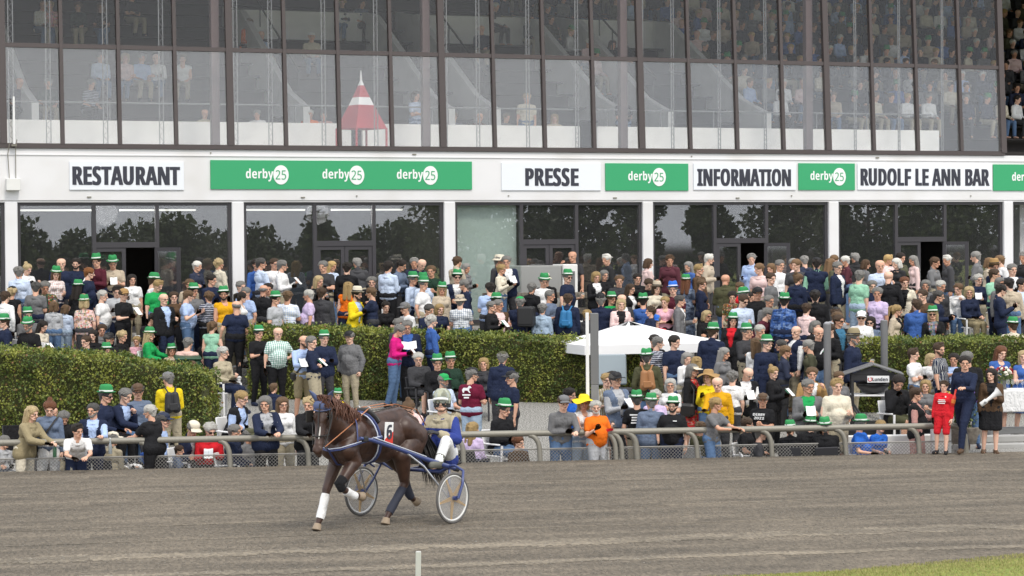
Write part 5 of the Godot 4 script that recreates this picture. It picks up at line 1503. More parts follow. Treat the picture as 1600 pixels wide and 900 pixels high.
# those in the press of people of whom the picture shows no more than a shoulder or the top of a head
func build_background_crowd() -> void:
	var t := thing("background_spectators", "half hidden spectators standing packed between those in front on the terraces", "crowd")
	kind(t, "stuff")
	var kinds := [["m", "dd", "s", "short"], ["w", "ff", "t", "bob"], ["m", "cc", "t", "short"], ["w", "dk", "t", "long"], ["m", "df", "J", "quiff"]]
	var spots := [[], [], [], [], []]
	var n := 0
	for tries in 6000:
		if n >= 38: break
		var x := rng.randf_range(-11.0, 13.0)
		var w := rng.randf_range(9.2, 16.0)
		if tries % 11 == 0: x = rng.randf_range(3.4, 6.6); w = rng.randf_range(4.6, 7.0)
		var z := rail_z(x) - w
		var q: Vector3 = BT.affine_inverse() * Vector3(x, 0, z)
		if q.z < 0.45 or (w > 8.4 and w < 10.4 and x < 3.0 and x > -6.0): continue
		if absf(x - 2.83) < 2.1 and absf(z + 51.4) < 1.9: continue
		if x < 2.5 and w < 12.4: continue
		if x > 6.6 and z > -50.4: continue
		var ok := true
		for s in placed:
			if s.distance_squared_to(Vector2(x, z)) < 0.2: ok = false; break
		if not ok: continue
		placed.append(Vector2(x, z)); n += 1
		var k := rng.randi() % 5
		spots[k].append(Transform3D(Basis(Vector3.UP, rng.randfn() * 1.3) * Basis.from_scale(Vector3(1.07, 1, 1.05) * (0.94 if kinds[k][0] == "w" else 0.99) * rng.randf_range(0.95, 1.03)), Vector3(x, floor_h(x, z), z)))
	var tones := ["navy", "black", "white", "lightblue", "grey", "beige", "navy", "darkgrey", "olive", "blue", "black", "paleblue", "palepink", "burgundy"].map(func(c): return COL[c])
	var hairs := ["hgrey", "hdark", "hbrown", "hblond", "hwhite", "hlbrown"].map(func(c): return COL[c])
	var m := mat("crowd_tint", Color.WHITE, 0.85); m.vertex_color_use_as_albedo = true
	for k in 5:
		var q: Array = kinds[k]
		var j := skeleton("S", q[1], q[0], 4.0, 15.0 * (k - 2), 10.0, 1.0)
		var hx := Transform3D(j.hb, j.neck)
		var body := ArrayMesh.new()
		body.add_surface_from_arrays(Mesh.PRIMITIVE_TRIANGLES, body_mesh("fill%d" % k, j, "S", q[1], q[0], 1.0).surface_get_arrays(0))
		for part in [["bodies", body, [SKIN[0], SKIN[1], SKIN[2]], Transform3D()], ["tops", net_mesh("fill_t%d" % k, wear_net("fill_t%d" % k, j, q[2], q[0], 1.0)), tones, Transform3D()], ["trousers", net_mesh("fill_L%d" % k, wear_net("fill_L%d" % k, j, "L", q[0], 1.0)), [COL.darkgrey, COL.denim, COL.sand, COL.black], Transform3D()], ["hair", hair_mesh(q[3]), hairs, hx]]:
			var mm := MultiMesh.new()
			mm.transform_format = MultiMesh.TRANSFORM_3D; mm.use_colors = true
			mm.mesh = part[1]; mm.instance_count = spots[k].size()
			for i in spots[k].size():
				mm.set_instance_transform(i, spots[k][i] * part[3])
				mm.set_instance_color(i, part[2][rng.randi() % part[2].size()])
			var mi := MultiMeshInstance3D.new()
			mi.name = part[0]; mi.multimesh = mm; mi.material_override = m
			t.add_child(mi, true)
			mi.set_meta("kind", "stuff")

# ---------------------------------------------------------------- the horse, its sulky and its driver (all face +z in their own frame; +x is their left)
const TEAM_TURN := -0.66
const TEAM_AT := Vector3(-1.94, 0, -32.45)
const SULKY_AT := Vector3(-2.24, 0, -32.08)
func ring(c: Vector3, rx: float, ry: float, tilt: float, n := 24, from := 0.0, to := TAU) -> Array:   # points round the trunk, in a plane across z
	var p := []
	for i in n + 1:
		var a := lerpf(from, to, float(i) / n)
		p.append(c + Vector3(sin(a) * rx, cos(a) * ry, cos(a) * tilt))
	return p

func build_horse() -> void:
	var t := thing("horse", "dark bay trotting horse with white front bandages and blue ear hood", "horse", at(TEAM_AT, TEAM_TURN))
	t.scale = Vector3.ONE * 1.03
	var coat := mat("bay_coat", Color(0.062, 0.028, 0.017), 0.44)
	coat.uv1_triplanar = true; coat.uv1_scale = Vector3.ONE * 1.2
	coat.albedo_texture = noise_tex(256, 0.02, 4, [[0.0, Color(0.62, 0.55, 0.55)], [0.5, Color(0.88, 0.85, 0.85)], [1.0, Color(1, 1, 1)]], false, 51)
	coat.heightmap_enabled = true; coat.heightmap_texture = wrinkles; coat.heightmap_scale = 1.2
	coat.rim_enabled = true; coat.rim = 0.25
	var b := PackedFloat32Array()
	var V := func(x, y, z): return Vector3(x, y, z)
	# trunk
	bone(b, V.call(0, 1.17, 0.42), 0.255, V.call(0, 1.16, -0.05), 0.270)
	bone(b, V.call(0, 1.16, -0.05), 0.270, V.call(0, 1.21, -0.45), 0.222)
	bone(b, V.call(0, 1.41, 0.40), 0.085, V.call(0, 1.385, 0.05), 0.12)
	bone(b, V.call(0, 1.36, 0.05), 0.14, V.call(0, 1.37, -0.50), 0.18)
	bone(b, V.call(0, 1.38, -0.5), 0.17, V.call(0, 1.29, -0.80), 0.12)
	for s in [-1.0, 1.0]:
		bone(b, V.call(0.13 * s, 1.27, -0.50), 0.17, V.call(0.13 * s, 1.15, -0.72), 0.18)
		bone(b, V.call(0.13 * s, 1.12, -0.74), 0.165, V.call(0.14 * s, 0.96, -0.66), 0.14)
		bone(b, V.call(0.125 * s, 1.30, 0.44), 0.13, V.call(0.135 * s, 1.06, 0.66), 0.145)     # shoulder blade to point of shoulder
		bone(b, V.call(0.075 * s, 1.05, 0.66), 0.125, V.call(0.07 * s, 0.95, 0.60), 0.11)        # breast muscles
	bone(b, V.call(0, 1.05, 0.35), 0.19, V.call(0, 1.02, -0.20), 0.20)
	bone(b, V.call(0, 1.31, -0.86), 0.06, V.call(0.03, 1.16, -1.0), 0.035)      # dock
	# neck and head, the face nearly upright
	bone(b, V.call(0, 1.25, 0.58), 0.215, V.call(0.03, 1.44, 0.83), 0.158)
	bone(b, V.call(0.03, 1.44, 0.83), 0.158, V.call(0.07, 1.60, 1.02), 0.112)
	bone(b, V.call(0, 1.43, 0.48), 0.07, V.call(0.05, 1.665, 0.94), 0.065)
	var hx := Transform3D(Basis(Vector3.UP, 0.42).scaled(Vector3.ONE * 1.1), Vector3(0.08, 1.64, 1.05))
	var hb := func(p: Vector3, ra: float, q: Vector3, rb: float): bone(b, hx * p, ra, hx * q, rb)
	hb.call(Vector3(0, 0.0, 0.02), 0.088, Vector3(0, -0.17, 0.075), 0.086)
	hb.call(Vector3(0, -0.17, 0.08), 0.076, Vector3(0, -0.42, 0.185), 0.052)
	hb.call(Vector3(0, -0.42, 0.18), 0.056, Vector3(0, -0.505, 0.20), 0.055)
	for s in [-1.0, 1.0]:
		hb.call(Vector3(0.042 * s, -0.10, -0.02), 0.074, Vector3(0.036 * s, -0.23, 0.0), 0.066)      # cheek
		hb.call(Vector3(0.036 * s, -0.24, 0.01), 0.05, Vector3(0.022 * s, -0.44, 0.13), 0.034)        # jaw
		hb.call(Vector3(0.064 * s, -0.085, 0.085), 0.036, Vector3(0.068 * s, -0.125, 0.09), 0.034)    # eye socket
		hb.call(Vector3(0.034 * s, -0.47, 0.225), 0.027, Vector3(0.036 * s, -0.495, 0.228), 0.026)    # nostril
	hb.call(Vector3(0, -0.515, 0.19), 0.045, Vector3(0, -0.55, 0.165), 0.036)
	# legs: right fore planted, left fore folded, left hind planted under the belly, right hind pushing off
	var leg := func(p: Array, r: Array):
		for i in p.size() - 1: bone(b, p[i], r[i], p[i + 1], r[i + 1])
	var rf := [Vector3(-0.15, 1.05, 0.60), Vector3(-0.17, 0.90, 0.52), Vector3(-0.175, 0.53, 0.72), Vector3(-0.172, 0.44, 0.75), Vector3(-0.17, 0.19, 0.84), Vector3(-0.17, 0.09, 0.90)]
	var lf := [Vector3(0.15, 1.05, 0.62), Vector3(0.17, 0.90, 0.55), Vector3(0.17, 0.63, 0.84), Vector3(0.165, 0.57, 0.80), Vector3(0.15, 0.44, 0.55), Vector3(0.145, 0.44, 0.45)]
	var lh := [Vector3(0.14, 1.05, -0.60), Vector3(0.17, 0.90, -0.40), Vector3(0.155, 0.54, -0.48), Vector3(0.15, 0.45, -0.43), Vector3(0.145, 0.19, -0.19), Vector3(0.145, 0.09, -0.11)]
	var rh := [Vector3(-0.14, 1.05, -0.64), Vector3(-0.16, 0.92, -0.50), Vector3(-0.15, 0.62, -0.82), Vector3(-0.15, 0.53, -0.84), Vector3(-0.145, 0.30, -0.93), Vector3(-0.145, 0.24, -1.02)]
	leg.call(rf, [0.12, 0.098, 0.058, 0.044, 0.046, 0.038]); leg.call(lf, [0.12, 0.098, 0.060, 0.044, 0.046, 0.038])
	leg.call(lh, [0.16, 0.128, 0.064, 0.049, 0.048, 0.040]); leg.call(rh, [0.16, 0.128, 0.064, 0.049, 0.048, 0.040])
	for q in [lh, rh]: bone(b, q[2] + Vector3(0, 0.05, -0.05), 0.035, q[2] + Vector3(0, -0.02, -0.03), 0.035)
	obj("body", MB.new().add(net(b, 0.017, 0.075)).mesh(), coat, t)
	# hooves, bandages and boots
	var hoof_m := mat("hoof", Color(0.30, 0.23, 0.16), 0.6)
	var dark := mat("navy_boot", Color(0.022, 0.026, 0.045), 0.75)
	var white := cloth("white")
	for q in [[rf, Vector3(0, -1, 0.35), white], [lf, Vector3(0, -0.25, -1), white], [lh, Vector3(0, -1, 0.35), dark], [rh, Vector3(0, -0.55, -1), dark]]:
		var p: Vector3 = q[0][5]
		var d: Vector3 = q[1].normalized()
		var y := -d
		var x := Vector3.RIGHT
		obj("hoof", MB.new().lathe([Vector2(0, -0.075), Vector2(0.066, -0.075), Vector2(0.062, -0.06), Vector2(0.047, 0.015), Vector2(0, 0.03)], 14, Transform3D(Basis(x, y, x.cross(y)), p + d * 0.012)).mesh(), hoof_m, t)
		var a: Vector3 = q[0][3]
		var c: Vector3 = q[0][4]
		obj("leg_bandage" if q[2] == white else "leg_boot", MB.new().tube([a.lerp(c, -0.12 if q[0] != lf else 0.35), a.lerp(c, 0.1 if q[0] != lf else 0.45), a.lerp(c, 0.5 if q[0] != lf else 0.65), a.lerp(c, 0.9), c.lerp(q[0][5], 0.35)], [0.053, 0.061, 0.057, 0.062, 0.055], 14).mesh(), q[2], t)
	var black_cloth := cloth("black")
	obj("knee_boot", MB.new().tube([lf[1].lerp(lf[2], 0.78), lf[2] + Vector3(0, 0, 0.012), lf[2].lerp(lf[3], 1.3)], [0.070, 0.072, 0.058], 14).mesh(), black_cloth, t)
	# eyes
	for s in [-1.0, 1.0]:
		obj("eye", MB.new().lathe([Vector2(0, -0.02), Vector2(0.015, -0.012), Vector2(0.02, 0), Vector2(0.015, 0.012), Vector2(0, 0.02)], 12, hx * Transform3D(Basis(), Vector3(0.089 * s, -0.105, 0.098))).mesh(), mat("horse_eye", Color(0.01, 0.008, 0.007), 0.1), t)
	obj("blaze", MB.new().tube([hx * Vector3(0.02, -0.22, 0.172), hx * Vector3(0.022, -0.30, 0.205), hx * Vector3(0.016, -0.36, 0.224)], [0.008, 0.016, 0.008], 6, true, 0.5).mesh(), mat("white_hair", Color(0.6, 0.58, 0.55), 0.7), t)
	# mane, forelock and tail
	var r := RandomNumberGenerator.new(); r.seed = 12
	var mane := MB.new()
	for i in 150:
		var u := r.randf()
		var p := Vector3(0.01, 1.49, 0.42).lerp(Vector3(0.07, 1.72, 0.99), u) + Vector3(r.randfn() * 0.012, 0.0, r.randfn() * 0.02)
		var s := 1.0 if r.randf() < 0.62 else -1.0
		var l := r.randf_range(0.14, 0.26)
		mane.tube([p, p + Vector3(s * 0.055, 0.05 + 0.03 * r.randf(), -0.02), p + Vector3(s * (0.11 + 0.03 * r.randf()), -0.02, -0.03 + 0.04 * r.randfn()), p + Vector3(s * (0.13 + 0.04 * r.randf()), -l, -0.02 + 0.06 * r.randfn())], [0.013, 0.015, 0.012, 0.002], 4, false, 0.6)
	for i in 40:
		var p := hx * Vector3(r.randfn() * 0.02, 0.075, 0.02)
		mane.tube([p, p + Vector3(r.randfn() * 0.05, 0.06 + 0.02 * r.randf(), 0.02), p + Vector3(r.randfn() * 0.09 + 0.06, 0.03 * r.randfn() + 0.02, 0.05), p + Vector3(r.randfn() * 0.1 + 0.10, -0.09, 0.06)], [0.01, 0.013, 0.009, 0.002], 4, false, 0.6)
	var mm := mat("mane_hair", Color(0.10, 0.036, 0.018), 0.5)
	kind(obj("mane", mane.mesh(), mm, t), "stuff")
	var tail := MB.new()
	for i in 170:
		var a := r.randf() * TAU
		var q := sqrt(r.randf())
		var e := Vector3(cos(a) * q, 0, sin(a) * q)
		var l := r.randf_range(0.55, 0.98)
		var o := Vector3(0.01, 1.33, -0.86)
		tail.tube([o + Vector3(0.01, -0.05, -0.05) + e * 0.05, o + Vector3(0.03, -0.15, -0.12) + e * 0.065, o + Vector3(0.10, -0.12 - 0.42 * l, -0.19) + e * 0.12, o + Vector3(0.20 + r.randfn() * 0.04, -0.12 - 0.82 * l, -0.20) + e * 0.17], [0.014, 0.016, 0.013, 0.002], 4, false, 0.7)
	kind(obj("tail", tail.mesh(), mat("tail_hair", Color(0.014, 0.011, 0.011), 0.55), t), "stuff")

	# harness: a thing that the horse wears
	var h := thing("harness", "blue and black driving harness with white number six on horse", "harness", t.transform)
	var blue := mat("blue_webbing", Color(0.035, 0.05, 0.16), 0.5)
	var pale := mat("pale_piping", Color(0.50, 0.54, 0.66), 0.6)
	var black := mat("black_leather", Color(0.02, 0.018, 0.017), 0.45)
	var steel := mat("bright_steel", Color(0.6, 0.6, 0.6), 0.25, 0.9)
	obj("girth", MB.new().tube(ring(Vector3(0, 1.18, 0.20), 0.318, 0.338, 0.05), [0.026], 8, false, 0.4, Vector3.BACK).mesh(), blue, h)
	obj("girth_piping", MB.new().tube(ring(Vector3(0, 1.18, 0.235), 0.317, 0.337, 0.05), [0.009], 6, false).mesh(), pale, h)
	obj("saddle_pad", MB.new().tube(ring(Vector3(0, 1.18, 0.15), 0.318, 0.345, 0.04, 12, -0.95, 0.95), [0.06], 8, true, 0.35, Vector3.BACK).mesh(), black, h)
	obj("backing_strap", MB.new().tube([Vector3(0, 1.53, 0.15), Vector3(0, 1.535, -0.2), Vector3(0, 1.565, -0.5), Vector3(0, 1.44, -0.84)], [0.014], 6, true, 0.4).mesh(), black, h)
	for s in [-1.0, 1.0]:
		obj("terret", MB.new().tube(ring(Vector3(0.09 * s, 1.57, 0.17), 0.028, 0.028, 0.0, 10), [0.006], 6, false).mesh(), steel, h)
		obj("breast_strap", MB.new().tube([Vector3(0.325 * s, 1.20, 0.18), Vector3(0.315 * s, 1.17, 0.42), Vector3(0.285 * s, 1.13, 0.66), Vector3(0.17 * s, 1.075, 0.815), Vector3(0.0, 1.05, 0.84)], [0.026], 8, true, 0.45).mesh(), blue, h)
		obj("breast_piping", MB.new().tube([Vector3(0.328 * s, 1.215, 0.18), Vector3(0.320 * s, 1.19, 0.42), Vector3(0.290 * s, 1.15, 0.665), Vector3(0.174 * s, 1.097, 0.825), Vector3(0.0, 1.073, 0.85)], [0.008], 5).mesh(), pale, h)
		obj("neck_strap", MB.new().tube([Vector3(0.30 * s, 1.14, 0.62), Vector3(0.235 * s, 1.40, 0.57), Vector3(0.12 * s, 1.50, 0.50), Vector3(0, 1.535, 0.47)], [0.014], 6, true, 0.4).mesh(), blue, h)
		# bridle: cheek straps, nose band, blinkers and the blue ear hood
		var e := func(x, y, z): return hx * Vector3(x * s, y, z)
		obj("cheek_strap", MB.new().tube([e.call(0.03, 0.098, 0.0), e.call(0.108, 0.0, 0.02), e.call(0.122, -0.12, 0.04), e.call(0.098, -0.30, 0.10), e.call(0.074, -0.43, 0.165)], [0.014], 6, true, 0.5).mesh(), black, h)
		obj("throat_strap", MB.new().tube([e.call(0.1, -0.02, -0.01), e.call(0.118, -0.14, -0.055), e.call(0.06, -0.26, -0.085), e.call(0.0, -0.27, -0.09)], [0.009], 6, true, 0.5).mesh(), black, h)
		obj("blinker", MB.new().box(e.call(0.125, -0.10, 0.135), Vector3(0.014, 0.14, 0.13), hx.basis * Basis(Vector3.UP, 0.35 * s), 0.005).mesh(), black, h)
		obj("bit_ring", MB.new().tube(ring(e.call(0.066, -0.455, 0.155), 0.0, 0.035, 0.035, 12), [0.005], 6, false).mesh(), steel, h)
		var ear := MB.new()
		ear.tube([e.call(0.045, 0.05, 0.0), e.call(0.075, 0.10, 0.02), e.call(0.115, 0.16, 0.05), e.call(0.150, 0.205, 0.07)], [0.045, 0.047, 0.034, 0.006], 10, true, 0.75)
		obj("ear_hood", ear.mesh(), mat("blue_hood", Color(0.085, 0.11, 0.22), 0.8), h)
	obj("hood_cap", MB.new().add(net(PackedFloat32Array([hx.origin.x - 0.03, hx.origin.y + 0.015, hx.origin.z + 0.03, 0.088, hx.origin.x + 0.03, hx.origin.y + 0.015, hx.origin.z + 0.03, 0.088]), 0.015, 0.02, PackedFloat32Array([hx.origin.x, hx.origin.y - 0.17, hx.origin.z, 0.155, hx.origin.x, hx.origin.y - 0.25, hx.origin.z, 0.2]))).mesh(), mat("blue_hood", Color(0.085, 0.11, 0.22), 0.8), h)
	obj("brow_band", MB.new().tube([hx * Vector3(-0.10, -0.02, 0.02), hx * Vector3(-0.07, -0.035, 0.105), hx * Vector3(0, -0.04, 0.135), hx * Vector3(0.07, -0.035, 0.105), hx * Vector3(0.10, -0.02, 0.02)], [0.013], 6, true, 0.5).mesh(), mat("blue_hood", Color(0.085, 0.11, 0.22), 0.8), h)
	obj("nose_band", MB.new().tube([hx * Vector3(-0.09, -0.32, 0.085), hx * Vector3(-0.06, -0.325, 0.195), hx * Vector3(0, -0.33, 0.226), hx * Vector3(0.06, -0.325, 0.195), hx * Vector3(0.09, -0.32, 0.085), hx * Vector3(0, -0.36, 0.0), hx * Vector3(-0.09, -0.32, 0.085)], [0.017], 6, false, 0.5).mesh(), black, h)
	obj("chest_strap", MB.new().tube([hx * Vector3(0, -0.40, 0.10), Vector3(0.05, 1.12, 0.99), Vector3(0.0, 1.05, 0.86), Vector3(0.0, 0.86, 0.70), Vector3(0.0, 0.83, 0.40), Vector3(0, 0.845, 0.22)], [0.018], 8, true, 0.5).mesh(), blue, h)
	obj("face_strap", MB.new().tube([hx * Vector3(0.0, 0.05, 0.12), hx * Vector3(0, -0.08, 0.158), hx * Vector3(0, -0.20, 0.175), hx * Vector3(0, -0.33, 0.228)], [0.012], 6, true, 0.5).mesh(), black, h)
	# saddle number
	var card := obj("number_card", MB.new().box(Vector3.ZERO, Vector3(0.17, 0.30, 0.012), Basis(), 0.004).mesh(), mat("card_white", Color(0.8, 0.8, 0.8), 0.5), h, Transform3D(Basis(Vector3.UP, PI / 2) * Basis(Vector3.BACK, -0.08), Vector3(0.345, 1.24, 0.06)))
	obj("red_corner", MB.new().prism([Vector2(-0.08, -0.145), Vector2(0.08, -0.145), Vector2(0.08, 0.03), Vector2(-0.08, -0.075)], 0.002, Transform3D(Basis(), Vector3(0, 0, 0.0065))).mesh(), mat("card_red", Color(0.62, 0.035, 0.02), 0.5), card)
	letters("numeral", "6", M.lettering, card, Vector2(-0.052, -0.075), Vector2(0.052, 0.12), 0.009)
	# reins from the bit through the terrets to the driver's hands
	var rein := mat("orange_rein", Color(0.42, 0.17, 0.08), 0.7)
	for s in [-1.0, 1.0]:
		obj("rein", MB.new().tube([hx * Vector3(0.07 * s, -0.455, 0.15), Vector3(0.20 * s, 1.38, 0.66), Vector3(0.09 * s, 1.57, 0.17), Vector3(0.10 * s, 1.60, -0.35), Vector3(0.10 * s, 1.50, -0.80), Vector3(0.10 * s, 1.27, -1.0)], [0.012], 6, true, 0.45).mesh(), rein, h)

func build_sulky() -> void:
	var t := thing("sulky", "blue two-wheeled racing sulky with disc wheels behind the horse", "sulky", at(SULKY_AT, TEAM_TURN))
	var blue := mat("sulky_blue", Color(0.025, 0.045, 0.17), 0.25)
	blue.clearcoat_enabled = true; blue.clearcoat = 0.6
	var silver := mat("sulky_silver", Color(0.55, 0.57, 0.62), 0.25, 0.7)
	var black := mat("black_rubber", Color(0.02, 0.02, 0.02), 0.7)
	var cover := mat("wheel_cover", Color(0.42, 0.42, 0.42), 0.3); cover.albedo_color.a = 0.34; cover.transparency = BaseMaterial3D.TRANSPARENCY_ALPHA
	var gold := mat("gold_spoke", Color(0.60, 0.36, 0.10), 0.4, 0.3)
	var ax := -1.20
	for s in [-1.0, 1.0]:
		var xf := Transform3D(Basis(Vector3(0, 0, -1), Vector3.UP, Vector3(1, 0, 0)), Vector3(0.84 * s, 0.355, ax))
		var w := obj("wheel", MB.new().tube(ring(Vector3.ZERO, 0.335, 0.335, 0.0, 36), [0.019], 10, false).mesh(), mat("tyre", Color(0.12, 0.115, 0.11), 0.85), t, xf)
		obj("rim", MB.new().tube(ring(Vector3.ZERO, 0.308, 0.308, 0.0, 36), [0.015], 8, false).mesh(), mat("white_rim", Color(0.72, 0.72, 0.70), 0.4), w)
		for k in [-1.0, 1.0]:
			obj("wheel_cover", MB.new().lathe([Vector2(0.30, 0.006), Vector2(0.03, 0.030)], 36, Transform3D(Basis(Vector3.RIGHT, PI / 2 * k))).mesh(), cover, w)
		for k in 5:
			var a := TAU * k / 5 + 0.5
			obj("spoke", MB.new().prism([Vector2(-0.030, 0.03), Vector2(0.030, 0.03), Vector2(0.009, 0.30), Vector2(-0.009, 0.30)], 0.016, Transform3D(Basis(Vector3.BACK, a), Vector3(0, 0, -0.008))).mesh(), gold, w)
		obj("hub", MB.new().tube([Vector3(0, 0, -0.07), Vector3(0, 0, 0.07)], [0.03], 14).mesh(), blue, w)
		# the shaft: from beside the saddle, over the hip, down to the wheel arch
		obj("shaft", MB.new().tube([Vector3(0.40 * s, 1.26, 0.22), Vector3(0.41 * s, 1.22, 0.0), Vector3(0.47 * s, 1.08, -0.45), Vector3(0.56 * s, 0.90, -0.95), Vector3(0.62 * s, 0.78, -1.32), Vector3(0.63 * s, 0.73, -1.50)], [0.022, 0.026, 0.030, 0.034, 0.036, 0.03], 12).mesh(), blue, t)
		obj("shaft_stripe", MB.new().tube([Vector3(0.425 * s, 1.255, -0.02), Vector3(0.487 * s, 1.108, -0.45), Vector3(0.58 * s, 0.93, -0.95)], [0.011], 6).mesh(), silver, t)
		obj("shaft_clamp", MB.new().box(Vector3(0.405 * s, 1.24, 0.12), Vector3(0.07, 0.07, 0.09), Basis(), 0.012).mesh(), black, t)
		obj("shaft_end_cap", MB.new().tube([Vector3(0.63 * s, 0.725, -1.50), Vector3(0.63 * s, 0.70, -1.58)], [0.034, 0.026], 10).mesh(), black, t)
		obj("brace", MB.new().tube([Vector3(0.50 * s, 1.02, -0.60), Vector3(0.60 * s, 0.80, -0.88), Vector3(0.70 * s, 0.52, -1.08), Vector3(0.76 * s, 0.355, ax)], [0.014], 8).mesh(), silver, t)
		obj("wheel_fork", MB.new().tube([Vector3(0.62 * s, 0.77, -1.36), Vector3(0.74 * s, 0.785, -1.38), Vector3(0.90 * s, 0.72, -1.36), Vector3(0.945 * s, 0.55, -1.29), Vector3(0.935 * s, 0.355, ax)], [0.02], 8).mesh(), blue, t)
		obj("strut", MB.new().tube([Vector3(0.62 * s, 0.76, -1.40), Vector3(0.70 * s, 0.52, -1.30), Vector3(0.76 * s, 0.355, ax)], [0.016], 8).mesh(), blue, t)
		obj("stirrup", MB.new().tube([Vector3(0.535 * s, 0.95, -0.80), Vector3(0.52 * s, 0.80, -0.98), Vector3(0.46 * s, 0.73, -1.06)], [0.013], 8).mesh(), blue, t)
	obj("arch", MB.new().tube([Vector3(-0.62, 0.76, -1.40), Vector3(-0.45, 0.68, -1.43), Vector3(0.45, 0.68, -1.43), Vector3(0.62, 0.76, -1.40)], [0.026], 10).mesh(), blue, t)
	for s in [-1.0, 1.0]: obj("seat_bar", MB.new().tube([Vector3(0.20 * s, 0.68, -1.42), Vector3(0.18 * s, 0.69, -1.75), Vector3(0.18 * s, 0.71, -2.02)], [0.018], 8).mesh(), blue, t)
	obj("seat", MB.new().box(Vector3(0.06, 0.735, -1.88), Vector3(0.50, 0.05, 0.40), Basis(Vector3.RIGHT, 0.1), 0.02).mesh(), black, t)

func build_driver() -> void:
	var j := skeleton("T", "xx", "m", 3.0, 24.0, -6.0, 0.85)
	var dy := 0.30
	for k in j:
		if j[k] is Vector3 and k != "fdl" and k != "fdr": j[k] += Vector3(0, dy, 0)
	for k in ["l", "r"]:
		var s := 1.0 if k == "l" else -1.0
		j["knee" + k] = Vector3(0.27 * s, 1.05, 0.34); j["ankle" + k] = Vector3(0.33, 0.80, 0.62) if s > 0 else Vector3(-0.14, 0.82, 0.44)
		j["el" + k] = j["sh" + k] + Vector3(0.12 * s, -0.22, 0.10)
		var hand := Vector3(0.09 * s, j.pelvis.y + 0.32, 0.40)
		j["fd" + k] = (hand - j["el" + k]).normalized()
		j["wr" + k] = j["el" + k] + j["fd" + k] * 0.25
	var tm := Transform3D(Basis(Vector3.UP, TEAM_TURN), SULKY_AT) * Transform3D(Basis(Vector3.UP, 0.12).scaled(Vector3.ONE * 1.1), Vector3(0.14, -0.05, -1.84))
	var t := thing("person", "driver in blue and beige jacket, white trousers and patterned helmet, holding the reins", "person", tm)
	body_cell = 0.02; wear_cell = 0.016
	var body := obj("body", body_mesh("driver", j, "T", "xx", "m", 1.0), null, t)
	var sk := mat("skin_1", SKIN[1], 0.55)
	for s in 4: body.set_surface_override_material(s, [sk, M.eye_white, M.eye_dark, M.lips][s])
	var top := wear_net("driverJ", j, "J", "m", 0.85)
	var inv: Basis = j.tb.inverse()
	var yoke := func(m: Vector3):
		var q: Vector3 = inv * (m - j.pelvis)
		return (q.y > 0.345 and absf(q.x) < 0.21) or (absf(q.x) < 0.30 and q.z > 0.22 and q.y > 0.1 and (m - j.wrl).length() > 0.0 and minf((m - j.wrl).length(), (m - j.wrr).length()) < 0.13)
	obj("jacket", split_net(top, func(m): return not yoke.call(m)).mesh(), cloth("royal"), t)
	obj("yoke_and_cuffs", split_net(top, yoke).mesh(), cloth("sand"), t)
	obj("trousers", net_mesh("driverL", wear_net("driverL", j, "L", "m", 1.0)), cloth("white"), t)
	for k in ["l", "r"]:
		var s := 1.0 if k == "l" else -1.0
		obj("boot_shaft", MB.new().tube([j["ankle" + k] + Vector3(0, -0.02, 0.0), j["ankle" + k].lerp(j["knee" + k], 0.3)], [0.056, 0.062], 12).mesh(), mat("boot_sole", Color(0.13, 0.13, 0.11), 0.85), t)
		obj("boot", shoe(), mat("boot_sole", Color(0.13, 0.13, 0.11), 0.85), t, Transform3D(Basis(Vector3.RIGHT, -0.12).scaled(Vector3.ONE * 1.06), j["ankle" + k] + Vector3(0, 0.012, 0.0)))
		var fd: Vector3 = j["fd" + k]
		var palm := Vector3(-0.35 * s, -1, 0)
		var x := -(palm - fd * palm.dot(fd)).normalized()
		var y := fd.cross(x)
		if y.y < -0.2 or (absf(y.y) < 0.2 and y.z < 0): y = -y
		var gl := MB.new().add(hand_net(false), Transform3D(Basis(x, y, fd) * Basis.from_scale(Vector3.ONE * 1.2), j["wr" + k] + fd * 0.004))
		obj("glove", gl.mesh(), mat("black_glove", Color(0.025, 0.025, 0.028), 0.6), t)
	var hx := Transform3D(j.hb, j.neck)
	var hl := MB.new()
	hl.lathe([Vector2(0.118, -0.055), Vector2(0.124, 0.0), Vector2(0.120, 0.05), Vector2(0.098, 0.098), Vector2(0.055, 0.127), Vector2(0.0, 0.135)], 24, hx * Transform3D(Basis.from_scale(Vector3(0.92, 1, 1.10)), Vector3(0, 0.196, -0.012)))
	obj("helmet", hl.mesh(), cloth("hcamo", "camo"), t)
	var pk := MB.new()
	for i in 10:
		var f := func(a: float, r: float): return hx * Vector3(sin(a) * (0.112 + r * 0.3), 0.212 - 0.30 * r - 0.01 * a * a, cos(a) * 0.134 + r * 0.9 - 0.006)
		var a0 := -0.85 + 0.17 * i
		pk.quad(f.call(a0, 0.0), f.call(a0 + 0.17, 0.0), f.call(a0 + 0.17, 0.05), f.call(a0, 0.05))
		pk.quad(f.call(a0, 0.05), f.call(a0 + 0.17, 0.05), f.call(a0 + 0.17, 0.05) - Vector3(0, 0.012, 0), f.call(a0, 0.05) - Vector3(0, 0.012, 0))
	obj("helmet_peak", pk.mesh(), M.white_plastic, t)
	obj("helmet_lining", MB.new().lathe([Vector2(0.112, 0.03), Vector2(0.114, -0.075), Vector2(0.104, -0.08), Vector2(0.10, 0.02)], 20, hx * Transform3D(Basis.from_scale(Vector3(0.93, 1, 1.0)), Vector3(0, 0.175, -0.03))).mesh(), M.dark_metal, t)
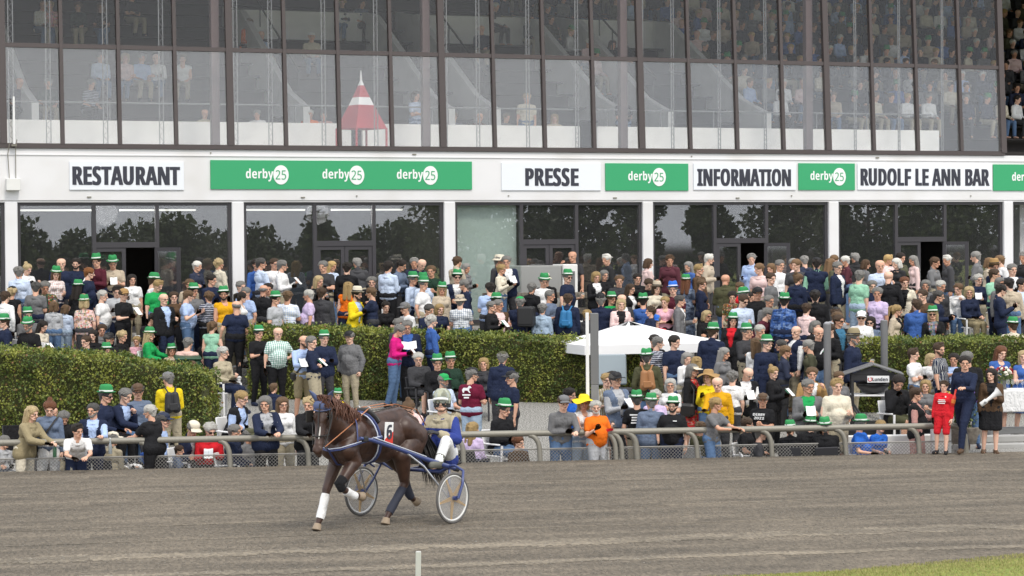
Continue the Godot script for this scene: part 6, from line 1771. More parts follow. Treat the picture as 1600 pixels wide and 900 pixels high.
	for s in [-1.0, 1.0]:
		obj("chin_strap", MB.new().tube([hx * Vector3(0.095 * s, 0.13, 0.0), hx * Vector3(0.076 * s, 0.085, 0.03), hx * Vector3(0.03 * s, 0.045, 0.075), hx * Vector3(0, 0.043, 0.082)], [0.008], 6, true, 0.5).mesh(), mat("black_leather", Color(0.02, 0.018, 0.017), 0.45), t)
	obj("sunglasses", hat_mesh("glasses"), mat("dark_lens", Color(0.01, 0.01, 0.012), 0.15), t, hx * Transform3D(Basis.from_scale(Vector3(1.12, 1.25, 1.03)), Vector3(0, -0.04, 0)))

# ---------------------------------------------------------------- smaller things between the people
func gy(x: float, z: float, up := 0.0) -> Vector3: return Vector3(x, floor_h(x, z) + up, z)
func flowers(parent: Node, called: String, c: Vector3, r: float, n: int, size: float, tones: Array) -> void:
	var b := MB.new()
	b.lathe([Vector2(0, -0.4), Vector2(0.8, -0.3), Vector2(1.0, 0.1), Vector2(0.7, 0.6), Vector2(0, 0.8)], 7)
	for i in tones.size():
		var mm := MultiMesh.new()
		mm.transform_format = MultiMesh.TRANSFORM_3D
		mm.mesh = b.mesh(); mm.instance_count = n
		for k in n:
			var d := Vector3(rng.randfn(), absf(rng.randfn()), rng.randfn()).normalized()
			mm.set_instance_transform(k, Transform3D(Basis.from_euler(Vector3(rng.randf(), rng.randf() * 6, 0)).scaled(Vector3.ONE * size * rng.randf_range(0.7, 1.2)), c + d * r * rng.randf_range(0.85, 1.08)))
		var mi := MultiMeshInstance3D.new()
		mi.name = called; mi.multimesh = mm; mi.material_override = mat("petal_%s%d" % [called, i], tones[i], 0.7)
		parent.add_child(mi, true); mi.set_meta("kind", "stuff")
func bush(parent: Node, c: Vector3, r: Vector3, n: int) -> void:
	var pts := []
	var nr := []
	for k in n:
		var d := Vector3(rng.randfn(), rng.randfn(), rng.randfn()).normalized()
		pts.append(c + d * r * pow(rng.randf(), 0.33)); nr.append(d)
	leaves("leaves", pts, nr, leaf_mesh(0.07, 0.02), parent, func(_p): return Color(0.05, 0.09, 0.025).lerp(Color(0.16, 0.20, 0.06), rng.randf()))

func build_things() -> void:
	var black: StandardMaterial3D = M.dark_metal
	# black lantern-shaped box with its name board
	var t := thing("lantern_box", "black house-shaped metal box with a white name board on its gable", "box", at(gy(7.0, -45.9, 0.46), -0.1))
	obj("plinth", MB.new().box(Vector3(0, -0.26, 0), Vector3(1.0, 0.5, 0.8), Basis(), 0.02).mesh(), M.dark_metal, t)
	for s in [-1.0, 1.0]:
		for z in [-0.3, 0.3]:
			obj("leg", MB.new().box(Vector3(0.40 * s, 0.52, z), Vector3(0.055, 1.04, 0.055), Basis(), 0.006).mesh(), black, t)
		obj("roof_panel", MB.new().box(Vector3(0.28 * s, 1.13, 0), Vector3(0.62, 0.03, 0.82), Basis(Vector3.BACK, -0.32 * s), 0.006).mesh(), M.grey_metal, t)
	for y in [0.08, 0.62]: obj("shelf", MB.new().box(Vector3(0, y, 0), Vector3(0.84, 0.03, 0.62), Basis(), 0.005).mesh(), M.canopy_white if y > 0.3 else black, t)
	obj("gable", MB.new().prism([Vector2(-0.46, 1.03), Vector2(0.46, 1.03), Vector2(0, 1.19)], 0.03, Transform3D(Basis(), Vector3(0, 0, 0.30))).mesh(), black, t)
	obj("lintel", MB.new().box(Vector3(0, 0.97, 0.31), Vector3(0.86, 0.12, 0.03), Basis(), 0.005).mesh(), black, t)
	obj("bowl", MB.new().lathe([Vector2(0, 0.64), Vector2(0.2, 0.66), Vector2(0.32, 0.80), Vector2(0.30, 0.86), Vector2(0.18, 0.90), Vector2(0, 0.92)], 20).mesh(), mat("kettle", Color(0.015, 0.015, 0.016), 0.35), t)
	var sg := obj("name_board", MB.new().box(Vector3(0.09, 0.94, 0.345), Vector3(0.42, 0.13, 0.015), Basis(), 0.004).mesh(), M.letter_white, t)
	letters("lettering", "Lunden", M.lettering, sg, Vector2(-0.02, 0.905), Vector2(0.27, 0.975), 0.355)
	obj("ring_mark", MB.new().tube(ring(Vector3(-0.066, 0.94, 0.356), 0.036, 0.036, 0.0, 14, 0.3, 5.6), [0.008], 6).mesh(), mat("mark_red", Color(0.6, 0.03, 0.04), 0.5), sg)
	# bar table with white cloth, bouquet, glasses
	t = thing("bar_table", "table under a long white cloth at the right edge", "table", at(gy(9.75, -45.3), 0.05))
	obj("cloth", MB.new().box(Vector3(0, 0.80, 0), Vector3(1.5, 0.42, 0.7), Basis(), 0.02).mesh(), cloth("white"), t)
	for s in [-0.68, 0.68]: obj("leg", MB.new().box(Vector3(s, 0.3, 0.25), Vector3(0.05, 0.62, 0.05)).mesh(), M.grey_metal, t)
	var top := gy(9.75, -45.3, 1.012)
	t = thing("bouquet", "bouquet of dark red and white roses standing on white table", "flowers", at(top + Vector3(-0.35, 0, 0.1)))
	obj("vase", MB.new().lathe([Vector2(0, 0), Vector2(0.06, 0), Vector2(0.05, 0.1), Vector2(0.08, 0.18), Vector2(0.075, 0.18)], 14).mesh(), M.grey_metal, t)
	bush(t, Vector3(0, 0.25, 0), Vector3(0.17, 0.12, 0.17), 160)
	flowers(t, "rose", Vector3(0, 0.26, 0), 0.18, 16, 0.038, [Color(0.26, 0.01, 0.02), Color(0.75, 0.72, 0.62)])
	for k in 5:
		t = thing("wine_glass", "empty stemmed glass on white table, %s of five by the roses" % ["leftmost", "second from left", "middle", "fourth from left", "rightmost"][k], "glass", at(top + Vector3(-0.30 + 0.09 * k, 0, 0.27 + 0.03 * (k % 2))), "glasses on the white table")
		var gm := mat("clear_glass", Color(0.9, 0.92, 0.92), 0.0); gm.albedo_color.a = 0.12; gm.transparency = BaseMaterial3D.TRANSPARENCY_ALPHA
		obj("bowl", MB.new().lathe([Vector2(0.004, 0.09), Vector2(0.03, 0.12), Vector2(0.034, 0.17), Vector2(0.028, 0.20)], 12).mesh(), gm, t)
		obj("stem", MB.new().lathe([Vector2(0.03, 0), Vector2(0.03, 0.004), Vector2(0.004, 0.008), Vector2(0.004, 0.09)], 10).mesh(), gm, t)
	tag(obj("gift_box", MB.new().box(Vector3(0, 0.09, 0), Vector3(0.2, 0.18, 0.2), Basis(), 0.01).mesh(), M.white_plastic, self, at(top + Vector3(0.18, 0.001, 0.05))), "small white gift box on the white table", "box")
	t = thing("red_banner", "red cloth banner stretched behind the women in blue", "banner", at(gy(9.9, -46.6, 0.0)))
	obj("cloth", MB.new().box(Vector3(0, 1.22, 0), Vector3(1.1, 0.22, 0.02), Basis(), 0.005).mesh(), cloth("red"), t)
	for s in [-0.5, 0.5]: obj("pole", MB.new().tube([Vector3(s, 0, -0.03), Vector3(s, 1.34, -0.03)], [0.02], 8).mesh(), M.grey_metal, t)
	# flower tub beside the rail's end
	t = thing("flower_tub", "tub of purple, white and yellow flowers beside end of rail", "planter", at(gy(8.45, -44.0)))
	obj("tub", MB.new().lathe([Vector2(0, 0), Vector2(0.24, 0), Vector2(0.32, 0.38), Vector2(0.30, 0.40), Vector2(0, 0.36)], 22).mesh(), M.weathered_wood, t)
	bush(t, Vector3(0, 0.75, 0), Vector3(0.36, 0.48, 0.32), 900)
	flowers(t, "blossom", Vector3(0, 0.85, 0), 0.38, 34, 0.026, [Color(0.16, 0.09, 0.36), Color(0.72, 0.72, 0.66), Color(0.7, 0.5, 0.05)])
	# waste container with its lid up
	t = thing("waste_bin", "grey waste container with its lid tilted up", "bin", at(gy(2.15, -47.4), 0.12))
	obj("case", MB.new().box(Vector3(0, 0.42, 0), Vector3(0.62, 0.84, 0.5), Basis(), 0.03).mesh(), mat("zinc", Color(0.28, 0.30, 0.31), 0.4, 0.5), t)
	obj("lid", MB.new().box(Vector3(-0.14, 1.30, -0.2), Vector3(0.62, 0.62, 0.06), Basis(Vector3.RIGHT, -0.12), 0.025).mesh(), mat("zinc_lid", Color(0.30, 0.35, 0.38), 0.35, 0.3), t)
	obj("bin_bag", MB.new().lathe([Vector2(0.25, 0.0), Vector2(0.29, 0.04), Vector2(0.2, 0.10), Vector2(0.0, 0.07)], 14, at(Vector3(0.05, 0.84, 0))).mesh(), mat("black_nylon", Color(0.02, 0.02, 0.022), 0.6), t)
	t = thing("wheeled_bin", "dark green wheeled bin behind the left hedge", "bin", at(gy(-7.05, -51.2), 0.2))
	obj("case", MB.new().box(Vector3(0, 0.48, 0), Vector3(0.52, 0.9, 0.6), Basis(), 0.04).mesh(), mat("bin_green", Color(0.02, 0.07, 0.035), 0.45), t)
	obj("lid", MB.new().box(Vector3(0, 0.96, 0.01), Vector3(0.58, 0.06, 0.66), Basis(Vector3.RIGHT, 0.06), 0.025).mesh(), mat("bin_green", Color(0.02, 0.07, 0.035), 0.45), t)
	for s in [-1.0, 1.0]: obj("wheel", MB.new().tube([Vector3(0.27 * s, 0.1, -0.26), Vector3(0.22 * s, 0.1, -0.26)], [0.1], 14).mesh(), black, t)
	# loudspeaker on a pole
	t = thing("loudspeaker", "black loudspeaker on a pole above the middle hedge", "speaker", at(gy(0.32, -52.9), -0.25))
	obj("cabinet", MB.new().box(Vector3(0, 1.62, 0), Vector3(0.36, 0.44, 0.32), Basis(Vector3.RIGHT, 0.1), 0.03).mesh(), mat("cabinet_black", Color(0.018, 0.018, 0.02), 0.6), t)
	obj("grille", MB.new().box(Vector3(0, 1.635, 0.165), Vector3(0.30, 0.36, 0.012), Basis(Vector3.RIGHT, 0.1), 0.004).mesh(), mat("grille", Color(0.03, 0.03, 0.032), 0.8), t)
	obj("pole", MB.new().tube([Vector3(0, 0, 0), Vector3(0, 1.42, 0)], [0.02], 8).mesh(), black, t)
	# steel serving cabinet at the presse door
	t = thing("steel_cabinet", "steel serving cabinet before the presse door", "cabinet", Transform3D(BT.basis, BT * Vector3(13.25, 1.75, 0.6)))
	obj("case", MB.new().box(Vector3(-0.35, 0.85, 0), Vector3(1.1, 1.5, 0.7), Basis(), 0.02).mesh(), mat("brushed_steel", Color(0.42, 0.42, 0.40), 0.35, 0.6), t)
	obj("door", MB.new().box(Vector3(0.42, 0.85, 0.02), Vector3(0.40, 1.55, 0.72), Basis(), 0.02).mesh(), M.parapet, t)
	obj("door_window", MB.new().box(Vector3(0.42, 1.15, 0.383), Vector3(0.24, 0.6, 0.008), Basis(), 0.003).mesh(), M.grey_metal, t)
	for s in [-0.8, 0.5]: obj("foot", MB.new().box(Vector3(s, 0.05, 0), Vector3(0.08, 0.1, 0.6)).mesh(), black, t)
	# red ribbon knotted to the rail
	t = thing("ribbon", "red ribbon knotted round the rail beside the finish post", "ribbon", at(Vector3(1.55, 0.49, rail_z(1.55) - 0.1)))
	var red := cloth("red")
	obj("knot", MB.new().tube([Vector3(-0.05, 0, 0), Vector3(0.05, 0.01, 0)], [0.078], 12, false).mesh(), red, t)
	obj("tail", MB.new().box(Vector3(-0.06, -0.13, 0.075), Vector3(0.05, 0.26, 0.012), Basis(Vector3.BACK, -0.2), 0.004).mesh(), red, t)
	obj("tail", MB.new().box(Vector3(0.12, 0.03, 0.07), Vector3(0.24, 0.05, 0.012), Basis(Vector3.BACK, 0.25), 0.004).mesh(), red, t)
	# folding chair leaning behind the seated people at far left
	t = thing("camp_chair", "black folded camp chair at the far left before the hedge", "chair", at(Vector3(-9.0, floor_h(-9.0, -42.6), -42.6), 0.3))
	obj("backrest", MB.new().box(Vector3(0, 0.93, -0.1), Vector3(0.38, 0.46, 0.03), Basis(Vector3.RIGHT, -0.1), 0.012).mesh(), cloth("black"), t)
	obj("seat", MB.new().box(Vector3(0, 0.55, 0.08), Vector3(0.46, 0.10, 0.40), Basis(), 0.03).mesh(), cloth("black"), t)
	for s in [-1.0, 1.0]:
		obj("leg", MB.new().tube([Vector3(0.2 * s, 1.15, -0.14), Vector3(0.22 * s, 0.0, 0.2)], [0.014], 6).mesh(), black, t)
		obj("leg", MB.new().tube([Vector3(0.2 * s, 0.58, 0.26), Vector3(0.22 * s, 0.0, -0.22)], [0.014], 6).mesh(), black, t)
	# blue folding stool by the rail
	t = thing("folding_stool", "bright blue folding stool behind the left rail", "stool", at(Vector3(-6.4, floor_h(-6.4, -41.5), -41.5)))
	var bl := mat("stool_blue", Color(0.02, 0.12, 0.55), 0.5)
	obj("seat", MB.new().box(Vector3(0, 0.82, 0), Vector3(0.30, 0.05, 0.25), Basis(), 0.012).mesh(), bl, t)
	for s in [-1.0, 1.0]: obj("leg", MB.new().bar(Vector3(0.12 * s, 0.8, 0.08), Vector3(-0.12 * s, 0.0, 0.10 * s), 0.04, 0.03).mesh(), bl, t)
	# bottles held at the left rail
	for s in [[-7.93, "green beer bottle held below the left rail", Color(0.02, 0.12, 0.05), 0.02], [-6.99, "clear water bottle held at the left rail", Color(0.30, 0.34, 0.36), 0.06]]:
		var z: float = rail_z(s[0]) + 0.08
		t = thing("bottle", s[1], "bottle", at(Vector3(s[0], 0.22 + s[3], z)))
		var bm := mat("bottle_%s" % str(s[0]), s[2], 0.1); bm.albedo_color.a = 0.75; bm.transparency = BaseMaterial3D.TRANSPARENCY_ALPHA
		obj("body", MB.new().lathe([Vector2(0, 0), Vector2(0.033, 0), Vector2(0.034, 0.14), Vector2(0.014, 0.2), Vector2(0.013, 0.26), Vector2(0, 0.26)], 14).mesh(), bm, t)
		obj("cap", MB.new().tube([Vector3(0, 0.26, 0), Vector3(0, 0.28, 0)], [0.015], 10).mesh(), M.white_plastic, t)
	# red bottle in the walking person's hand, and the megaphone of the woman beside
	t = thing("red_bottle", "red bottle carried by the person walking beside the track", "bottle", Transform3D(Basis(Vector3.BACK, -0.25), Vector3(7.93, 0.88, -42.62)))
	obj("body", MB.new().lathe([Vector2(0, 0), Vector2(0.042, 0), Vector2(0.043, 0.15), Vector2(0.018, 0.21), Vector2(0.017, 0.30), Vector2(0, 0.31)], 14).mesh(), mat("red_glass", Color(0.62, 0.04, 0.02), 0.15), t)
	obj("label", MB.new().lathe([Vector2(0.0435, 0.05), Vector2(0.0445, 0.05), Vector2(0.0445, 0.12), Vector2(0.0435, 0.12)], 14).mesh(), mat("label_orange", Color(0.7, 0.2, 0.03), 0.5), t)
	t = thing("megaphone", "white megaphone held by the person in brown jacket", "megaphone", Transform3D(Basis(Vector3.BACK, -0.95), Vector3(8.55, 0.98, -42.55)))
	obj("horn", MB.new().lathe([Vector2(0.03, 0), Vector2(0.035, 0.10), Vector2(0.055, 0.20), Vector2(0.095, 0.27), Vector2(0.098, 0.275), Vector2(0.05, 0.20), Vector2(0, 0.15)], 20).mesh(), M.white_plastic, t)
	obj("body", MB.new().lathe([Vector2(0, -0.14), Vector2(0.045, -0.14), Vector2(0.045, -0.02), Vector2(0.03, 0.0)], 16).mesh(), M.parapet, t)
	obj("grip", MB.new().box(Vector3(0.0, -0.06, 0.07), Vector3(0.03, 0.04, 0.12), Basis(), 0.01).mesh(), M.grey_metal, t)
	# low white wall and the kerbs of the way to the track
	tag(obj("low_wall", MB.new().box(Vector3(0, 0, 0), Vector3(1.9, 0.72, 0.16), Basis(Vector3.UP, 0.13), 0.02).mesh(), M.parapet, self, at(Vector3(6.95, -0.12, -44.15))), "low white wall behind the seated pair in bright blue", "wall")
	tag(obj("end_block", MB.new().box(Vector3(0, 0, 0), Vector3(0.34, 0.72, 0.3), Basis(), 0.03).mesh(), M.parapet, self, at(Vector3(7.85, 0.1, -43.3))), "white concrete block at the right end of the rail", "block")
	for k in 3:
		kind(obj("kerb", MB.new().box(Vector3(10.5, 0.02 + 0.09 * k, -44.1 - 0.75 * k), Vector3(4.6, 0.12, 0.3), Basis(Vector3.UP, 0.12), 0.01).mesh(), M.concrete))
	# curved handrail beside the left pylon
	t = thing("hand_rail", "grey bent handrail beside the lantern box", "railing", at(gy(6.35, -46.3)))
	for z in [0.0, -0.5]:
		obj("tube", MB.new().tube([Vector3(-0.05, 0, z), Vector3(-0.05, 0.75, z), Vector3(0.05, 0.92, z), Vector3(0.25, 0.90, z), Vector3(0.55, 0.45, z), Vector3(0.6, 0.0, z)], [0.024], 8).mesh(), M.grey_metal, t)

# ---------------------------------------------------------------- the crowd: where each stands, how turned, how tall, looks, what is held
func crowd() -> void:
	pp("person in white top standing right of the one in pale blue top", -10.97, 1.85, -53.87, 50, 0.955, "a=pp hp=22 t=t tc=white h=bun hc=hlight l=L lc=sand k=1 x=w", "", "", 0.00)
	pp("person in pale blue top standing left of the one in white top", -11.08, 1.69, -53.45, 170, 1.009, "t=t tc=paleblue h=short hc=hgrey l=L lc=denim k=2 s=white a=dd hy=25", "", "", 0.00)
	pp("person in black vest top and black cap standing under the restaurant sign", -11.31, 1.34, -53.06, 175, 0.952, "t=n tc=black h=pony hc=hlight hat=cap Q=black l=L lc=black s=brown a=kd x=w", "", "", 0.00)
	pp("person in white top standing left of the one in black vest top and black cap", -11.26, 1.17, -52.19, 150, 0.999, "t=t tc=white h=short hc=hbrown l=L lc=black k=1 s=navy a=dk", "", "", 0.00)
	pp("person in navy jacket and green hat seated under the restaurant sign", -11.09, 1.01, -51.70, -60, 1.024, "hat=fedora Q=hatgreen t=J tc=navy h=short hc=hbrown l=L lc=sand k=1 s=brown a=fl o=T", "", "white chair", 0.00)
	pp("derby person in black tee with green hat, glasses, seated behind left hedge", -10.58, 0.96, -51.60, -20, 1.023, "hat=fedora Q=hatgreen t=s tc=black h=short hc=hgrey g=read b=hgrey hp=16 fat=1.2 l=L lc=denim s=white n=14 a=fl o=T", "", "white chair", 0.17)
	pp("person in grey tee and green hat seated under the restaurant sign", -10.73, 1.17, -52.38, 30, 1.003, "hat=fedora Q=hatgreen t=s tc=grey h=short hc=hgrey l=L lc=denim k=1 s=grey n=8 a=fl o=T", "", "white chair", 0.00)
	pp("person in cream tee seated under the restaurant sign", -10.46, 1.02, -52.02, 55, 0.948, "a=ff t=s tc=cream h=long hc=hdark hp=16 l=L lc=navy k=1 n=14 x=w o=T", "programme", "dark chair", 0.00)
	pp("person in grey tee standing under the restaurant sign", -10.70, 1.36, -52.87, 165, 1.000, "t=s tc=grey h=short hc=hdgrey hp=10 l=L lc=navy s=grey a=df hy=25", "", "", 0.00)
	pp("person in dark green flowered tee standing under the restaurant sign", -10.52, 1.34, -53.27, 20, 1.024, "t=s tc=darkgreen tp=flower h=short hc=hgrey a=pp hp=20 fat=1.2 l=L lc=black k=2 s=grey", "phone", "", 0.00)
	pp("person in rose checked tee and green hat standing under the restaurant sign", -10.43, 1.75, -53.70, 40, 0.947, "hat=fedora Q=hatgreen t=s tc=rose tp=check h=long hc=hlbrown hp=16 l=L lc=navy k=1 s=navy a=fd hy=-25 x=w", "", "", 0.00)
	pp("person in navy jacket standing under the restaurant sign", -10.35, 1.85, -54.13, 10, 1.018, "t=J tc=navy h=balding hc=hlbrown l=L lc=darkgrey k=1 s=white a=kd", "", "", 0.00)
	pp("person in navy tee standing right of the one in navy jacket", -10.19, 1.85, -55.02, 25, 1.013, "t=s tc=navy h=short hc=hdark b=hdark l=L lc=black k=1 a=cc hy=-25", "", "", 0.00)
	pp("person in navy tee standing right of the one in black tee and green hat", -9.74, 1.65, -53.75, 75, 1.010, "t=s tc=navy h=short hc=hginger fat=1.1 l=L lc=navy k=1 s=brown a=kd hy=25", "", "", 0.00)
	pp("person in burgundy top and green hat standing under the restaurant sign", -9.58, 1.85, -55.16, -35, 1.044, "hat=fedora Q=hatgreen t=t tc=burgundy h=short hc=hbrown a=ff l=L lc=navy s=brown hy=25", "programme", "", 0.00)
	pp("person in beige tee and green hat standing under the restaurant sign", -9.31, 1.85, -55.51, 10, 1.022, "hat=fedora Q=hatgreen t=s tc=beige h=short hc=hgrey a=ff hp=18 l=L lc=navy", "programme", "", 0.00)
	pp("person in black tee and green hat standing under the restaurant sign", -9.88, 1.46, -53.34, 150, 0.933, "hat=fedora Q=hatgreen t=s tc=black h=long hc=hdark l=K lc=black k=1 a=dk x=w", "", "", 0.00)
	pp("person in pale grey top standing under the restaurant sign", -10.20, 1.19, -52.37, 185, 0.853, "t=t tc=lightgrey h=bob hc=hlbrown l=L lc=denim a=ff x=w", "", "", 0.00)
	pp("person in pale blue top standing right of the one in pale grey top", -10.02, 1.21, -52.78, 170, 0.791, "t=t tc=paleblue h=bob hc=hlbrown l=L lc=paledenim s=grey a=df hy=-25 x=w", "", "", 0.00)
	pp("person in pale pink flowered tee and green hat standing under the restaurant sign", -9.47, 1.11, -52.36, 175, 0.949, "hat=fedora Q=hatgreen t=s tc=palepink tp=flower h=bob hc=hlight l=L lc=darkgrey k=1 s=white a=dk x=w", "", "", 0.00)
	pp("person in white tee standing left of the one in pale grey tee", -9.13, 1.17, -52.64, 75, 0.997, "t=s tc=white h=short hc=hwhite fat=1.15 l=L lc=denim k=1 s=navy a=fd", "", "", 0.00)
	pp("person in black tee and tan cap standing under the restaurant sign", -8.67, 1.15, -52.43, 60, 1.024, "t=s tc=black hat=cap Q=tan h=short hc=hbrown a=pf l=L lc=black k=1 s=white hy=-25", "paper", "", 0.00)
	pp("person in pale grey tee standing under the restaurant sign", -8.95, 1.27, -53.19, 10, 0.998, "t=s tc=lightgrey h=quiff hc=hdark g=read hp=20 l=L lc=navy k=1 s=navy a=ff", "", "", 0.00)
	pp("person in white tee standing right of the one in black tee and tan cap", -8.63, 1.61, -53.96, 0, 0.936, "t=s tc=white h=long hc=hdark l=L lc=sand a=df hy=25 x=w", "", "", 0.00)
	pp("person in white tee and green hat standing under the restaurant sign", -8.29, 1.45, -53.67, 110, 1.019, "hat=fedora Q=hatgreen t=s tc=white h=short hc=hbrown l=L lc=black k=1 a=fd", "", "", 0.00)
	pp("person in green tee standing under the restaurant sign", -8.00, 1.38, -53.35, 25, 1.006, "t=s tc=green h=quiff hc=hblond hp=26 l=L lc=denim k=1 a=dd hy=25", "", "", 0.00)
	pp("person in black jacket over light blue standing under the restaurant sign", -7.63, 1.07, -52.17, 45, 1.012, "t=J tc=black in=lightblue h=balding hc=hwhite g=read l=L lc=navy k=1 s=grey a=fd", "", "", 0.00)
	pp("person in brown top standing under the restaurant sign", -7.56, 1.20, -53.06, -10, 0.950, "t=t tc=brown h=short hc=hbrown l=L lc=darkgrey k=1 a=cc hy=25 x=w", "", "", 0.00)
	pp("person in light blue tee standing under the restaurant sign", -7.22, 1.15, -52.54, 82, 1.003, "t=s tc=lightblue h=short hc=hlbrown a=pp hp=16 fat=1.2 l=L lc=denim k=1 s=grey hy=25", "phone", "", 0.00)
	pp("person in grey tee and green hat standing under the restaurant sign", -7.24, 1.20, -53.36, 20, 1.023, "hat=fedora Q=hatgreen t=s tc=grey h=short hc=hdark l=L lc=navy k=2 a=ff hy=25", "", "", 0.00)
	pp("person in beige tee standing under the restaurant sign", -7.40, 1.48, -53.79, 10, 0.946, "t=s tc=beige h=short hc=hlbrown l=L lc=denim k=2 s=grey a=fd x=w", "", "", 0.00)
	pp("person in navy top standing right of the one in navy banded top", -6.85, 1.46, -53.83, 40, 1.016, "t=t tc=navy h=short hc=hdark l=L lc=denim a=df hy=25", "", "", 0.00)
	pp("person in navy banded top standing under the long green banner", -6.85, 1.20, -52.88, 190, 0.949, "t=t tc=navy tp=bands h=curly hc=hlbrown l=L lc=black a=ff hy=25 x=w", "", "", 0.00)
	pp("person in cream top standing under the long green banner", -6.87, 1.85, -56.41, 130, 0.992, "t=t tc=cream h=curly hc=hlight l=L lc=navy k=2 a=kd x=w", "", "", 0.00)
	pp("person in mustard vest top and green hat standing under the long green banner", -6.31, 1.14, -52.30, 30, 1.025, "hat=fedora Q=hatgreen t=n tc=mustard h=short hc=hdark b=hdark l=L lc=sand k=2 s=white a=dd hy=-25", "", "", 0.00)
	pp("person in navy tee standing left of the one in white vest top", -6.15, 0.92, -51.89, -160, 1.004, "t=s tc=navy h=balding hc=hgrey l=L lc=black fat=1.25 a=wd s=white", "", "", 0.00)
	pp("person in light blue top standing under the long green banner", -6.16, 1.32, -53.74, 70, 1.005, "t=t tc=lightblue h=short hc=hgrey l=L lc=denim k=1 s=brown a=ff hy=-25", "", "", 0.00)
	pp("person in light blue tee standing under the long green banner", -5.87, 1.21, -53.05, -50, 0.995, "t=s tc=lightblue h=short hc=hgrey fat=1.1 l=L lc=sand a=kd hy=25", "", "", 0.00)
	pp("person in white vest top standing under the long green banner", -6.12, 1.17, -52.69, 80, 0.958, "t=n tc=white h=pony hc=hdark l=L lc=black k=1 a=dd hy=25 x=w", "", "", 0.00)
	pp("person in black top seated left of the one in black jacket", -8.05, 1.06, -52.37, 40, 1.024, "t=t tc=black h=short hc=hdark hp=22 l=L lc=sand s=grey n=14 a=cc hy=25 o=T", "", "white chair", 0.00)
	pp("person in black jacket over white seated under the restaurant sign", -7.91, 1.05, -52.79, 10, 1.009, "t=J tc=black in=white h=short hc=hbrown g=read l=L lc=navy k=1 n=8 a=lf hy=25 o=T", "", "white chair", 0.00)
	pp("person in green jacket and green hat seated under the restaurant sign", -8.00, 0.80, -51.71, 85, 0.948, "hat=fedora Q=hatgreen t=J tc=green h=long hc=hlight a=rl l=L lc=denim s=navy x=w o=T", "", "white chair", 0.25)
	pp("person in beige tee and green hat seated under the restaurant sign", -7.44, 0.58, -51.77, 20, 0.846, "hat=fedora Q=hatgreen t=s tc=beige h=bob hc=hlbrown l=L lc=navy k=2 s=brown n=8 a=cc x=w o=T", "", "dark chair", 0.04)
	pp("person in salmon tee seated under the restaurant sign", -7.14, 0.53, -51.41, 175, 1.024, "t=s tc=salmon h=short hc=hgrey l=L lc=sand k=1 s=white n=8 a=ll hy=-25 o=T", "", "dark chair", 0.00)
	pp("person in black jacket over pale grey and black cap seated under the long green banner", -6.72, 0.60, -52.15, 0, 1.017, "t=J tc=black in=lightgrey hat=cap Q=black h=short hc=hdgrey fat=1.1 l=L lc=black k=1 a=cc hy=25 o=T", "", "dark chair", 0.00)
	pp("person in sand coloured top seated before the hedges", -5.93, 0.45, -48.31, 50, 1.025, "t=t tc=sand h=short hc=hwhite g=read l=L lc=navy a=fl k=1 s=navy hy=25 x=w o=T", "", "white chair", 0.19)
	pp("person in mint vest top standing under the long green banner", -6.58, 0.60, -51.74, 175, 0.931, "t=n tc=mint h=pony hc=hlbrown l=L lc=navy k=1 a=dk hy=-25 x=w", "", "", 0.00)
	pp("person in teal tee seated under the restaurant sign", -9.25, 0.61, -51.21, -30, 1.009, "t=s tc=teal h=short hc=hbrown g=read l=L lc=sand k=1 s=brown a=lf o=T", "", "dark chair", 0.08)
	pp("person in black top seated right of the one in teal tee", -9.23, 0.82, -51.65, 20, 0.938, "t=t tc=black h=long hc=hdark l=L lc=sand k=1 s=navy a=fl hy=-25 x=w o=T", "", "dark chair", 0.20)
	pp("person in grey top seated under the restaurant sign", -9.13, 0.93, -52.08, 40, 0.946, "t=t tc=grey h=pony hc=hbrown l=L lc=denim k=2 n=8 a=lf hy=-25 x=w o=T", "", "dark chair", 0.00)
	pp("person in black tee and black cap seated under the restaurant sign", -8.74, 0.67, -51.29, 40, 1.003, "t=s tc=black hat=cap Q=black h=short hc=hdgrey fat=1.1 l=L lc=sand k=2 a=fl hy=25 o=T", "", "dark chair", 0.14)
	pp("person in dark grey tee and green hat seated under the restaurant sign", -8.76, 0.50, -50.85, 10, 0.950, "hat=fedora Q=hatgreen t=s tc=darkgrey h=long hc=hbrown l=L lc=navy s=brown n=8 a=ll hy=25 x=w o=T", "", "white chair", 0.00)
	pp("person in black top seated right of the one in black tee and black cap", -8.62, 0.78, -51.71, 60, 0.956, "t=t tc=black h=curly hc=hlight l=L lc=sand s=grey n=14 a=lf x=w o=T", "", "dark chair", 0.19)
	pp("person in pink tee seated under the restaurant sign", -8.31, 0.84, -52.02, 20, 0.809, "t=s tc=pink h=pony hc=hblond l=L lc=sand s=navy n=14 a=cc hy=-25 x=w o=T", "", "dark chair", 0.00)
	pp("person in beige top seated under the restaurant sign", -6.79, 0.45, -50.14, 10, 0.746, "t=t tc=beige h=short hc=hlbrown l=L lc=black k=1 s=white n=8 a=lf x=w o=T", "", "dark chair", 0.00)
	pp("person in pale blue top standing right of the one in blue top", -5.71, 1.81, -54.23, 120, 1.022, "t=t tc=paleblue h=short hc=hdgrey l=L lc=darkgrey k=2 a=cc hy=-25", "", "", 0.00)
	pp("person in white tee standing under the long green banner", -5.57, 1.82, -54.95, 30, 1.008, "t=s tc=white h=short hc=hbrown g=read l=L lc=denim s=navy a=fd", "", "", 0.00)
	pp("person in white top standing under the long green banner", -5.30, 1.76, -54.40, 75, 1.020, "t=t tc=white h=short hc=hgrey g=read a=pf l=L lc=sand s=white hy=25", "paper", "", 0.00)
	pp("person in blue top standing left of the one in pale blue top", -5.88, 1.79, -54.64, 40, 1.025, "t=t tc=blue h=short hc=hdark l=L lc=darkgrey k=2 a=fd hy=-25", "", "", 0.00)
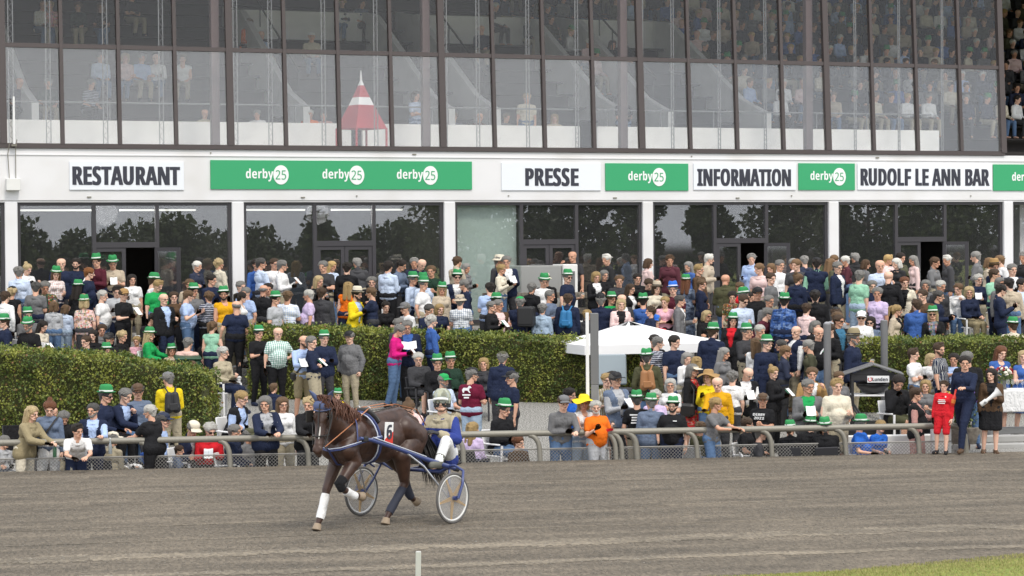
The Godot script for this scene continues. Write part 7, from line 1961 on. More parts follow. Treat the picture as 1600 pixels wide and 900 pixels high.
	pp("person in grey tee standing under the long green banner", -5.51, 1.25, -53.84, 10, 1.013, "t=s tc=grey h=short hc=hdark l=L lc=black k=2 s=brown a=dd", "", "", 0.00)
	pp("person in black top standing left of the one in grey tee", -5.69, 1.25, -53.44, 175, 0.999, "t=t tc=black h=balding hc=hgrey fat=1.1 l=L lc=darkgrey k=2 a=cc hy=-25", "", "", 0.00)
	pp("person in pale grey tee and green hat standing under the long green banner", -5.24, 1.07, -52.32, 60, 0.996, "hat=fedora Q=hatgreen t=s tc=lightgrey h=short hc=hdark l=L lc=sand s=white a=dd", "", "", 0.00)
	pp("person in light blue checked tee standing under the long green banner", -5.06, 1.10, -52.73, 170, 1.012, "t=s tc=lightblue tp=check h=short hc=hlbrown fat=1.15 l=L lc=darkgrey k=2 s=brown a=cc", "", "", 0.00)
	pp("person in lilac tee standing under the long green banner", -4.59, 1.14, -52.80, -75, 0.998, "t=s tc=lilac h=short hc=hwhite fat=1.1 l=L lc=darkgrey k=2 s=white a=dd hy=-25", "", "", 0.00)
	pp("person in dark grey jacket standing right of the one in black top", -4.25, 1.15, -53.08, 170, 1.016, "t=J tc=darkgrey h=short hc=hbrown l=L lc=sand k=1 s=grey a=dd", "", "", 0.00)
	pp("person in black top standing left of the one in dark grey jacket", -4.42, 1.51, -54.16, 20, 0.957, "t=t tc=black h=long hc=hlight a=pp l=L lc=denim hy=25 x=w", "phone", "", 0.00)
	pp("person in dark grey tee standing under the long green banner", -4.29, 1.75, -54.58, -20, 1.012, "t=s tc=darkgrey h=short hc=hgrey fat=1.15 l=L lc=sand a=cc", "", "", 0.00)
	pp("person in black top standing right of the one in dark grey tee", -3.86, 1.70, -54.50, 175, 1.019, "t=t tc=black h=short hc=hdark a=dx l=L lc=navy k=1", "", "", 0.00)
	pp("person in orange vest top standing under the long green banner", -3.83, 1.37, -54.06, 175, 0.951, "t=n tc=orange h=long hc=hblond l=L lc=navy k=1 a=dk x=w", "", "", 0.00)
	pp("person in yellow jacket and cream straw hat standing under the long green banner", -3.62, 1.15, -53.08, 60, 0.998, "t=J tc=yellow in=lightblue hat=straw Q=cream h=short hc=hdark b=hdark a=mp l=L lc=navy", "", "", 0.00)
	pp("person in navy tee standing left of the one in black jacket", -3.13, 1.16, -53.17, -100, 1.007, "t=s tc=navy h=short hc=hlbrown a=xx fat=1.1 l=L lc=darkgrey", "", "", 0.00)
	pp("person in black jacket over white seated under the long green banner", -3.23, 1.80, -54.81, 0, 1.011, "t=J tc=black in=white h=short hc=hgrey l=L lc=black k=1 a=cc o=T", "", "white chair", 0.00)
	pp("person in pale blue top standing left of the one in grey blue top", -2.87, 1.72, -54.56, 150, 1.018, "t=t tc=paleblue h=quiff hc=hdark l=L lc=black a=ff", "", "", 0.00)
	pp("person in grey blue top standing under the long green banner", -2.63, 1.76, -54.97, 65, 1.016, "t=t tc=greyblue h=curly hc=hdark a=xf hp=20 l=L lc=darkgrey k=2 s=white", "", "", 0.00)
	pp("person in navy top standing right of the one in pale blue top and green hat", -2.20, 1.80, -55.11, 10, 1.005, "t=t tc=navy h=bald hp=26 a=ff fat=1.1 l=L lc=black k=1 hy=25", "programme", "", 0.00)
	pp("person in dark green tee standing under the long green banner", -1.84, 1.61, -54.80, -10, 1.017, "t=s tc=darkgreen h=short hc=hlbrown l=L lc=sand k=2 s=navy a=ff", "", "", 0.00)
	pp("person in pale blue top and green hat standing left of the one in navy top", -2.29, 1.42, -54.68, 60, 1.013, "hat=fedora Q=hatgreen t=t tc=paleblue h=short hc=hgrey l=L lc=navy k=2 s=navy a=fd", "", "", 0.00)
	pp("person in white tee and green hat standing under the long green banner", -2.08, 1.27, -53.85, 70, 1.043, "hat=fedora Q=hatgreen t=s tc=white h=short hc=hgrey a=kk fat=1.25 l=L lc=sand s=white hy=-25", "", "", 0.00)
	pp("person in pale blue top and green hat standing right of the one in navy top", -1.97, 1.39, -54.38, 40, 1.022, "hat=fedora Q=hatgreen t=t tc=paleblue h=short hc=hgrey l=L lc=darkgrey s=white a=dd hy=-25", "", "", 0.00)
	pp("person in beige jacket and green hat standing under the long green banner", -1.69, 1.32, -54.05, 30, 0.944, "hat=fedora Q=hatgreen t=J tc=beige h=long hc=hlight l=L lc=black k=2 a=dd hy=-25 x=w", "", "", 0.00)
	pp("person in navy waistcoat over white and green hat standing under the long green banner", -1.33, 1.49, -54.63, 10, 1.001, "hat=fedora Q=hatgreen t=V tc=navy in=white h=short hc=hdark g=sun a=fd l=L lc=sand k=1 s=navy", "", "", 0.00)
	pp("person in navy top standing right of the one in navy waistcoat and green hat", -0.98, 1.32, -54.36, -70, 0.999, "t=t tc=navy h=short hc=hgrey a=pp l=L lc=denim s=navy hy=-25", "", "", 0.00)
	pp("person in grey blue checked tee and beige bucket hat standing under the long green banner", -1.09, 0.98, -52.95, 170, 0.996, "t=s tc=greyblue tp=check hat=bucket Q=beige h=short hc=hgrey l=L lc=denim k=1 s=white a=cc", "", "", 0.00)
	pp("person in light blue tee standing under the presse sign", -0.58, 1.21, -53.82, 175, 1.023, "t=s tc=lightblue h=short hc=hdark l=L lc=darkgrey k=1 a=fd hy=25", "", "", 0.00)
	pp("person in dark grey jacket and cream bucket hat standing under the presse sign", -0.39, 1.85, -55.47, 60, 1.004, "t=J tc=darkgrey hat=bucket Q=cream h=short hc=hgrey l=L lc=darkgrey k=2 s=white a=dd hy=25", "", "", 0.00)
	pp("person in cream top standing under the presse sign", -0.28, 1.77, -54.77, 65, 0.937, "t=t tc=cream h=short hc=hblond a=pp l=L lc=denim k=2 x=w", "", "", 0.00)
	pp("person in navy jacket over white standing under the presse sign", -0.08, 1.81, -55.15, 20, 1.022, "t=J tc=navy in=white h=short hc=hgrey g=read a=ff l=L lc=darkgrey s=brown hy=-25", "paper", "", 0.00)
	pp("person in grey top and green hat standing under the presse sign", -0.37, 0.97, -53.38, 60, 0.997, "hat=fedora Q=hatgreen t=t tc=grey h=short hc=hdark l=L lc=navy k=2 s=navy a=fd hy=25", "", "", 0.00)
	pp("person in black top standing left of the one in grey top and green hat", -0.46, 0.94, -52.59, 60, 0.950, "t=t tc=black h=short hc=hgrey a=ff l=L lc=black x=w", "programme", "", 0.00)
	pp("person in brown waistcoat over pale pink standing under the presse sign", -0.23, 0.89, -52.96, 30, 0.995, "t=V tc=brown in=palepink h=short hc=hgrey g=read a=ff fat=1.1 l=L lc=darkgrey k=2 hy=25", "", "", 0.00)
	pp("person in black tee seated under the long green banner", -2.89, 1.35, -54.12, 20, 0.932, "t=s tc=black h=bun hc=hdark l=L lc=darkgrey k=1 n=8 a=fl x=w o=T", "", "white chair", 0.06)
	pp("person in white top and grey cap seated under the long green banner", -2.29, 1.22, -53.46, -50, 1.022, "t=t tc=white hat=cap Q=grey h=short hc=hgrey l=L lc=sand s=brown n=14 a=ll o=T", "", "white chair", 0.03)
	pp("person in navy tee standing left of the one in blue top", -1.87, 0.78, -52.63, 45, 1.014, "t=s tc=navy h=short hc=hdgrey hp=14 l=L lc=black a=dd", "", "", 0.00)
	pp("person in navy tee standing right of the one in blue top", -1.60, 0.90, -52.98, 30, 0.938, "t=s tc=navy h=bob hc=hblond a=ff l=L lc=black k=1 x=w", "", "", 0.00)
	pp("person in blue top standing right of the one in navy tee", -1.68, 0.57, -50.39, 110, 1.025, "t=t tc=blue h=curly hc=hwhite l=L lc=navy a=md k=1 s=brown x=w", "", "", 0.00)
	pp("person in dark grey jacket standing right of the one in magenta top", -2.48, 0.52, -50.68, 40, 1.012, "t=J tc=darkgrey h=curly hc=hgrey g=read l=L lc=denim a=ff x=w", "", "", 0.00)
	pp("person in navy jacket over blue standing under the long green banner", -2.18, 0.44, -50.36, 5, 1.045, "t=J tc=navy in=blue h=short hc=hgrey g=read a=ff hp=22 l=L lc=black", "open", "", 0.00)
	pp("person in magenta top standing before the hedges", -2.58, 0.43, -49.90, 75, 1.015, "t=t tc=magenta h=short hc=hgrey a=ff hp=22 l=L lc=denim x=w", "paper", "", 0.00)
	pp("person in black tee and green hat standing under the long green banner", -5.43, 0.46, -50.52, 40, 0.946, "hat=fedora Q=hatgreen t=s tc=black h=short hc=hdgrey l=L lc=black s=navy a=ff", "", "", 0.00)
	pp("person in green checked tee standing under the long green banner", -5.02, 0.43, -50.02, 20, 0.980, "t=s tc=tealgreen tp=check h=bald g=read a=hd l=L lc=black fat=1.35 k=1", "", "", 0.00)
	pp("person in light blue top standing before the hedges", -4.34, 0.27, -48.62, 25, 1.001, "t=t tc=lightblue h=balding hc=hbrown b=hbrown a=dx l=H lc=khaki s=brown hy=25", "programme|crossbag", "", 0.00)
	pp("person in navy top standing left of the one in navy jacket and green hat", -4.00, 0.22, -48.20, 80, 1.029, "t=t tc=navy h=short hc=hgrey a=cc l=H lc=sand k=1 s=brown hy=-25", "programme", "", 0.00)
	pp("person in navy jacket and green hat standing right of the one in navy top", -3.92, 0.34, -49.22, 25, 0.975, "hat=fedora Q=hatgreen t=J tc=navy h=short hc=hgrey a=cc l=L lc=darkgrey k=1", "", "", 0.00)
	pp("person in grey jacket and black cap standing before the hedges", -3.39, 0.38, -49.62, -25, 0.958, "t=J tc=grey hat=cap Q=black h=short hc=hgrey a=kk l=L lc=sand fat=1.15 k=1", "", "", 0.00)
	pp("person in dark grey jacket seated left of the one in black jacket and green hat", -1.90, 0.28, -49.03, 30, 1.018, "t=J tc=darkgrey h=short hc=hwhite g=read l=H lc=darkgrey hp=16 k=1 a=ll hy=-25 o=T", "", "dark chair", 0.00)
	pp("person in black jacket and green hat seated before the hedges", -1.53, 0.23, -48.61, 10, 1.008, "hat=fedora Q=hatgreen t=J tc=black h=short hc=hdgrey g=read l=L lc=black s=grey n=14 a=fl o=T", "", "dark chair", 0.00)
	pp("person in dark green jacket and green hat seated before the hedges", -1.26, 0.24, -48.96, 40, 1.012, "hat=fedora Q=hatgreen t=J tc=darkgreen h=short hc=hgrey fat=1.15 l=L lc=darkgrey k=2 s=navy n=8 a=ll hy=-25 o=T", "", "dark chair", 0.00)
	pp("person in dark grey jacket seated right of the one in maroon tee and black cap", -0.57, 0.26, -49.03, -30, 0.939, "t=J tc=darkgrey h=bob hc=hblond l=L lc=navy s=white n=8 a=lf hy=25 x=w o=T", "", "dark chair", 0.00)
	pp("person in navy jacket and olive cap standing before the hedges", -0.25, -0.02, -46.66, 165, 0.999, "t=J tc=navy hat=cap Q=olive h=short hc=hgrey l=L lc=darkgrey a=dd", "", "", 0.00)
	pp("person in maroon tee and black cap standing before the hedges", -0.79, -0.27, -44.60, 150, 1.021, "t=s tc=maroon hat=cap Q=black h=short hc=hgrey l=L lc=paledenim fat=1.15 hy=-40 a=ff", "horseprint", "", 0.00)
	pp("person in pale blue tee and green cap seated before the hedges", -1.37, -0.03, -46.53, 45, 1.005, "t=s tc=paleblue hat=cap Q=green h=short hc=hgrey b=hgrey fat=1.15 l=L lc=sand s=navy a=ll o=T", "", "white chair", 0.00)
	pp("person in navy tee and black cap standing before the hedges", -0.05, -0.30, -44.48, -70, 1.003, "t=s tc=navy hat=cap Q=black h=short hc=hgrey l=L lc=darkgrey a=dk", "", "", 0.00)
	pp("person in navy top standing right of the one in navy jacket", -4.61, -0.07, -45.73, 170, 0.726, "t=t tc=navy h=quiff hc=hlbrown l=L lc=sand a=dk hy=-25 x=w", "", "", 0.00)
	pp("person in yellow tee and green hat standing before the hedges", -3.43, -0.14, -45.37, 20, 0.699, "hat=fedora Q=hatgreen t=s tc=yellow h=short hc=hblond l=L lc=black k=1 s=grey a=df x=w", "", "", 0.00)
	pp("person in navy jacket over pale grey leaning at the track rail", -4.33, -0.56, -41.59, 20, 1.025, "t=J tc=navy in=lightgrey h=bob hc=hgrey n=12 a=rr l=L lc=black s=white hy=-25 x=w", "", "", 0.00)
	pp("person in white top standing at the track rail", -4.10, -0.60, -42.27, 25, 1.001, "t=t tc=white h=long hc=hlbrown g=read l=L lc=sand s=navy a=dd x=w", "", "", 0.00)
	pp("person in black jacket leaning at the track rail", -3.65, -0.58, -41.78, 15, 1.010, "t=J tc=black h=curly hc=hlight n=10 a=rr l=L lc=darkgrey s=grey hy=-25 x=w", "", "", 0.00)
	pp("person in pale pink top standing at the track rail", -1.67, -0.58, -42.88, -35, 1.013, "t=t tc=palepink h=bun hc=hlbrown n=38 a=xx hp=25 l=L lc=denim k=1 hy=25 x=w", "", "", 0.00)
	pp("person in lilac top seated at the track rail", -0.73, -0.60, -42.40, 150, 0.950, "t=t tc=lilac h=long hc=hblond l=L lc=navy s=white n=14 a=ll hy=-25 x=w o=T", "", "dark chair", 0.00)
	pp("person in black jacket and green hat seated right of the one in lilac top", -0.29, -0.44, -43.16, 50, 1.068, "hat=fedora Q=hatgreen t=J tc=black h=short hc=hdgrey l=L lc=denim n=8 a=lf o=T", "", "white chair", 0.16)
	pp("person in khaki jacket leaning at the track rail", -8.55, -0.60, -41.04, 60, 0.987, "t=J tc=khaki h=long hc=hlight n=12 a=rr l=L lc=cream k=1 s=grey x=w", "", "", 0.00)
	pp("person in grey blue top standing at the track rail", -8.17, -0.57, -41.34, 10, 1.007, "t=t tc=greyblue h=bun hc=hauburn l=L lc=white hp=24 k=1 s=navy a=dd x=w", "crossbag", "", 0.00)
	pp("person in orange top standing before the hedges", -8.54, -0.57, -42.38, 40, 0.803, "t=t tc=orange h=short hc=hlbrown l=L lc=darkgrey a=dk hy=-25 x=w", "", "", 0.00)
	pp("person in grey top standing before the hedges", -8.29, -0.65, -42.82, 30, 0.938, "t=t tc=grey h=balding hc=hlbrown hp=18 l=L lc=darkgrey s=navy a=df hy=-25", "", "", 0.00)
	pp("person in black jacket standing right of the one in grey top", -8.05, -0.71, -42.46, 20, 0.948, "t=J tc=black h=short hc=hgrey hp=30 l=L lc=sand k=2 a=dd", "", "", 0.00)
	pp("person in white tee leaning at the track rail", -7.61, -0.66, -41.06, 15, 0.933, "t=s tc=white h=quiff hc=hdark n=48 a=rr hp=-4 l=L lc=navy s=white hy=25", "", "", 0.00)
	pp("person in navy waistcoat over light blue standing at the track rail", -7.43, -0.60, -41.46, 5, 0.979, "t=V tc=navy in=lightblue h=short hc=hdgrey b=hgrey l=L lc=navy n=6 a=xd s=grey hy=-25", "", "", 0.00)
	pp("person in navy top and green hat seated before the hedges", -7.50, -0.16, -43.08, 70, 1.086, "hat=fedora Q=hatgreen t=t tc=navy h=short hc=hdgrey g=sun l=L lc=black s=white a=ll o=T", "", "dark chair", 0.26)
	pp("person in navy jacket over light blue seated before the hedges", -7.35, -0.15, -43.49, 60, 1.080, "t=J tc=navy in=lightblue h=short hc=hgrey a=mr l=L lc=denim k=1 n=14 o=T", "", "dark chair", 0.17)
	pp("person in grey blue jacket and brown cap seated before the hedges", -6.95, -0.13, -44.00, 40, 1.077, "t=J tc=greyblue hat=cap Q=brown h=short hc=hdgrey g=read l=L lc=darkgrey s=navy n=8 a=ll hy=-25 o=T", "", "dark chair", 0.12)
	pp("person in yellow top and grey cap standing before the hedges", -6.37, -0.24, -44.17, -160, 0.996, "t=t tc=yellow hat=cap Q=grey h=short hc=hgrey a=pf l=L lc=sand hy=25", "backpack", "", 0.00)
	pp("person in black tee leaning at the track rail", -6.28, -0.60, -41.25, -130, 0.971, "t=s tc=black h=short hc=hwhite l=L lc=black fat=1.2 n=10 a=rr hy=25 x=w", "", "", 0.00)
	pp("person in light blue top and navy cap seated at the track rail", -6.35, -0.53, -42.17, 85, 1.067, "t=t tc=lightblue hat=cap Q=navy h=short hc=hdgrey l=L lc=darkgrey s=grey n=14 a=ll o=T", "", "dark chair", 0.07)
	pp("person in navy jacket over pale grey and cream cap seated at the track rail", -5.85, -0.60, -41.99, 60, 1.049, "t=J tc=navy in=lightgrey hat=cap Q=cream h=short hc=hgrey hp=26 g=read l=L lc=black s=brown n=14 a=cc hy=-25 o=T", "", "white chair", 0.00)
	pp("person in red jacket seated at the track rail", -5.38, -0.60, -41.86, 5, 1.008, "t=J tc=red h=curly hc=hwhite g=sun hp=24 a=ff l=L lc=black k=1 hy=25 x=w o=T", "programme", "dark chair", 0.00)
	pp("person in grey blue top seated at the track rail", -5.97, -0.60, -41.56, 100, 0.722, "t=t tc=greyblue h=short hc=hbrown l=L lc=darkgrey n=8 a=fl hy=-25 x=w o=T", "", "dark chair", 0.00)
	pp("person in black waistcoat over light blue seated before the hedges", -5.26, -0.23, -43.82, 65, 1.079, "t=V tc=black in=lightblue h=short hc=hblond g=read l=L lc=darkgrey k=1 n=14 a=cc o=T", "", "white chair", 0.07)
	pp("person in navy jacket seated at the track rail", -4.98, -0.60, -41.69, 75, 0.988, "t=J tc=navy h=short hc=hgrey l=L lc=navy s=grey n=14 a=ll x=w o=T", "", "white chair", 0.00)
	pp("person in sand coloured top and cream cap seated at the track rail", -7.17, -0.68, -41.82, 150, 0.943, "t=t tc=sand hat=cap Q=cream h=short hc=hgrey l=L lc=denim n=8 a=fl hy=-25 o=T", "", "dark chair", 0.00)
	pp("person in grey top and olive cap seated at the track rail", -4.84, -0.67, -42.57, 60, 0.931, "t=t tc=grey hat=cap Q=olive h=short hc=hgrey l=L lc=denim k=2 n=8 a=ll o=T", "", "dark chair", 0.00)
	pp("person in pale grey top seated at the track rail", -9.09, -0.61, -41.62, 60, 0.881, "t=t tc=lightgrey h=short hc=hgrey l=L lc=denim s=white n=8 a=cc x=w o=T", "", "white chair", 0.00)
	pp("person in dark grey tee standing under the presse sign", 1.62, 1.85, -59.76, -30, 1.050, "t=s tc=darkgrey h=bald a=de l=L lc=black k=2 s=white", "", "", 0.00)
	pp("person in white top and green hat standing under the presse sign", 0.69, 1.35, -54.67, 40, 1.022, "hat=fedora Q=hatgreen t=t tc=white h=short hc=hgrey hp=16 l=L lc=darkgrey s=grey a=dk hy=-25", "", "", 0.00)
	pp("person in black top and cream bucket hat standing under the presse sign", 0.86, 1.42, -55.07, -20, 0.998, "t=t tc=black hat=bucket Q=cream h=short hc=hdark l=L lc=darkgrey s=navy a=ff", "", "", 0.00)
	pp("person in navy tee and green hat standing under the presse sign", 1.25, 1.46, -54.85, 60, 1.006, "hat=fedora Q=hatgreen t=s tc=navy h=short hc=hgrey g=sun fat=1.15 a=fd l=L lc=sand k=1 s=brown hy=-25", "cup", "", 0.00)
	pp("person in black top standing left of the one in white top and green hat", 0.43, 1.31, -54.31, 150, 0.954, "t=t tc=black h=short hc=hgrey l=L lc=navy k=2 s=grey a=dd x=w", "", "", 0.00)
	pp("person in grey blue tee standing under the presse sign", 0.94, 1.06, -53.47, 60, 1.004, "t=s tc=greyblue h=quiff hc=hgrey l=L lc=navy k=2 s=grey a=ff", "", "", 0.00)
	pp("person in navy jacket standing under the presse sign", 1.20, 0.99, -53.12, 170, 1.004, "t=J tc=navy h=short hc=hbrown l=L lc=black k=2 a=dd", "bluepack", "", 0.00)
	pp("person in pale denim top standing under the presse sign", 0.67, 0.88, -53.09, 170, 0.943, "t=t tc=paledenim h=short hc=hgrey l=L lc=navy a=dd x=w", "", "", 0.00)
	pp("person in navy jacket and green cap standing under the presse sign", 0.10, 0.92, -53.26, 170, 1.003, "t=J tc=navy hat=cap Q=green h=short hc=hgrey l=L lc=denim k=1 a=dd", "", "", 0.00)
	pp("person in black jacket over white standing under the presse sign", 2.02, 1.59, -54.91, 20, 0.933, "t=J tc=black in=white h=bob hc=hblond hp=16 l=L lc=darkgrey s=white a=ff x=w", "", "", 0.00)
	pp("person in black jacket standing under the middle green banner", 2.18, 1.60, -55.39, 30, 0.941, "t=J tc=black h=bob hc=hgrey l=L lc=navy a=dd x=w", "", "", 0.00)
	pp("person in dark grey top standing under the middle green banner", 2.44, 1.39, -55.04, 0, 0.996, "t=t tc=darkgrey h=short hc=hlbrown l=L lc=darkgrey s=navy a=ff", "", "", 0.00)
	pp("person in black top standing under the middle green banner", 2.90, 1.51, -55.34, 10, 0.944, "t=t tc=black h=short hc=hdark l=L lc=denim a=df x=w", "", "", 0.00)
	pp("person in black tee standing under the middle green banner", 3.11, 1.32, -54.95, 10, 0.996, "t=s tc=black h=short hc=hbrown hp=28 l=L lc=darkgrey k=1 a=df", "", "", 0.00)
	pp("person in black jacket over white standing under the middle green banner", 2.68, 1.28, -54.64, 50, 0.943, "t=J tc=black in=white h=long hc=hbrown g=read l=L lc=black s=brown a=kd x=w", "", "", 0.00)
	pp("person in cream tee and beige straw hat standing under the middle green banner", 3.29, 1.26, -54.55, 20, 0.959, "t=s tc=cream hat=straw Q=beige h=bob hc=hbrown l=L lc=black k=1 a=ff x=w", "", "", 0.00)
	pp("person in burgundy tee and bright blue hat standing under the middle green banner", 3.76, 1.14, -54.10, -10, 1.025, "t=s tc=burgundy hat=fedora Q=brightblue h=short hc=hgrey l=L lc=denim k=1 s=white a=ff", "", "", 0.00)
	pp("person in grey blue mottled tee and green hat standing under the middle green banner", 4.02, 1.43, -55.14, 160, 0.944, "hat=fedora Q=hatgreen t=s tc=greyblue tp=camo h=long hc=hauburn l=D lc=greyblue lp=camo s=white a=cc x=w", "", "", 0.00)
	pp("person in brown jacket standing under the information sign", 4.48, 1.59, -55.39, 60, 1.018, "t=J tc=brown h=quiff hc=hblond l=L lc=navy a=dd", "", "", 0.00)
	pp("person in navy jacket standing under the information sign", 4.36, 1.35, -54.78, 85, 0.956, "t=J tc=navy h=bun hc=hlbrown l=L lc=darkgrey a=dd hy=-25 x=w", "", "", 0.00)
	pp("person in olive jacket standing under the information sign", 4.93, 1.39, -54.20, 165, 0.999, "t=J tc=olive h=bald fat=1.15 l=L lc=denim k=2 s=navy a=fd hy=-25", "", "", 0.00)
	pp("person in red tee standing under the information sign", 5.08, 1.33, -53.79, 30, 0.936, "t=s tc=red h=short hc=hlbrown l=L lc=denim a=dd x=w", "", "", 0.00)
	pp("person in navy jacket and black knit cap standing under the middle green banner", 2.06, 0.95, -53.37, 175, 0.999, "t=J tc=navy hat=beanie Q=black h=short hc=hgrey l=L lc=black s=grey a=fd", "", "", 0.00)
	pp("person in green tee and green hat standing under the middle green banner", 2.25, 1.08, -53.81, 40, 0.934, "hat=fedora Q=hatgreen t=s tc=green h=short hc=hlbrown l=L lc=sand k=2 a=cc x=w", "", "", 0.00)
	pp("person in pale pink jacket over black standing under the middle green banner", 2.39, 0.95, -53.07, 10, 0.958, "t=J tc=palepink in=black h=bob hc=hlight l=L lc=black k=1 s=navy a=df x=w", "", "", 0.00)
	pp("person in dark grey jacket over white standing under the middle green banner", 2.55, 0.96, -53.48, 20, 1.002, "t=J tc=darkgrey in=white h=balding hc=hgrey l=L lc=denim k=1 s=brown a=ff", "", "", 0.00)
	pp("person in blue tee and green hat standing under the middle green banner", 3.01, 0.91, -53.73, 175, 1.010, "hat=fedora Q=hatgreen t=s tc=blue h=short hc=hdark l=L lc=darkgrey s=white a=ff", "", "", 0.00)
	pp("person in navy top standing under the middle green banner", 3.02, 0.82, -52.96, -70, 0.932, "t=t tc=navy h=curly hc=hbrown l=L lc=sand a=dd x=w", "", "", 0.00)
	pp("person in pink vest top standing under the middle green banner", 3.44, 1.00, -53.80, 0, 0.944, "t=n tc=pink h=short hc=hblond l=L lc=black k=1 a=cc hy=-25 x=w", "", "", 0.00)
	pp("person in red tee and bright blue cap seated under the middle green banner", 3.23, 0.89, -53.34, 10, 1.025, "t=s tc=red hat=cap Q=brightblue h=short hc=hgrey l=L lc=darkgrey k=1 n=8 a=cc hy=-25 o=T", "", "white chair", 0.16)
	pp("person in grey jacket over white standing under the middle green banner", 3.76, 0.91, -53.46, 75, 1.014, "t=J tc=grey in=white h=short hc=hdgrey a=fd l=L lc=navy", "cup", "", 0.00)
	pp("person in black jacket seated under the information sign", 4.41, 1.06, -53.65, 10, 0.954, "t=J tc=black h=bob hc=hlight g=sun l=L lc=darkgrey k=2 s=navy a=cc hy=25 x=w o=T", "", "white chair", 0.00)
	pp("person in navy jacket and green hat standing right of the one in black jacket", 4.02, 0.29, -48.58, 160, 1.065, "hat=fedora Q=hatgreen t=J tc=navy h=short hc=hbrown l=L lc=navy k=1 s=grey a=dd hy=-25", "bag", "", 0.00)
	pp("person in brown flowered tee standing under the information sign", 4.94, 1.11, -53.37, -10, 0.952, "t=s tc=brown tp=flower h=short hc=hdark hp=14 l=L lc=sand a=dd x=w", "", "", 0.00)
	pp("person in pale blue top standing under the information sign", 4.97, 0.95, -51.05, 10, 1.024, "t=t tc=paleblue h=short hc=hbrown g=sun hp=18 a=fd l=L lc=darkgrey k=1 hy=25", "", "", 0.00)
	pp("person in navy top and green hat standing under the information sign", 5.19, 1.08, -51.61, 60, 1.002, "hat=fedora Q=hatgreen t=t tc=navy h=short hc=hgrey l=L lc=navy k=1 s=white a=dd hy=25", "", "", 0.00)
	pp("person in black tee and black cap standing under the information sign", 5.38, 1.11, -51.22, -10, 1.013, "t=s tc=black hat=cap Q=black h=short hc=hdark l=L lc=darkgrey k=2 s=white a=kd hy=25", "", "", 0.00)
	pp("person in black jacket over red and green hat standing under the information sign", 4.68, 0.65, -50.73, -20, 0.947, "hat=fedora Q=hatgreen t=J tc=black in=red h=long hc=hdark l=L lc=black a=dd hy=25 x=w", "", "", 0.00)
	pp("person in white tee standing left of the one in dark grey top and green hat", 4.81, 0.35, -49.53, 65, 0.996, "t=s tc=white h=short hc=hgrey a=fd fat=1.1 l=L lc=cream s=navy", "programme", "", 0.00)
	pp("person in beige jacket standing before the hedges", 5.06, 0.37, -49.17, 40, 1.016, "t=J tc=beige h=short hc=hwhite l=L lc=black s=navy a=kd", "", "", 0.00)
	pp("person in dark grey top and green hat standing before the hedges", 4.87, 0.34, -48.77, 30, 1.024, "hat=fedora Q=hatgreen t=t tc=darkgrey h=short hc=hgrey l=L lc=sand s=navy a=cc", "", "", 0.00)
	pp("person in white top standing before the hedges", 5.06, 0.26, -48.38, 165, 0.942, "t=t tc=white h=long hc=hlbrown l=L lc=denim a=fd k=2 x=w", "", "", 0.00)
	pp("person in navy top and green hat standing before the hedges", 5.14, 0.15, -47.94, 20, 1.010, "hat=fedora Q=hatgreen t=t tc=navy h=short hc=hgrey l=L lc=navy k=1 s=grey a=dd hy=25", "", "", 0.00)
	pp("person in burgundy top standing under the information sign", 5.17, 0.74, -50.65, 60, 1.024, "t=t tc=burgundy h=short hc=hgrey n=30 l=L lc=black k=1 s=white a=cc hy=25", "", "", 0.00)
	pp("person in dark grey jacket standing under the presse sign", 1.67, 0.73, -53.11, 170, 0.943, "t=J tc=darkgrey h=short hc=hblond l=L lc=denim k=1 s=grey a=dd hy=-25 x=w", "", "", 0.00)
	pp("person in black tee standing left of the one in navy banded tee", 2.88, 0.21, -49.16, 20, 1.000, "t=s tc=black h=short hc=hdark l=L lc=sand k=2 s=white a=dk hy=-25", "", "", 0.00)
	pp("person in navy banded tee standing before the hedges", 2.91, 0.18, -48.72, 60, 1.001, "t=s tc=navy tp=bands h=short hc=hgrey a=fd l=L lc=sand k=1 hy=25", "cup", "", 0.00)
	pp("person in olive jacket and green hat standing before the hedges", 2.73, -0.06, -46.78, 175, 1.013, "hat=fedora Q=hatgreen t=J tc=olive h=short hc=hdgrey l=L lc=denim k=1 s=navy a=kd", "leatherpack", "", 0.00)
	pp("person in navy tee standing before the hedges", 3.37, 0.12, -48.32, 25, 1.057, "t=s tc=navy h=short hc=hdark a=fd l=L lc=denim k=1 hy=25", "cup", "", 0.00)
	pp("person in black tee standing right of the one in black jacket and cream visor", 3.63, -0.02, -47.18, 150, 0.915, "t=s tc=black h=bob hc=hblond l=K lc=black k=1 a=kd hy=25 x=w", "", "", 0.00)
	pp("person in black jacket over red and cream visor standing before the hedges", 3.43, -0.22, -45.63, 55, 0.992, "t=J tc=black in=red hat=visor Q=cream h=bob hc=hgrey g=read a=fd l=K lc=red lp=flower ip=flower s=brown x=w", "programme|bag", "", 0.00)
	pp("person in white tee standing right of the one in mustard top", 4.13, -0.27, -45.10, 160, 0.953, "t=s tc=white h=curly hc=hgrey l=L lc=darkgrey k=1 s=grey a=dk x=w", "", "", 0.00)
	pp("person in black waistcoat over white standing before the hedges", 4.50, -0.27, -45.38, 10, 0.998, "t=V tc=black in=white h=balding hc=hbrown hp=30 a=ff l=L lc=sand k=1 s=grey hy=25", "paper", "", 0.00)
	pp("person in white tee standing left of the one in black tee and green hat", 2.98, -0.36, -44.69, -30, 0.942, "t=s tc=white h=bob hc=hwhite g=read a=fd l=L lc=navy s=grey hy=25 x=w", "", "", 0.00)
	pp("person in khaki striped tee standing before the hedges", 1.72, -0.33, -44.21, 15, 1.001, "t=s tc=khaki tp=stripe h=short hc=hblond g=read a=ff l=K lc=khaki lp=stripe k=1 s=grey x=w", "phone", "", 0.00)
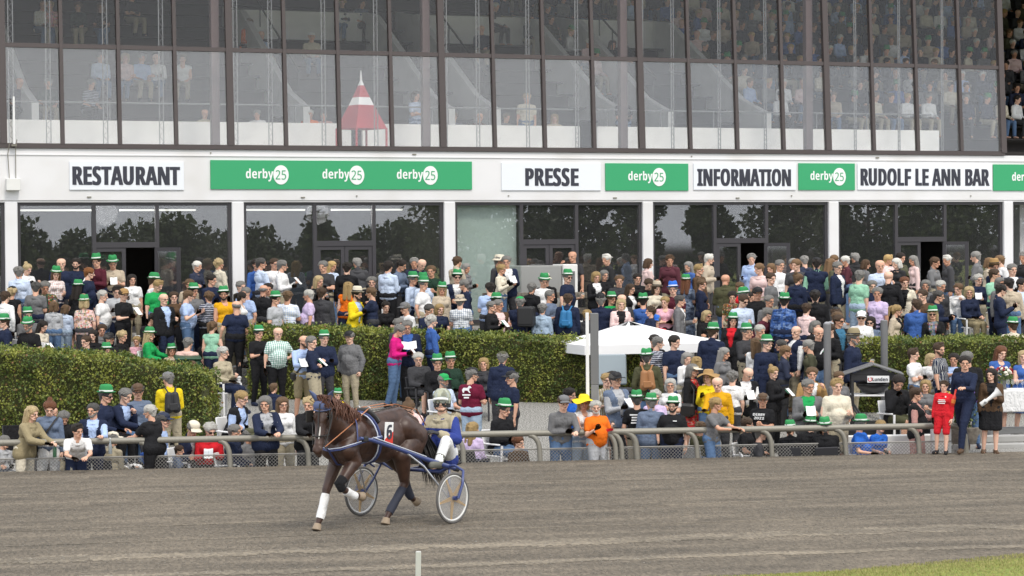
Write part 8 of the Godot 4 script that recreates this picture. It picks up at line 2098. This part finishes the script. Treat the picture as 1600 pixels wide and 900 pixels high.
	pp("person in dark grey top standing before the hedges", 1.83, -0.33, -44.66, 30, 1.009, "t=t tc=darkgrey h=short hc=hdark l=L lc=darkgrey k=2 a=ff", "", "", 0.00)
	pp("person in grey blue waistcoat over pale grey and black cap standing before the hedges", 2.00, -0.45, -43.87, 35, 1.087, "t=V tc=greyblue in=lightgrey hat=cap Q=black h=short hc=hdgrey g=read a=ff l=L lc=darkgrey s=grey", "paper", "", 0.00)
	pp("person in grey top and grey cap standing at the track rail", 0.83, -0.60, -42.28, 15, 1.004, "t=t tc=grey hat=cap Q=grey h=short hc=hbrown n=14 a=rc l=L lc=denim k=1", "", "", 0.00)
	pp("person in bright blue top standing before the hedges", 1.04, -0.52, -43.84, 60, 0.967, "t=t tc=brightblue h=curly hc=hdark l=L lc=darkgrey a=dd", "", "", 0.00)
	pp("person in white vest top and yellow sun hat standing at the track rail", 1.20, -0.60, -42.57, 30, 0.977, "t=n tc=white hat=sunhat Q=yellow h=bob hc=hblond a=fr l=L lc=paledenim k=2 hy=-25 x=w", "paper", "", 0.00)
	pp("person in orange tee standing at the track rail", 1.53, -0.60, -42.27, 30, 0.938, "t=s tc=orange h=short hc=hwhite b=hwhite a=pp fat=1.3 l=L lc=lightgrey k=1 hy=-25", "phone", "", 0.00)
	pp("person in black tee and green hat standing left of the one in lilac top", 2.29, -0.60, -43.18, 160, 0.975, "hat=fedora Q=hatgreen t=s tc=black h=short hc=hdgrey l=L lc=sand s=white a=kd hy=25", "backprint", "", 0.00)
	pp("person in grey blue jacket and green hat standing at the track rail", 2.48, -0.60, -42.78, 170, 0.957, "hat=fedora Q=hatgreen t=J tc=greyblue h=short hc=hgrey l=L lc=denim k=2 a=dk hy=25", "", "", 0.00)
	pp("person in lilac top standing before the hedges", 2.60, -0.55, -43.94, 10, 0.956, "t=t tc=lilac h=curly hc=hwhite l=L lc=black k=1 s=grey a=cc x=w", "", "", 0.00)
	pp("person in black tee and green hat standing right of the one in white tee", 2.84, -0.61, -42.52, -15, 0.938, "hat=fedora Q=hatgreen t=s tc=black h=short hc=hdark b=hdark g=read fat=1.3 l=L lc=navy k=1 s=brown a=dk", "smallprint", "", 0.00)
	pp("person in mustard top standing before the hedges", 3.92, -0.43, -44.55, -15, 1.002, "t=t tc=mustard h=bald hp=14 a=dx l=L lc=darkgrey k=1", "", "", 0.00)
	pp("person in grey tee leaning at the track rail", 3.64, -0.60, -42.51, 55, 0.955, "t=s tc=grey h=short hc=hblond n=14 a=rr l=L lc=denim k=2 s=navy hy=25", "", "", 0.00)
	pp("person in olive tee seated at the track rail", 3.36, -0.60, -42.85, 140, 0.907, "t=s tc=olive h=short hc=hlbrown l=L lc=denim k=2 s=grey n=14 a=ll hy=25 x=w o=T", "", "white chair", 0.00)
	pp("person in black tee seated at the track rail", 4.23, -0.60, -43.12, 65, 0.941, "t=s tc=black h=short hc=hbrown fat=1.15 l=L lc=sand k=2 a=ll hy=25 o=T", "", "white chair", 0.00)
	pp("person in black tee and brown cap standing at the track rail", 4.59, -0.60, -43.70, -30, 0.942, "t=s tc=black hat=cap Q=brown h=short hc=hgrey a=fd l=L lc=black k=2 hy=25", "derbyprint", "", 0.00)
	pp("person in brown top seated at the track rail", 0.11, -0.78, -42.41, 30, 0.891, "t=t tc=brown h=curly hc=hauburn l=L lc=darkgrey k=1 s=navy n=8 a=lf hy=25 x=w o=T", "", "dark chair", 0.00)
	pp("person in dark grey tee seated at the track rail", 4.36, -0.73, -42.70, 90, 0.939, "t=s tc=darkgrey h=short hc=hgrey n=20 l=L lc=denim k=1 a=ll o=T", "", "white chair", 0.00)
	pp("person in yellow top and tan sun hat standing before the hedges", 3.75, -0.27, -45.34, -10, 0.950, "t=t tc=yellow hat=sunhat Q=tan h=bob hc=hblond a=pp l=L lc=denim k=1 hy=-25 x=w", "", "", 0.00)
	pp("person in black jacket standing left of the one in olive top", 5.06, -0.20, -45.80, 60, 0.940, "t=J tc=black h=bun hc=hblond l=L lc=black a=ff k=1 hy=-25 x=w", "programme", "", 0.00)
	pp("person in grey jacket over green standing at the track rail", 5.48, -0.59, -43.61, 0, 1.088, "t=J tc=grey in=green h=short hc=hgrey g=read a=ff l=L lc=darkgrey k=2 hy=25", "programme", "", 0.00)
	pp("person in tan jacket over white standing before the hedges", 5.66, -0.31, -45.20, 0, 1.011, "t=J tc=tan in=white h=short hc=hlbrown a=um l=L lc=sand s=navy", "", "", 0.00)
	pp("person in cream top standing at the track rail", 5.95, -0.54, -43.47, 10, 1.072, "t=t tc=cream h=quiff hc=hblond l=H lc=sand fat=1.1 k=1 a=fd", "", "", 0.00)
	pp("person in black jacket and green hat seated left of the one in grey jacket", 5.40, -0.64, -43.17, 178, 0.953, "hat=fedora Q=hatgreen t=J tc=black h=short hc=hdgrey l=L lc=darkgrey k=1 n=14 a=fl o=T", "", "dark chair", 0.00)
	pp("person in black jacket and green hat seated right of the one in dark grey tee", 5.06, -0.60, -42.83, 170, 0.877, "hat=fedora Q=hatgreen t=J tc=black h=short hc=hbrown l=L lc=sand n=8 a=ll hy=-25 x=w o=T", "", "dark chair", 0.00)
	pp("person in black jacket and green hat seated left of the one in cream top", 5.71, -0.64, -42.85, 175, 0.946, "hat=fedora Q=hatgreen t=J tc=black h=short hc=hgrey l=L lc=denim k=2 s=brown a=fl o=T", "", "dark chair", 0.00)
	pp("person in bright blue tee and green hat seated at the track rail", 6.33, -0.61, -43.08, 60, 0.941, "hat=fedora Q=hatgreen t=s tc=brightblue h=short hc=hgrey fat=1.2 l=L lc=lightgrey s=grey a=ll hy=25 o=T", "", "white chair", 0.00)
	pp("person in bright blue tee seated at the track rail", 6.63, -0.60, -43.40, 35, 0.892, "t=s tc=brightblue h=short hc=hblond a=ff l=L lc=sand k=1 n=14 x=w o=T", "", "dark chair", 0.00)
	pp("person in grey tee standing right of the one in cream top", 6.26, -0.28, -45.41, 20, 0.936, "t=s tc=grey h=short hc=hlbrown l=L lc=sand s=brown a=df x=w", "", "", 0.00)
	pp("person in black jacket seated before the hedges", 7.33, -0.11, -45.25, 30, 1.080, "t=J tc=black h=short hc=hdark hp=32 a=pm l=H lc=olive s=navy n=8 hy=-25 o=T", "", "white chair", 0.24)
	pp("person in black waistcoat over rose standing at the track rail", 7.47, -0.60, -43.67, 75, 0.997, "t=V tc=black in=rose h=bun hc=hbrown l=D lc=rose fat=1.2 a=xd s=navy x=w", "", "", 0.00)
	pp("person in grey tee standing right of the one in black waistcoat", 7.83, -0.41, -45.12, -15, 0.919, "t=s tc=grey h=bob hc=hblond l=L lc=black s=brown a=fd x=w", "", "", 0.00)
	pp("person in red top standing at the track rail", 7.73, 0.00, -42.65, -25, 0.758, "t=t tc=red h=quiff hc=hbrown l=H lc=red a=dd k=1 x=w", "linesprint", "", 0.00)
	pp("person in navy top standing at the track rail", 8.18, 0.00, -42.86, -35, 1.004, "t=t tc=navy h=short hc=hdark l=L lc=navy a=xb s=brown hy=25 o=W", "", "", 0.00)
	pp("person in brown jacket over black standing at the track rail", 8.65, -0.02, -42.83, -10, 0.884, "t=J tc=brown in=black h=long hc=hdark l=K lc=black a=fd k=1 s=brown hy=-25 x=w", "", "", 0.00)
	pp("person in black jacket standing at the track rail", 8.50, 0.00, -43.87, -10, 1.024, "t=J tc=black h=short hc=hgrey g=sun l=L lc=denim s=navy a=dk hy=-25", "", "", 0.00)
	pp("person in blue vest top standing right of the one in brown jacket", 9.52, 0.00, -46.34, 20, 1.022, "t=n tc=blue h=long hc=hauburn l=K lc=blue hp=14 k=1 s=white a=cc x=w", "", "", 0.00)
	pp("person in blue vest top standing right of the one in cream top and green hat", 9.98, 0.00, -46.20, 10, 0.969, "t=n tc=blue h=long hc=hlight l=K lc=blue k=1 a=ff hy=-25 x=w", "", "", 0.00)
	pp("person in white tee standing left of the one in navy striped tee", 8.12, 0.00, -46.96, 55, 0.988, "t=s tc=white h=quiff hc=hbrown a=cc l=L lc=denim k=1", "", "", 0.00)
	pp("person in white tee standing left of the one in navy jacket", 8.33, 0.05, -47.38, 20, 0.887, "t=s tc=white h=bob hc=hlight l=L lc=sand s=brown a=ff hy=25 x=w", "", "", 0.00)
	pp("person in navy striped tee standing before the hedges", 8.56, 0.00, -46.81, 60, 1.052, "t=s tc=navy tp=stripe h=quiff hc=hbrown b=hbrown a=fd l=L lc=navy s=white hy=-25", "cup", "", 0.00)
	pp("person in navy jacket over light blue standing before the hedges", 8.80, -0.04, -47.34, -20, 0.939, "t=J tc=navy in=lightblue h=short hc=hdark l=L lc=darkgrey k=2 a=fd", "", "", 0.00)
	pp("person in white top standing under the information sign", 6.13, 1.71, -53.86, 55, 1.003, "t=t tc=white h=short hc=hgrey l=L lc=navy a=fd hy=-25", "", "", 0.00)
	pp("person in grey top standing left of the one in white top", 5.72, 1.44, -52.07, 60, 1.000, "t=t tc=grey h=short hc=hbrown l=L lc=sand k=1 a=fd hy=-25", "", "", 0.00)
	pp("person in navy top standing under the information sign", 6.12, 1.54, -51.08, 150, 0.939, "t=t tc=navy h=bun hc=hlbrown l=L lc=black s=brown a=kd hy=-25 x=w", "", "", 0.00)
	pp("person in navy waistcoat over mint and black cap standing under the short green banner", 6.59, 1.77, -51.55, 170, 0.997, "t=V tc=navy in=mint hat=cap Q=black h=short hc=hdark l=L lc=sand a=df", "", "", 0.00)
	pp("person in navy jacket over white standing under the short green banner", 7.09, 1.68, -51.28, 55, 1.000, "t=J tc=navy in=white h=short hc=hgrey g=read a=fd l=L lc=sand k=1 s=grey hy=-25", "", "", 0.00)
	pp("person in mint tee standing under the short green banner", 7.41, 1.47, -50.97, 130, 1.014, "t=s tc=mint h=short hc=hgrey l=L lc=paledenim fat=1.1 k=1 a=dd hy=25", "", "", 0.00)
	pp("person in pale blue top standing left of the one in black top", 8.04, 1.69, -51.57, 0, 1.010, "t=t tc=paleblue h=balding hc=hgrey l=L lc=darkgrey a=dd", "", "", 0.00)
	pp("person in black top standing under the bar sign", 8.20, 1.46, -51.07, 175, 1.003, "t=t tc=black h=bald l=L lc=black k=1 s=grey a=dk hy=-25", "", "", 0.00)
	pp("person in cream jacket over black standing under the bar sign", 8.56, 1.42, -51.33, -20, 0.954, "t=J tc=cream in=black h=short hc=hauburn l=D lc=black lp=flower k=1 a=kd hy=25 x=w", "", "", 0.00)
	pp("person in navy top standing under the bar sign", 7.78, 1.38, -51.21, 30, 0.934, "t=t tc=navy h=short hc=hgrey l=L lc=sand k=1 s=navy a=cc hy=-25 x=w", "", "", 0.00)
	pp("person in lilac tee standing under the bar sign", 7.83, 1.09, -50.77, -40, 1.021, "t=s tc=lilac h=short hc=hgrey l=L lc=navy k=2 a=dd hy=25", "", "", 0.00)
	pp("person in grey top standing left of the one in brown tee", 8.99, 1.37, -51.78, 10, 0.940, "t=t tc=grey h=bob hc=hgrey l=L lc=navy k=2 s=grey a=dd hy=-25 x=w", "", "", 0.00)
	pp("person in dark grey top standing under the bar sign", 9.20, 1.22, -51.39, 30, 1.022, "t=t tc=darkgrey h=short hc=hwhite l=L lc=black k=2 a=dd", "", "", 0.00)
	pp("person in brown tee standing under the bar sign", 8.85, 1.06, -50.59, -20, 1.007, "t=s tc=brown h=short hc=hbrown l=L lc=navy k=1 s=grey a=dd hy=-25", "", "", 0.00)
	pp("person in navy jacket standing under the bar sign", 9.09, 1.05, -50.96, 65, 0.999, "t=J tc=navy h=short hc=hdgrey l=L lc=denim a=ff", "", "", 0.00)
	pp("person in blue jacket standing under the bar sign", 8.53, 0.87, -49.84, 170, 1.008, "t=J tc=blue h=quiff hc=hbrown l=L lc=black k=1 a=cc hy=25", "", "", 0.00)
	pp("person in beige jacket over black standing under the bar sign", 8.02, 0.89, -49.74, 60, 0.932, "t=J tc=beige in=black h=pony hc=hblond l=L lc=sand s=navy a=dk hy=25 x=w", "", "", 0.00)
	pp("person in black jacket over grey blue and green hat standing under the bar sign", 8.89, 0.77, -49.59, -15, 0.957, "hat=fedora Q=hatgreen t=J tc=black in=greyblue ip=flower h=long hc=hlight g=sun l=L lc=darkgrey a=dd x=w", "", "", 0.00)
	pp("person in white top seated under the bar sign", 9.78, 1.68, -51.77, -15, 0.949, "t=t tc=white h=short hc=hlbrown a=ml l=L lc=denim k=1 n=8 hy=-25 x=w o=T", "", "white chair", 0.00)
	pp("person in navy top seated right of the one in white top", 9.96, 1.60, -51.37, 20, 0.955, "t=t tc=navy h=bob hc=hlight l=L lc=khaki s=grey a=ll hy=-25 x=w o=T", "", "white chair", 0.26)
	pp("person in navy top seated left of the one in mint tee", 10.53, 1.85, -53.24, -10, 0.944, "t=t tc=navy h=curly hc=hwhite g=read a=ff l=L lc=sand k=1 hy=25 x=w o=T", "programme", "white chair", 0.00)
	pp("person in mint tee standing under the bar sign", 10.63, 1.45, -51.86, 40, 1.023, "t=s tc=mint h=short hc=hbrown l=L lc=navy s=navy a=cc hy=25", "", "", 0.00)
	pp("person in navy top and tan straw hat standing under the bar sign", 10.72, 1.62, -52.29, 40, 1.021, "t=t tc=navy hat=straw Q=tan h=short hc=hbrown l=L lc=navy k=2 a=ff hy=-25", "", "", 0.00)
	pp("person in navy jacket with sunglasses standing under the bar sign", 10.54, 1.17, -50.69, 75, 1.003, "t=J tc=navy h=short hc=hdark a=pp hp=20 l=L lc=navy g=sun k=1 s=navy hy=25", "phone", "", 0.00)
	pp("person in beige top and black cap standing under the bar sign", 10.83, 1.29, -51.03, 175, 1.001, "t=t tc=beige hat=cap Q=black h=short hc=hdark l=L lc=denim k=1 s=navy a=fd hy=25", "", "", 0.00)
	pp("person in navy jacket over white standing under the bar sign", 11.08, 1.59, -51.93, 15, 1.004, "t=J tc=navy in=white h=short hc=hgrey l=L lc=denim k=1 a=df", "", "", 0.00)
	pp("person in pale blue top standing right of the one in beige top and black cap", 11.11, 1.25, -51.49, 40, 1.016, "t=t tc=paleblue h=short hc=hdark l=L lc=darkgrey a=ff", "", "", 0.00)
	pp("person in cream top and green hat standing under the bar sign", 10.46, 0.45, -49.39, 175, 0.998, "hat=fedora Q=hatgreen t=t tc=cream h=short hc=hbrown l=L lc=sand k=2 a=dd hy=25", "", "", 0.00)
	pp("person in blue mottled top and green hat standing under the information sign", 5.75, 0.96, -50.42, 165, 1.010, "hat=fedora Q=hatgreen t=t tc=blue tp=camo h=short hc=hdark l=L lc=navy s=brown a=dd", "", "", 0.00)
	pp("person in black jacket and black cap standing under the short green banner", 6.57, 1.03, -50.77, 170, 1.025, "t=J tc=black hat=cap Q=black h=short hc=hdark l=L lc=navy k=1 a=dd", "", "", 0.00)
	pp("person in pale pink top standing under the short green banner", 6.25, 0.89, -50.31, 150, 0.951, "t=t tc=palepink h=short hc=hbrown l=L lc=navy k=1 s=navy a=dd x=w", "", "", 0.00)
	pp("person in pale grey tee and black cap standing under the short green banner", 6.74, 0.72, -49.81, 150, 1.002, "t=s tc=lightgrey hat=cap Q=black h=short hc=hbrown l=L lc=denim a=cc", "", "", 0.00)
	pp("person in black waistcoat over teal standing under the short green banner", 6.87, 0.58, -48.94, 20, 1.007, "t=V tc=black in=teal h=short hc=hbrown g=sun l=L lc=darkgrey k=2 s=grey a=fd hy=25", "", "", 0.00)
	pp("person in white top and white cap standing under the bar sign", 7.23, 0.62, -49.19, 15, 1.020, "t=t tc=white hat=cap Q=white h=short hc=hgrey g=sun l=L lc=navy k=1 s=white a=kd hy=-25", "", "", 0.00)
	pp("person in grey blue jacket standing under the bar sign", 7.50, 0.64, -49.53, -20, 0.942, "t=J tc=greyblue h=long hc=hdark g=sun l=L lc=navy k=1 a=dd x=w", "", "", 0.00)
	pp("person in grey tee standing under the short green banner", 6.80, 0.63, -49.37, 70, 1.009, "t=s tc=grey h=short hc=hlbrown l=L lc=sand s=brown a=cc", "", "", 0.00)
	pp("person in grey top standing left of the one in blue mottled top and green hat", 5.59, 0.97, -50.83, 10, 1.002, "t=t tc=grey h=short hc=hgrey g=read l=L lc=darkgrey k=2 s=white a=fd hy=25", "", "", 0.00)
	pp("person in navy waistcoat over white standing before the hedges", 5.77, 0.36, -48.80, -70, 1.011, "t=V tc=navy in=white h=balding hc=hgrey a=dm fat=1.2 l=L lc=sand k=1 s=brown hy=25", "", "", 0.00)
	pp("person in black jacket over white standing before the hedges", 6.17, 0.48, -49.05, 55, 0.999, "t=J tc=black in=white h=bob hc=hgrey l=L lc=denim k=1 s=white a=cc hy=-25", "", "", 0.00)
	pp("person in black tee standing right of the one in black jacket", 6.25, 0.33, -48.31, 15, 1.022, "t=s tc=black h=balding hc=hgrey l=L lc=denim fat=1.1 a=kd", "", "", 0.00)
	pp("person in black top standing before the hedges", 6.56, 0.41, -48.62, -50, 1.006, "t=t tc=black h=short hc=hbrown a=ff l=L lc=sand k=1 s=white", "open", "", 0.00)
	pp("person in navy jacket and khaki straw hat standing before the hedges", 6.78, 0.15, -47.38, 60, 1.089, "t=J tc=navy hat=straw Q=khaki h=short hc=hgrey b=hgrey g=read a=fd l=L lc=sand s=white", "cup", "", 0.00)
	pp("person in olive top standing before the hedges", 5.53, 0.22, -48.33, -60, 0.937, "t=t tc=olive h=short hc=hdgrey a=pp l=L lc=denim hy=-25 x=w", "phone", "", 0.00)
	pp("person in grey top standing left of the one in navy jacket", 10.64, 1.40, -51.42, 20, 0.948, "t=t tc=grey h=bob hc=hgrey l=L lc=black k=2 s=grey a=dd x=w", "", "", 0.00)
	pp("seated person in sand coloured checked top behind the upper windows above the restaurant sign", -13.04, 9.44, -65.66, 39, 0.980, "sex=m mode=T arms=fl lean=8 hy=0 top=t tc=sand tp=check leg=L lc=denim hair=balding hc=hdgrey skin=0", "", "", 0.0)
	pp("seated person in pink flowered top behind the upper windows above the restaurant sign", -12.74, 9.44, -65.78, 17, 0.980, "sex=m mode=T arms=fl lean=8 hy=0 top=s tc=pink tp=flower leg=L lc=sand hair=short hc=hblond skin=0", "", "", 0.0)
	pp("seated person in dark green top behind the upper windows above the restaurant sign", -12.00, 9.44, -66.06, 6, 0.980, "sex=w mode=T arms=ll lean=8 hy=0 top=t tc=darkgreen leg=L lc=sand hair=curly hc=hlbrown skin=1", "", "", 0.0)
	pp("seated person in black top behind the upper windows above the restaurant sign", -11.41, 9.44, -66.29, 11, 0.980, "sex=w mode=T arms=fl lean=8 hy=0 top=s tc=black leg=L lc=denim hair=long hc=hlbrown skin=0", "", "", 0.0)
	pp("seated person in dark grey top behind the upper windows above the restaurant sign", -10.80, 9.86, -67.44, 45, 0.980, "sex=m mode=T arms=cc lean=8 hy=0 top=s tc=darkgrey leg=L lc=sand hair=short hc=hwhite skin=0", "", "", 0.0)
	pp("seated person in orange top behind the upper windows above the long green banner", -7.48, 9.02, -66.89, 39, 0.980, "sex=w mode=T arms=ll lean=8 hy=0 top=t tc=orange leg=L lc=black hair=long hc=hlbrown skin=0", "", "", 0.0)
	pp("seated person in navy top behind the upper windows above the restaurant sign", -12.60, 6.92, -60.37, 21, 0.980, "sex=m mode=T arms=ll lean=8 hy=0 top=s tc=navy leg=L lc=black hair=balding hc=hbrown skin=0", "", "", 0.0)
	pp("lower seated person in dark green top behind the upper windows above the restaurant sign", -11.89, 6.92, -60.64, 22, 0.980, "sex=m mode=T arms=ll lean=8 hy=0 top=s tc=darkgreen leg=L lc=sand hair=short hc=hgrey skin=0", "", "", 0.0)
	pp("seated person in pale blue top behind the upper windows above the restaurant sign", -10.91, 7.76, -62.84, 23, 0.980, "sex=m mode=T arms=ll lean=8 hy=0 top=t tc=paleblue leg=L lc=denim hair=short hc=hbrown skin=0", "", "", 0.0)
	pp("seated person in pale pink top behind the upper windows above the restaurant sign", -10.31, 7.76, -63.07, 8, 0.980, "sex=w mode=T arms=ll lean=8 hy=0 top=s tc=palepink leg=L lc=denim hair=bob hc=hblond skin=0", "", "", 0.0)
	pp("seated person in light blue top behind the upper windows above the restaurant sign", -9.91, 7.76, -63.23, 28, 0.980, "sex=m mode=T arms=ll lean=8 hy=0 top=s tc=lightblue leg=L lc=sand hair=short hc=hgrey skin=0", "", "", 0.0)
	pp("seated person in white top behind the upper windows above the restaurant sign", -9.44, 7.76, -63.41, 0, 0.980, "sex=m mode=T arms=cc lean=8 hy=0 top=t tc=white leg=L lc=denim hair=balding hc=hbrown skin=1", "", "", 0.0)
	pp("lower seated person in white top behind the upper windows above the restaurant sign", -8.83, 7.76, -63.64, 7, 0.980, "sex=m mode=T arms=ll lean=8 hy=0 top=n tc=white leg=L lc=sand hair=short hc=hlbrown skin=0", "", "", 0.0)
	pp("seated person in navy banded top behind the upper windows above the restaurant sign", -10.92, 6.92, -61.01, 43, 0.980, "sex=w mode=T arms=ll lean=8 hy=0 top=s tc=navy tp=bands leg=L lc=black hair=curly hc=hgrey skin=0", "", "", 0.0)
	pp("seated person in cream top behind the upper windows above the long green banner", -5.59, 8.60, -66.71, 11, 0.980, "sex=m mode=T arms=ll lean=8 hy=0 top=t tc=cream leg=L lc=denim hair=balding hc=hblond skin=1 hat=cap hatc=white", "", "", 0.0)
	pp("seated person in light blue top behind the upper windows above the long green banner", -6.98, 8.60, -66.18, 39, 0.980, "sex=m mode=T arms=ll lean=8 hy=0 top=t tc=lightblue leg=L lc=sand hair=balding hc=hblond skin=1", "", "", 0.0)
	pp("seated person in navy top behind the upper windows above the long green banner", -4.98, 9.86, -69.68, 3, 0.980, "sex=w mode=T arms=cc lean=8 hy=0 top=t tc=navy leg=L lc=denim hair=curly hc=hblond skin=1", "", "", 0.0)
	pp("seated person in grey blue top behind the upper windows above the long green banner", -4.43, 9.86, -69.89, 32, 0.980, "sex=w mode=T arms=ll lean=8 hy=0 top=s tc=greyblue leg=L lc=black hair=long hc=hbrown skin=0", "", "", 0.0)
	pp("seated person in black top behind the upper windows above the middle green banner", 2.99, 8.60, -70.02, 23, 0.980, "sex=w mode=T arms=cc lean=8 hy=0 top=t tc=black leg=L lc=black hair=bob hc=hbrown skin=0", "", "", 0.0)
	pp("lower seated person in black top behind the upper windows above the middle green banner", 3.42, 8.60, -70.19, 1, 0.980, "sex=m mode=T arms=fl lean=8 hy=0 top=s tc=black leg=L lc=black hair=short hc=hwhite skin=1", "", "", 0.0)
	pp("lower seated person in navy top behind the upper windows above the long green banner", -0.79, 9.02, -69.48, -3, 0.980, "sex=m mode=T arms=ll lean=8 hy=0 top=t tc=navy leg=L lc=sand hair=balding hc=hdgrey skin=0", "", "", 0.0)
	pp("standing person in sand coloured top behind the upper windows above the long green banner", -7.80, 6.20, -60.50, 32, 0.900, "sex=m mode=T arms=fl lean=8 hy=0 top=t tc=sand leg=L lc=black hair=balding hc=hbrown skin=0", "", "", 0.0)
	pp("standing person in pale blue top behind the upper windows above the long green banner", -2.51, 6.20, -62.54, 44, 1.000, "sex=w mode=S arms=cc lean=0 hy=0 top=s tc=paleblue leg=L lc=denim hair=bob hc=hbrown skin=0", "", "", 0.0)
	pp("standing person in brown top behind the upper windows above the long green banner", -0.90, 6.20, -63.16, 38, 0.900, "sex=m mode=T arms=cc lean=8 hy=0 top=t tc=brown leg=L lc=black hair=balding hc=hdgrey skin=0", "", "", 0.0)
	pp("standing person in navy top behind the upper windows above the long green banner", -1.54, 6.20, -62.92, 7, 0.900, "sex=m mode=T arms=fl lean=8 hy=0 top=s tc=navy leg=L lc=denim hair=short hc=hlbrown skin=0", "", "", 0.0)
	pp("standing person in white top behind the upper windows above the long green banner", -6.49, 6.20, -61.01, -1, 0.900, "sex=m mode=T arms=cc lean=8 hy=0 top=s tc=white leg=L lc=denim hair=short hc=hgrey skin=0", "", "", 0.0)
	pp("standing person in orange top behind the upper windows above the long green banner", -5.22, 6.20, -61.50, 18, 0.915, "sex=m mode=T arms=fl lean=8 hy=0 top=s tc=orange leg=L lc=black hair=short hc=hwhite skin=0", "", "", 0.0)
	pp("standing person in rose top behind the upper windows above the long green banner", -4.84, 6.20, -61.64, 1, 0.900, "sex=m mode=T arms=cc lean=8 hy=0 top=s tc=rose leg=L lc=black hair=short hc=hbrown skin=0", "", "", 0.0)
	pp("standing person in black top behind the upper windows above the middle green banner", 3.11, 6.20, -64.71, 22, 1.000, "sex=w mode=S arms=cc lean=0 hy=0 top=s tc=black leg=L lc=denim hair=curly hc=hdgrey skin=0", "", "", 0.0)
	pp("standing person in grey top behind the upper windows above the presse sign", -0.18, 6.20, -63.44, 38, 0.900, "sex=m mode=T arms=cc lean=8 hy=0 top=t tc=grey leg=L lc=black hair=short hc=hlbrown skin=0", "", "", 0.0)
	pp("standing person in beige top behind the upper windows above the presse sign", 1.16, 6.20, -63.96, 2, 0.900, "sex=w mode=T arms=cc lean=8 hy=0 top=t tc=beige leg=L lc=black hair=long hc=hblond skin=1", "", "", 0.0)
	pp("standing person in cream top behind the upper windows above the presse sign", 0.39, 6.20, -63.66, 6, 1.000, "sex=m mode=S arms=dd lean=0 hy=0 top=s tc=cream leg=L lc=denim hair=short hc=hblond skin=0", "", "", 0.0)

func _ready() -> void:
	rng.seed = 20250824
	build_light()
	build_materials()
	build_ground()
	build_grandstand()
	build_far_side()
	build_site()
	build_horse()
	build_sulky()
	build_things()
	crowd()
	build_driver()
	build_upper_crowd()
	build_background_crowd()
	for k in chair_proto: chair_proto[k].free()
	var tri := 0
	for c in [body_cache, hat_meshes, hair_nets]:
		for k in c:
			for s in c[k].get_surface_count(): tri += c[k].surface_get_array_index_len(s) / 3
	print("people triangles ", tri, " bodies ", body_cache.size(), " clothes ", wear_cache.size())
